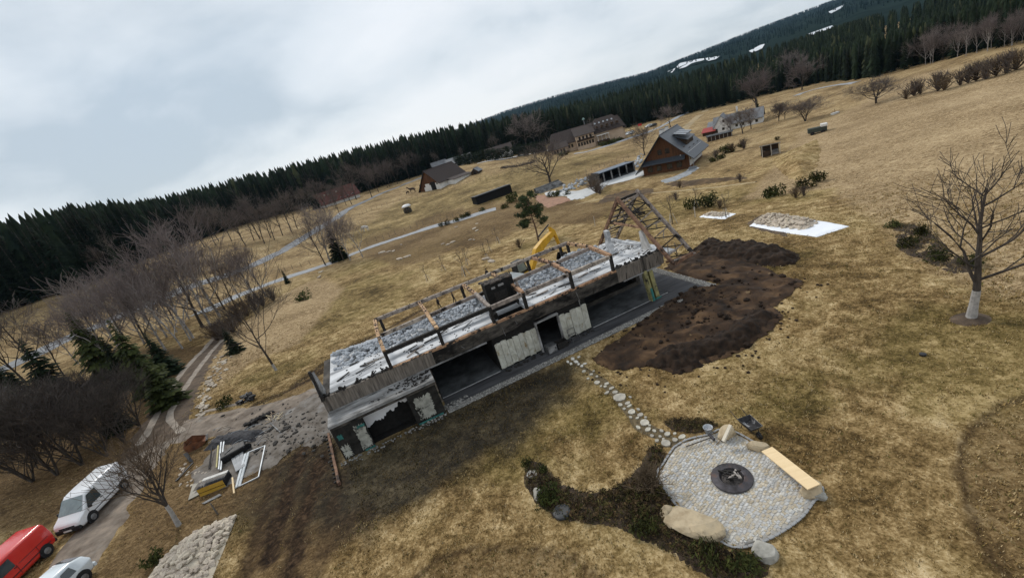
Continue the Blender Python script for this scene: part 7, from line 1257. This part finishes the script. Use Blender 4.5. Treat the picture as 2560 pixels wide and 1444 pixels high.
# the wood behind the edge: one mass of low-detail trees
rs = np.random.RandomState(9); TV, TFc = [], []
def lowtree(rr, sides=6, tiers=9):
    V, F_ = [], []
    for k in range(tiers):
        z0 = .05 + .95 * k / tiers; z1 = min(1.0, z0 + .95 / tiers * 2.4); r_ = .125 * (1 - k / tiers) ** .7 * rr.uniform(.75, 1.15) + .01; o = len(V); V.append((0, 0, z1))
        for s in range(sides * 2): a = math.pi * s / sides + rr.uniform(-.2, .2); q = r_ * (rr.uniform(.75, 1.35) if s % 2 else rr.uniform(.4, .7)); V.append((q * math.cos(a), q * math.sin(a), z0 - (.02 if s % 2 else -.03)))
        F_ += [(o, o + 1 + s, o + 1 + (s + 1) % (sides * 2)) for s in range(sides * 2)]
    return np.array(V), np.array(F_)
LT = [lowtree(random.Random(k)) for k in range(6)]
def mass(name, label, P, H_, m, tones):
    VV, FF, CC = [], [], []; o = 0
    for (x, y, z), h, tn in zip(P, H_, tones):
        v, f = LT[rs.randint(6)]; a = rs.uniform(0, 6.3); c, s = math.cos(a), math.sin(a); w = h * rs.uniform(.8, 1.15)
        VV.append(np.stack([x + (v[:, 0] * c - v[:, 1] * s) * w, y + (v[:, 0] * s + v[:, 1] * c) * w, z + v[:, 2] * h], -1)); FF.append(f + o); o += len(v); CC.append(np.tile(tn, (len(v), 1)))
    return tag(link(name, np_mesh(name, np.concatenate(VV), np.concatenate(FF), m, False, {'tone': np.concatenate(CC)})), label, 'forest', kind='stuff')
M_MASS = mat('forest_mass_needles', (.016, .025, .016), (.005, .010, .007), .08, .9, attr='tone', c3=(.016, .025, .012), spec=.1)
P, H_, Tn = [], [], []
for i in range(0, nE):
    q = EW[i]; d_ = np.hypot(*q); rd = q / d_; fr = i / nE; depth = 75 if fr < .55 else 75 + 420 * min(1, (fr - .55) / .25); k = 8.0
    while k < depth:
        if rs.rand() < (1.0 if k < 60 else .62):
            x, y = q + rd * (k + rs.uniform(-2, 2)) + rs.uniform(-2, 2, 2); P.append((x, y)); H_.append(rs.uniform(18, 24.5) * float(np.interp(fr, (0, .2, .3, .42, .52, .62, .75, 1), (1.05, 1.02, 1.12, 1.15, 1.0, .78, .66, .60)))); b = rs.uniform(.55, 1.35)
            Tn.append((b, b, b, 1) if rs.rand() > .05 else (3.4, 2.4, 2.2, 1))
        k += 3.6 if k < 60 else 6.5
P = np.array(P); Pz = terr(P[:, 0], P[:, 1]) + 0; mass('forest', 'dense dark spruce forest behind the edge trees', np.column_stack([P, Pz]), H_, M_MASS, Tn)
for i in range(16):
    f = U(.05, .62); q = EW[int(f * (nE - 1))]; q = q - q / np.hypot(*q) * U(1, 5); h = U(9, 15); plant_tree('bare_tree', KB[3 + i % 3], (q[0], q[1], gz(*q)), U(0, 6), (h / 8 * .7,) * 2 + (h / 8,), 'brownish bare tree standing against the dark spruce forest edge', 'tree', 'bare trees against the forest edge')
# bare broadleaf trees standing in front of the right wood
for i in range(26):
    u_, v_ = U(2260, 2560), 0; v_ = 186 - (u_ - 2200) * .215 + U(-6, 2); g, h = px_h(u_, v_, U(50, 80)); plant_tree('bare_tree', KB[i % 3], g, U(0, 6), (h / 8 * .8,) * 2 + (h / 8,), 'pinkish bare birch in front of the right wood', 'tree', 'birches before the right wood')
# distant wooded hill
SKY = np.array([(900,400),(1150,322),(1262,279),(1330,258),(1400,237),(1480,216),(1560,196),(1620,181),(1700,150),(1800,110),(1900,70),(2000,33),(2080,3),(2160,-30),(2300,-80),(2560,-165),(2900,-270)], float)
us = np.arange(900, 2900, 14.0); vs = np.interp(us, SKY[:, 0], SKY[:, 1]) ; rows = 22; HP = np.zeros((len(us), rows, 3))
for i, (u_, v_) in enumerate(zip(us, vs)):
    top = at_dist(u_, v_, 3000.0); az_ = top[:2] / np.hypot(*top[:2]); dt = np.hypot(*top[:2])
    for k in range(rows):
        f = k / (rows - 1); dd = 640 + (dt - 640) * f; z0 = 3; z = z0 + (top[2] - z0 - 5) * (f ** 1.15) + (float(fbm(u_ * .012, f * 6, 5, 3)) - .5) * 34 * math.sin(f * math.pi); HP[i, k] = (az_[0] * dd, az_[1] * dd, z)
ii = np.arange(len(us) * rows).reshape(len(us), rows); F_ = np.stack([ii[:-1, :-1], ii[1:, :-1], ii[1:, 1:], ii[:-1, 1:]], -1).reshape(-1, 4)
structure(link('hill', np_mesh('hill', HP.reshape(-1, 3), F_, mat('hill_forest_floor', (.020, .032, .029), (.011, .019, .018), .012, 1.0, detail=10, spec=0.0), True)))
def hill_at(a, b):                                   # bilinear point on the hill sheet
    i = min(int(a), len(us) - 2); k = min(int(b), rows - 2); fa, fb = a - i, b - k; return (HP[i, k] * (1 - fa) + HP[i + 1, k] * fa) * (1 - fb) + (HP[i, k + 1] * (1 - fa) + HP[i + 1, k + 1] * fa) * fb
def proj(Pt): d = np.asarray(Pt) - np.array([0, 0, CAMH]); w = d @ _F; b = d @ _R / w * FPX; a = -(d @ _U) / w * FPX; return 1280 + a * math.sin(ROLL) + b * math.cos(ROLL), 722 + a * math.cos(ROLL) - b * math.sin(ROLL)
HG_ = np.array([[proj(HP[i, k]) for k in range(rows)] for i in range(len(us))])
def hill_px(u_, v_):
    d = (HG_[:, 12:, 0] - u_) ** 2 + (HG_[:, 12:, 1] - v_) ** 2; i, k = np.unravel_index(np.argmin(d), d.shape); return HP[i, k + 12]
SNOW = [[(1690,168),(1700,158),(1745,148),(1800,140),(1790,148),(1740,160),(1700,172)], [(1872,128),(1900,113),(1912,110),(1905,122),(1880,132)], [(1665,180),(1690,170),(1680,182)], [(2020,85),(2080,64),(2085,68),(2030,88)], [(2070,30),(2110,12),(2104,20),(2078,34)]]
snow_c = []
M_SN = MATS['old_snow']
for pl_ in SNOW:
    q = []
    for u_, v_ in pl_:
        best = None; r_ = ray(u_, v_); r_ = r_ / math.hypot(r_[0], r_[1])
        ai = np.interp(u_, us, np.arange(len(us)))
        # walk the ray outwards until it meets the hill surface
        for dd in np.linspace(560, 3900, 700):
            pt = np.array([0, 0, CAMH]) + r_ * dd; a_ = math.atan2(pt[0], pt[1]); azs = np.arctan2(HP[:, -1, 0], HP[:, -1, 1]); i = int(np.argmin(np.abs(azs - a_))); dk = np.hypot(HP[i, :, 0], HP[i, :, 1]); z = np.interp(dd, dk, HP[i, :, 2])
            if pt[2] < z + 2.5: best = pt; break
        q.append(best if best is not None else hill_px(u_, v_))
    structure(MB().add([tuple(p) for p in q], [tuple(range(len(q)))]).build('snow_field', mat('bluish_grey_snow', (.62, .65, .69), (.5, .53, .57), .01, .9))); snow_c.append(np.array(pl_))  # hill snow coloured a slightly bluish grey, less white than the snow strip
P, H_, Tn = [], [], []
for k in range(11000):
    a = rs.uniform(0, len(us) - 1.01); b = (.16 + .84 * rs.uniform(0, 1) ** .8) * (rows - 1.01) if k > 4000 else rows - 1.02; pt = hill_at(a, b); pu, pv = proj(pt + np.array([0, 0, 10]))
    if any(inside(c, np.array([pu]), np.array([pv + 3]))[0] for c in snow_c): continue
    vil = 1 if (2110 < pu < 2400 and -20 < pv < 60 and pv > 70 - (pu - 2020) * .33) else 0
    if vil and rs.rand() < .6: Tn.append((5.5, 3.6, 3.4, 1)); H_.append(rs.uniform(6, 9))
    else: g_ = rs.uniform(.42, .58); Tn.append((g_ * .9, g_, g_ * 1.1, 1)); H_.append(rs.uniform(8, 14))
    P.append(pt)
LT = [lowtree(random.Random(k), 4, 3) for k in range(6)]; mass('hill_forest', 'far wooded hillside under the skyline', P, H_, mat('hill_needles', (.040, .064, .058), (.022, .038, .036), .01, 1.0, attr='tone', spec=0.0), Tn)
for i, (u_, v_) in enumerate(((2172, 14), (2205, 22), (2240, 12), (2290, 10), (2330, 4), (2190, 40))):
    pt = hill_px(u_, v_ + 4); V_ = thing('hillside_house', ('pale', 'reddish', 'white', 'pinkish', 'grey', 'lowest')[i] + ' tiny house of the village on the far hill', 'house', pt + [0, 0, 2], perp(u_, v_) + U(-.4, .4)); V_.scale = (1.0,) * 3; ridge_house(V_, 0, 12, 8, 5, 9, M_WWALL if i % 2 == 0 else M_CREAM, M_REDR if i % 3 else M_BROOF, 0, .5)
# air: a thin even haze over the valley
hz = MB().b2(-3200, 7500, -120, 5200, -60, 1500).build('haze', bpy.data.materials.new('haze')); hz.data.materials.clear(); hm = bpy.data.materials.new('haze_air'); hm.use_nodes = True; hn = hm.node_tree; 
for n_ in list(hn.nodes): hn.nodes.remove(n_)
ho = hn.nodes.new('ShaderNodeOutputMaterial'); hv = hn.nodes.new('ShaderNodeVolumePrincipled'); hv.inputs['Color'].default_value = (.42, .68, 1.0, 1); hv.inputs['Density'].default_value = HAZE_D; hv.inputs['Anisotropy'].default_value = .3
hn.links.new(hv.outputs[0], ho.inputs['Volume']); hz.data.materials.append(hm); hz['kind'] = 'stuff'
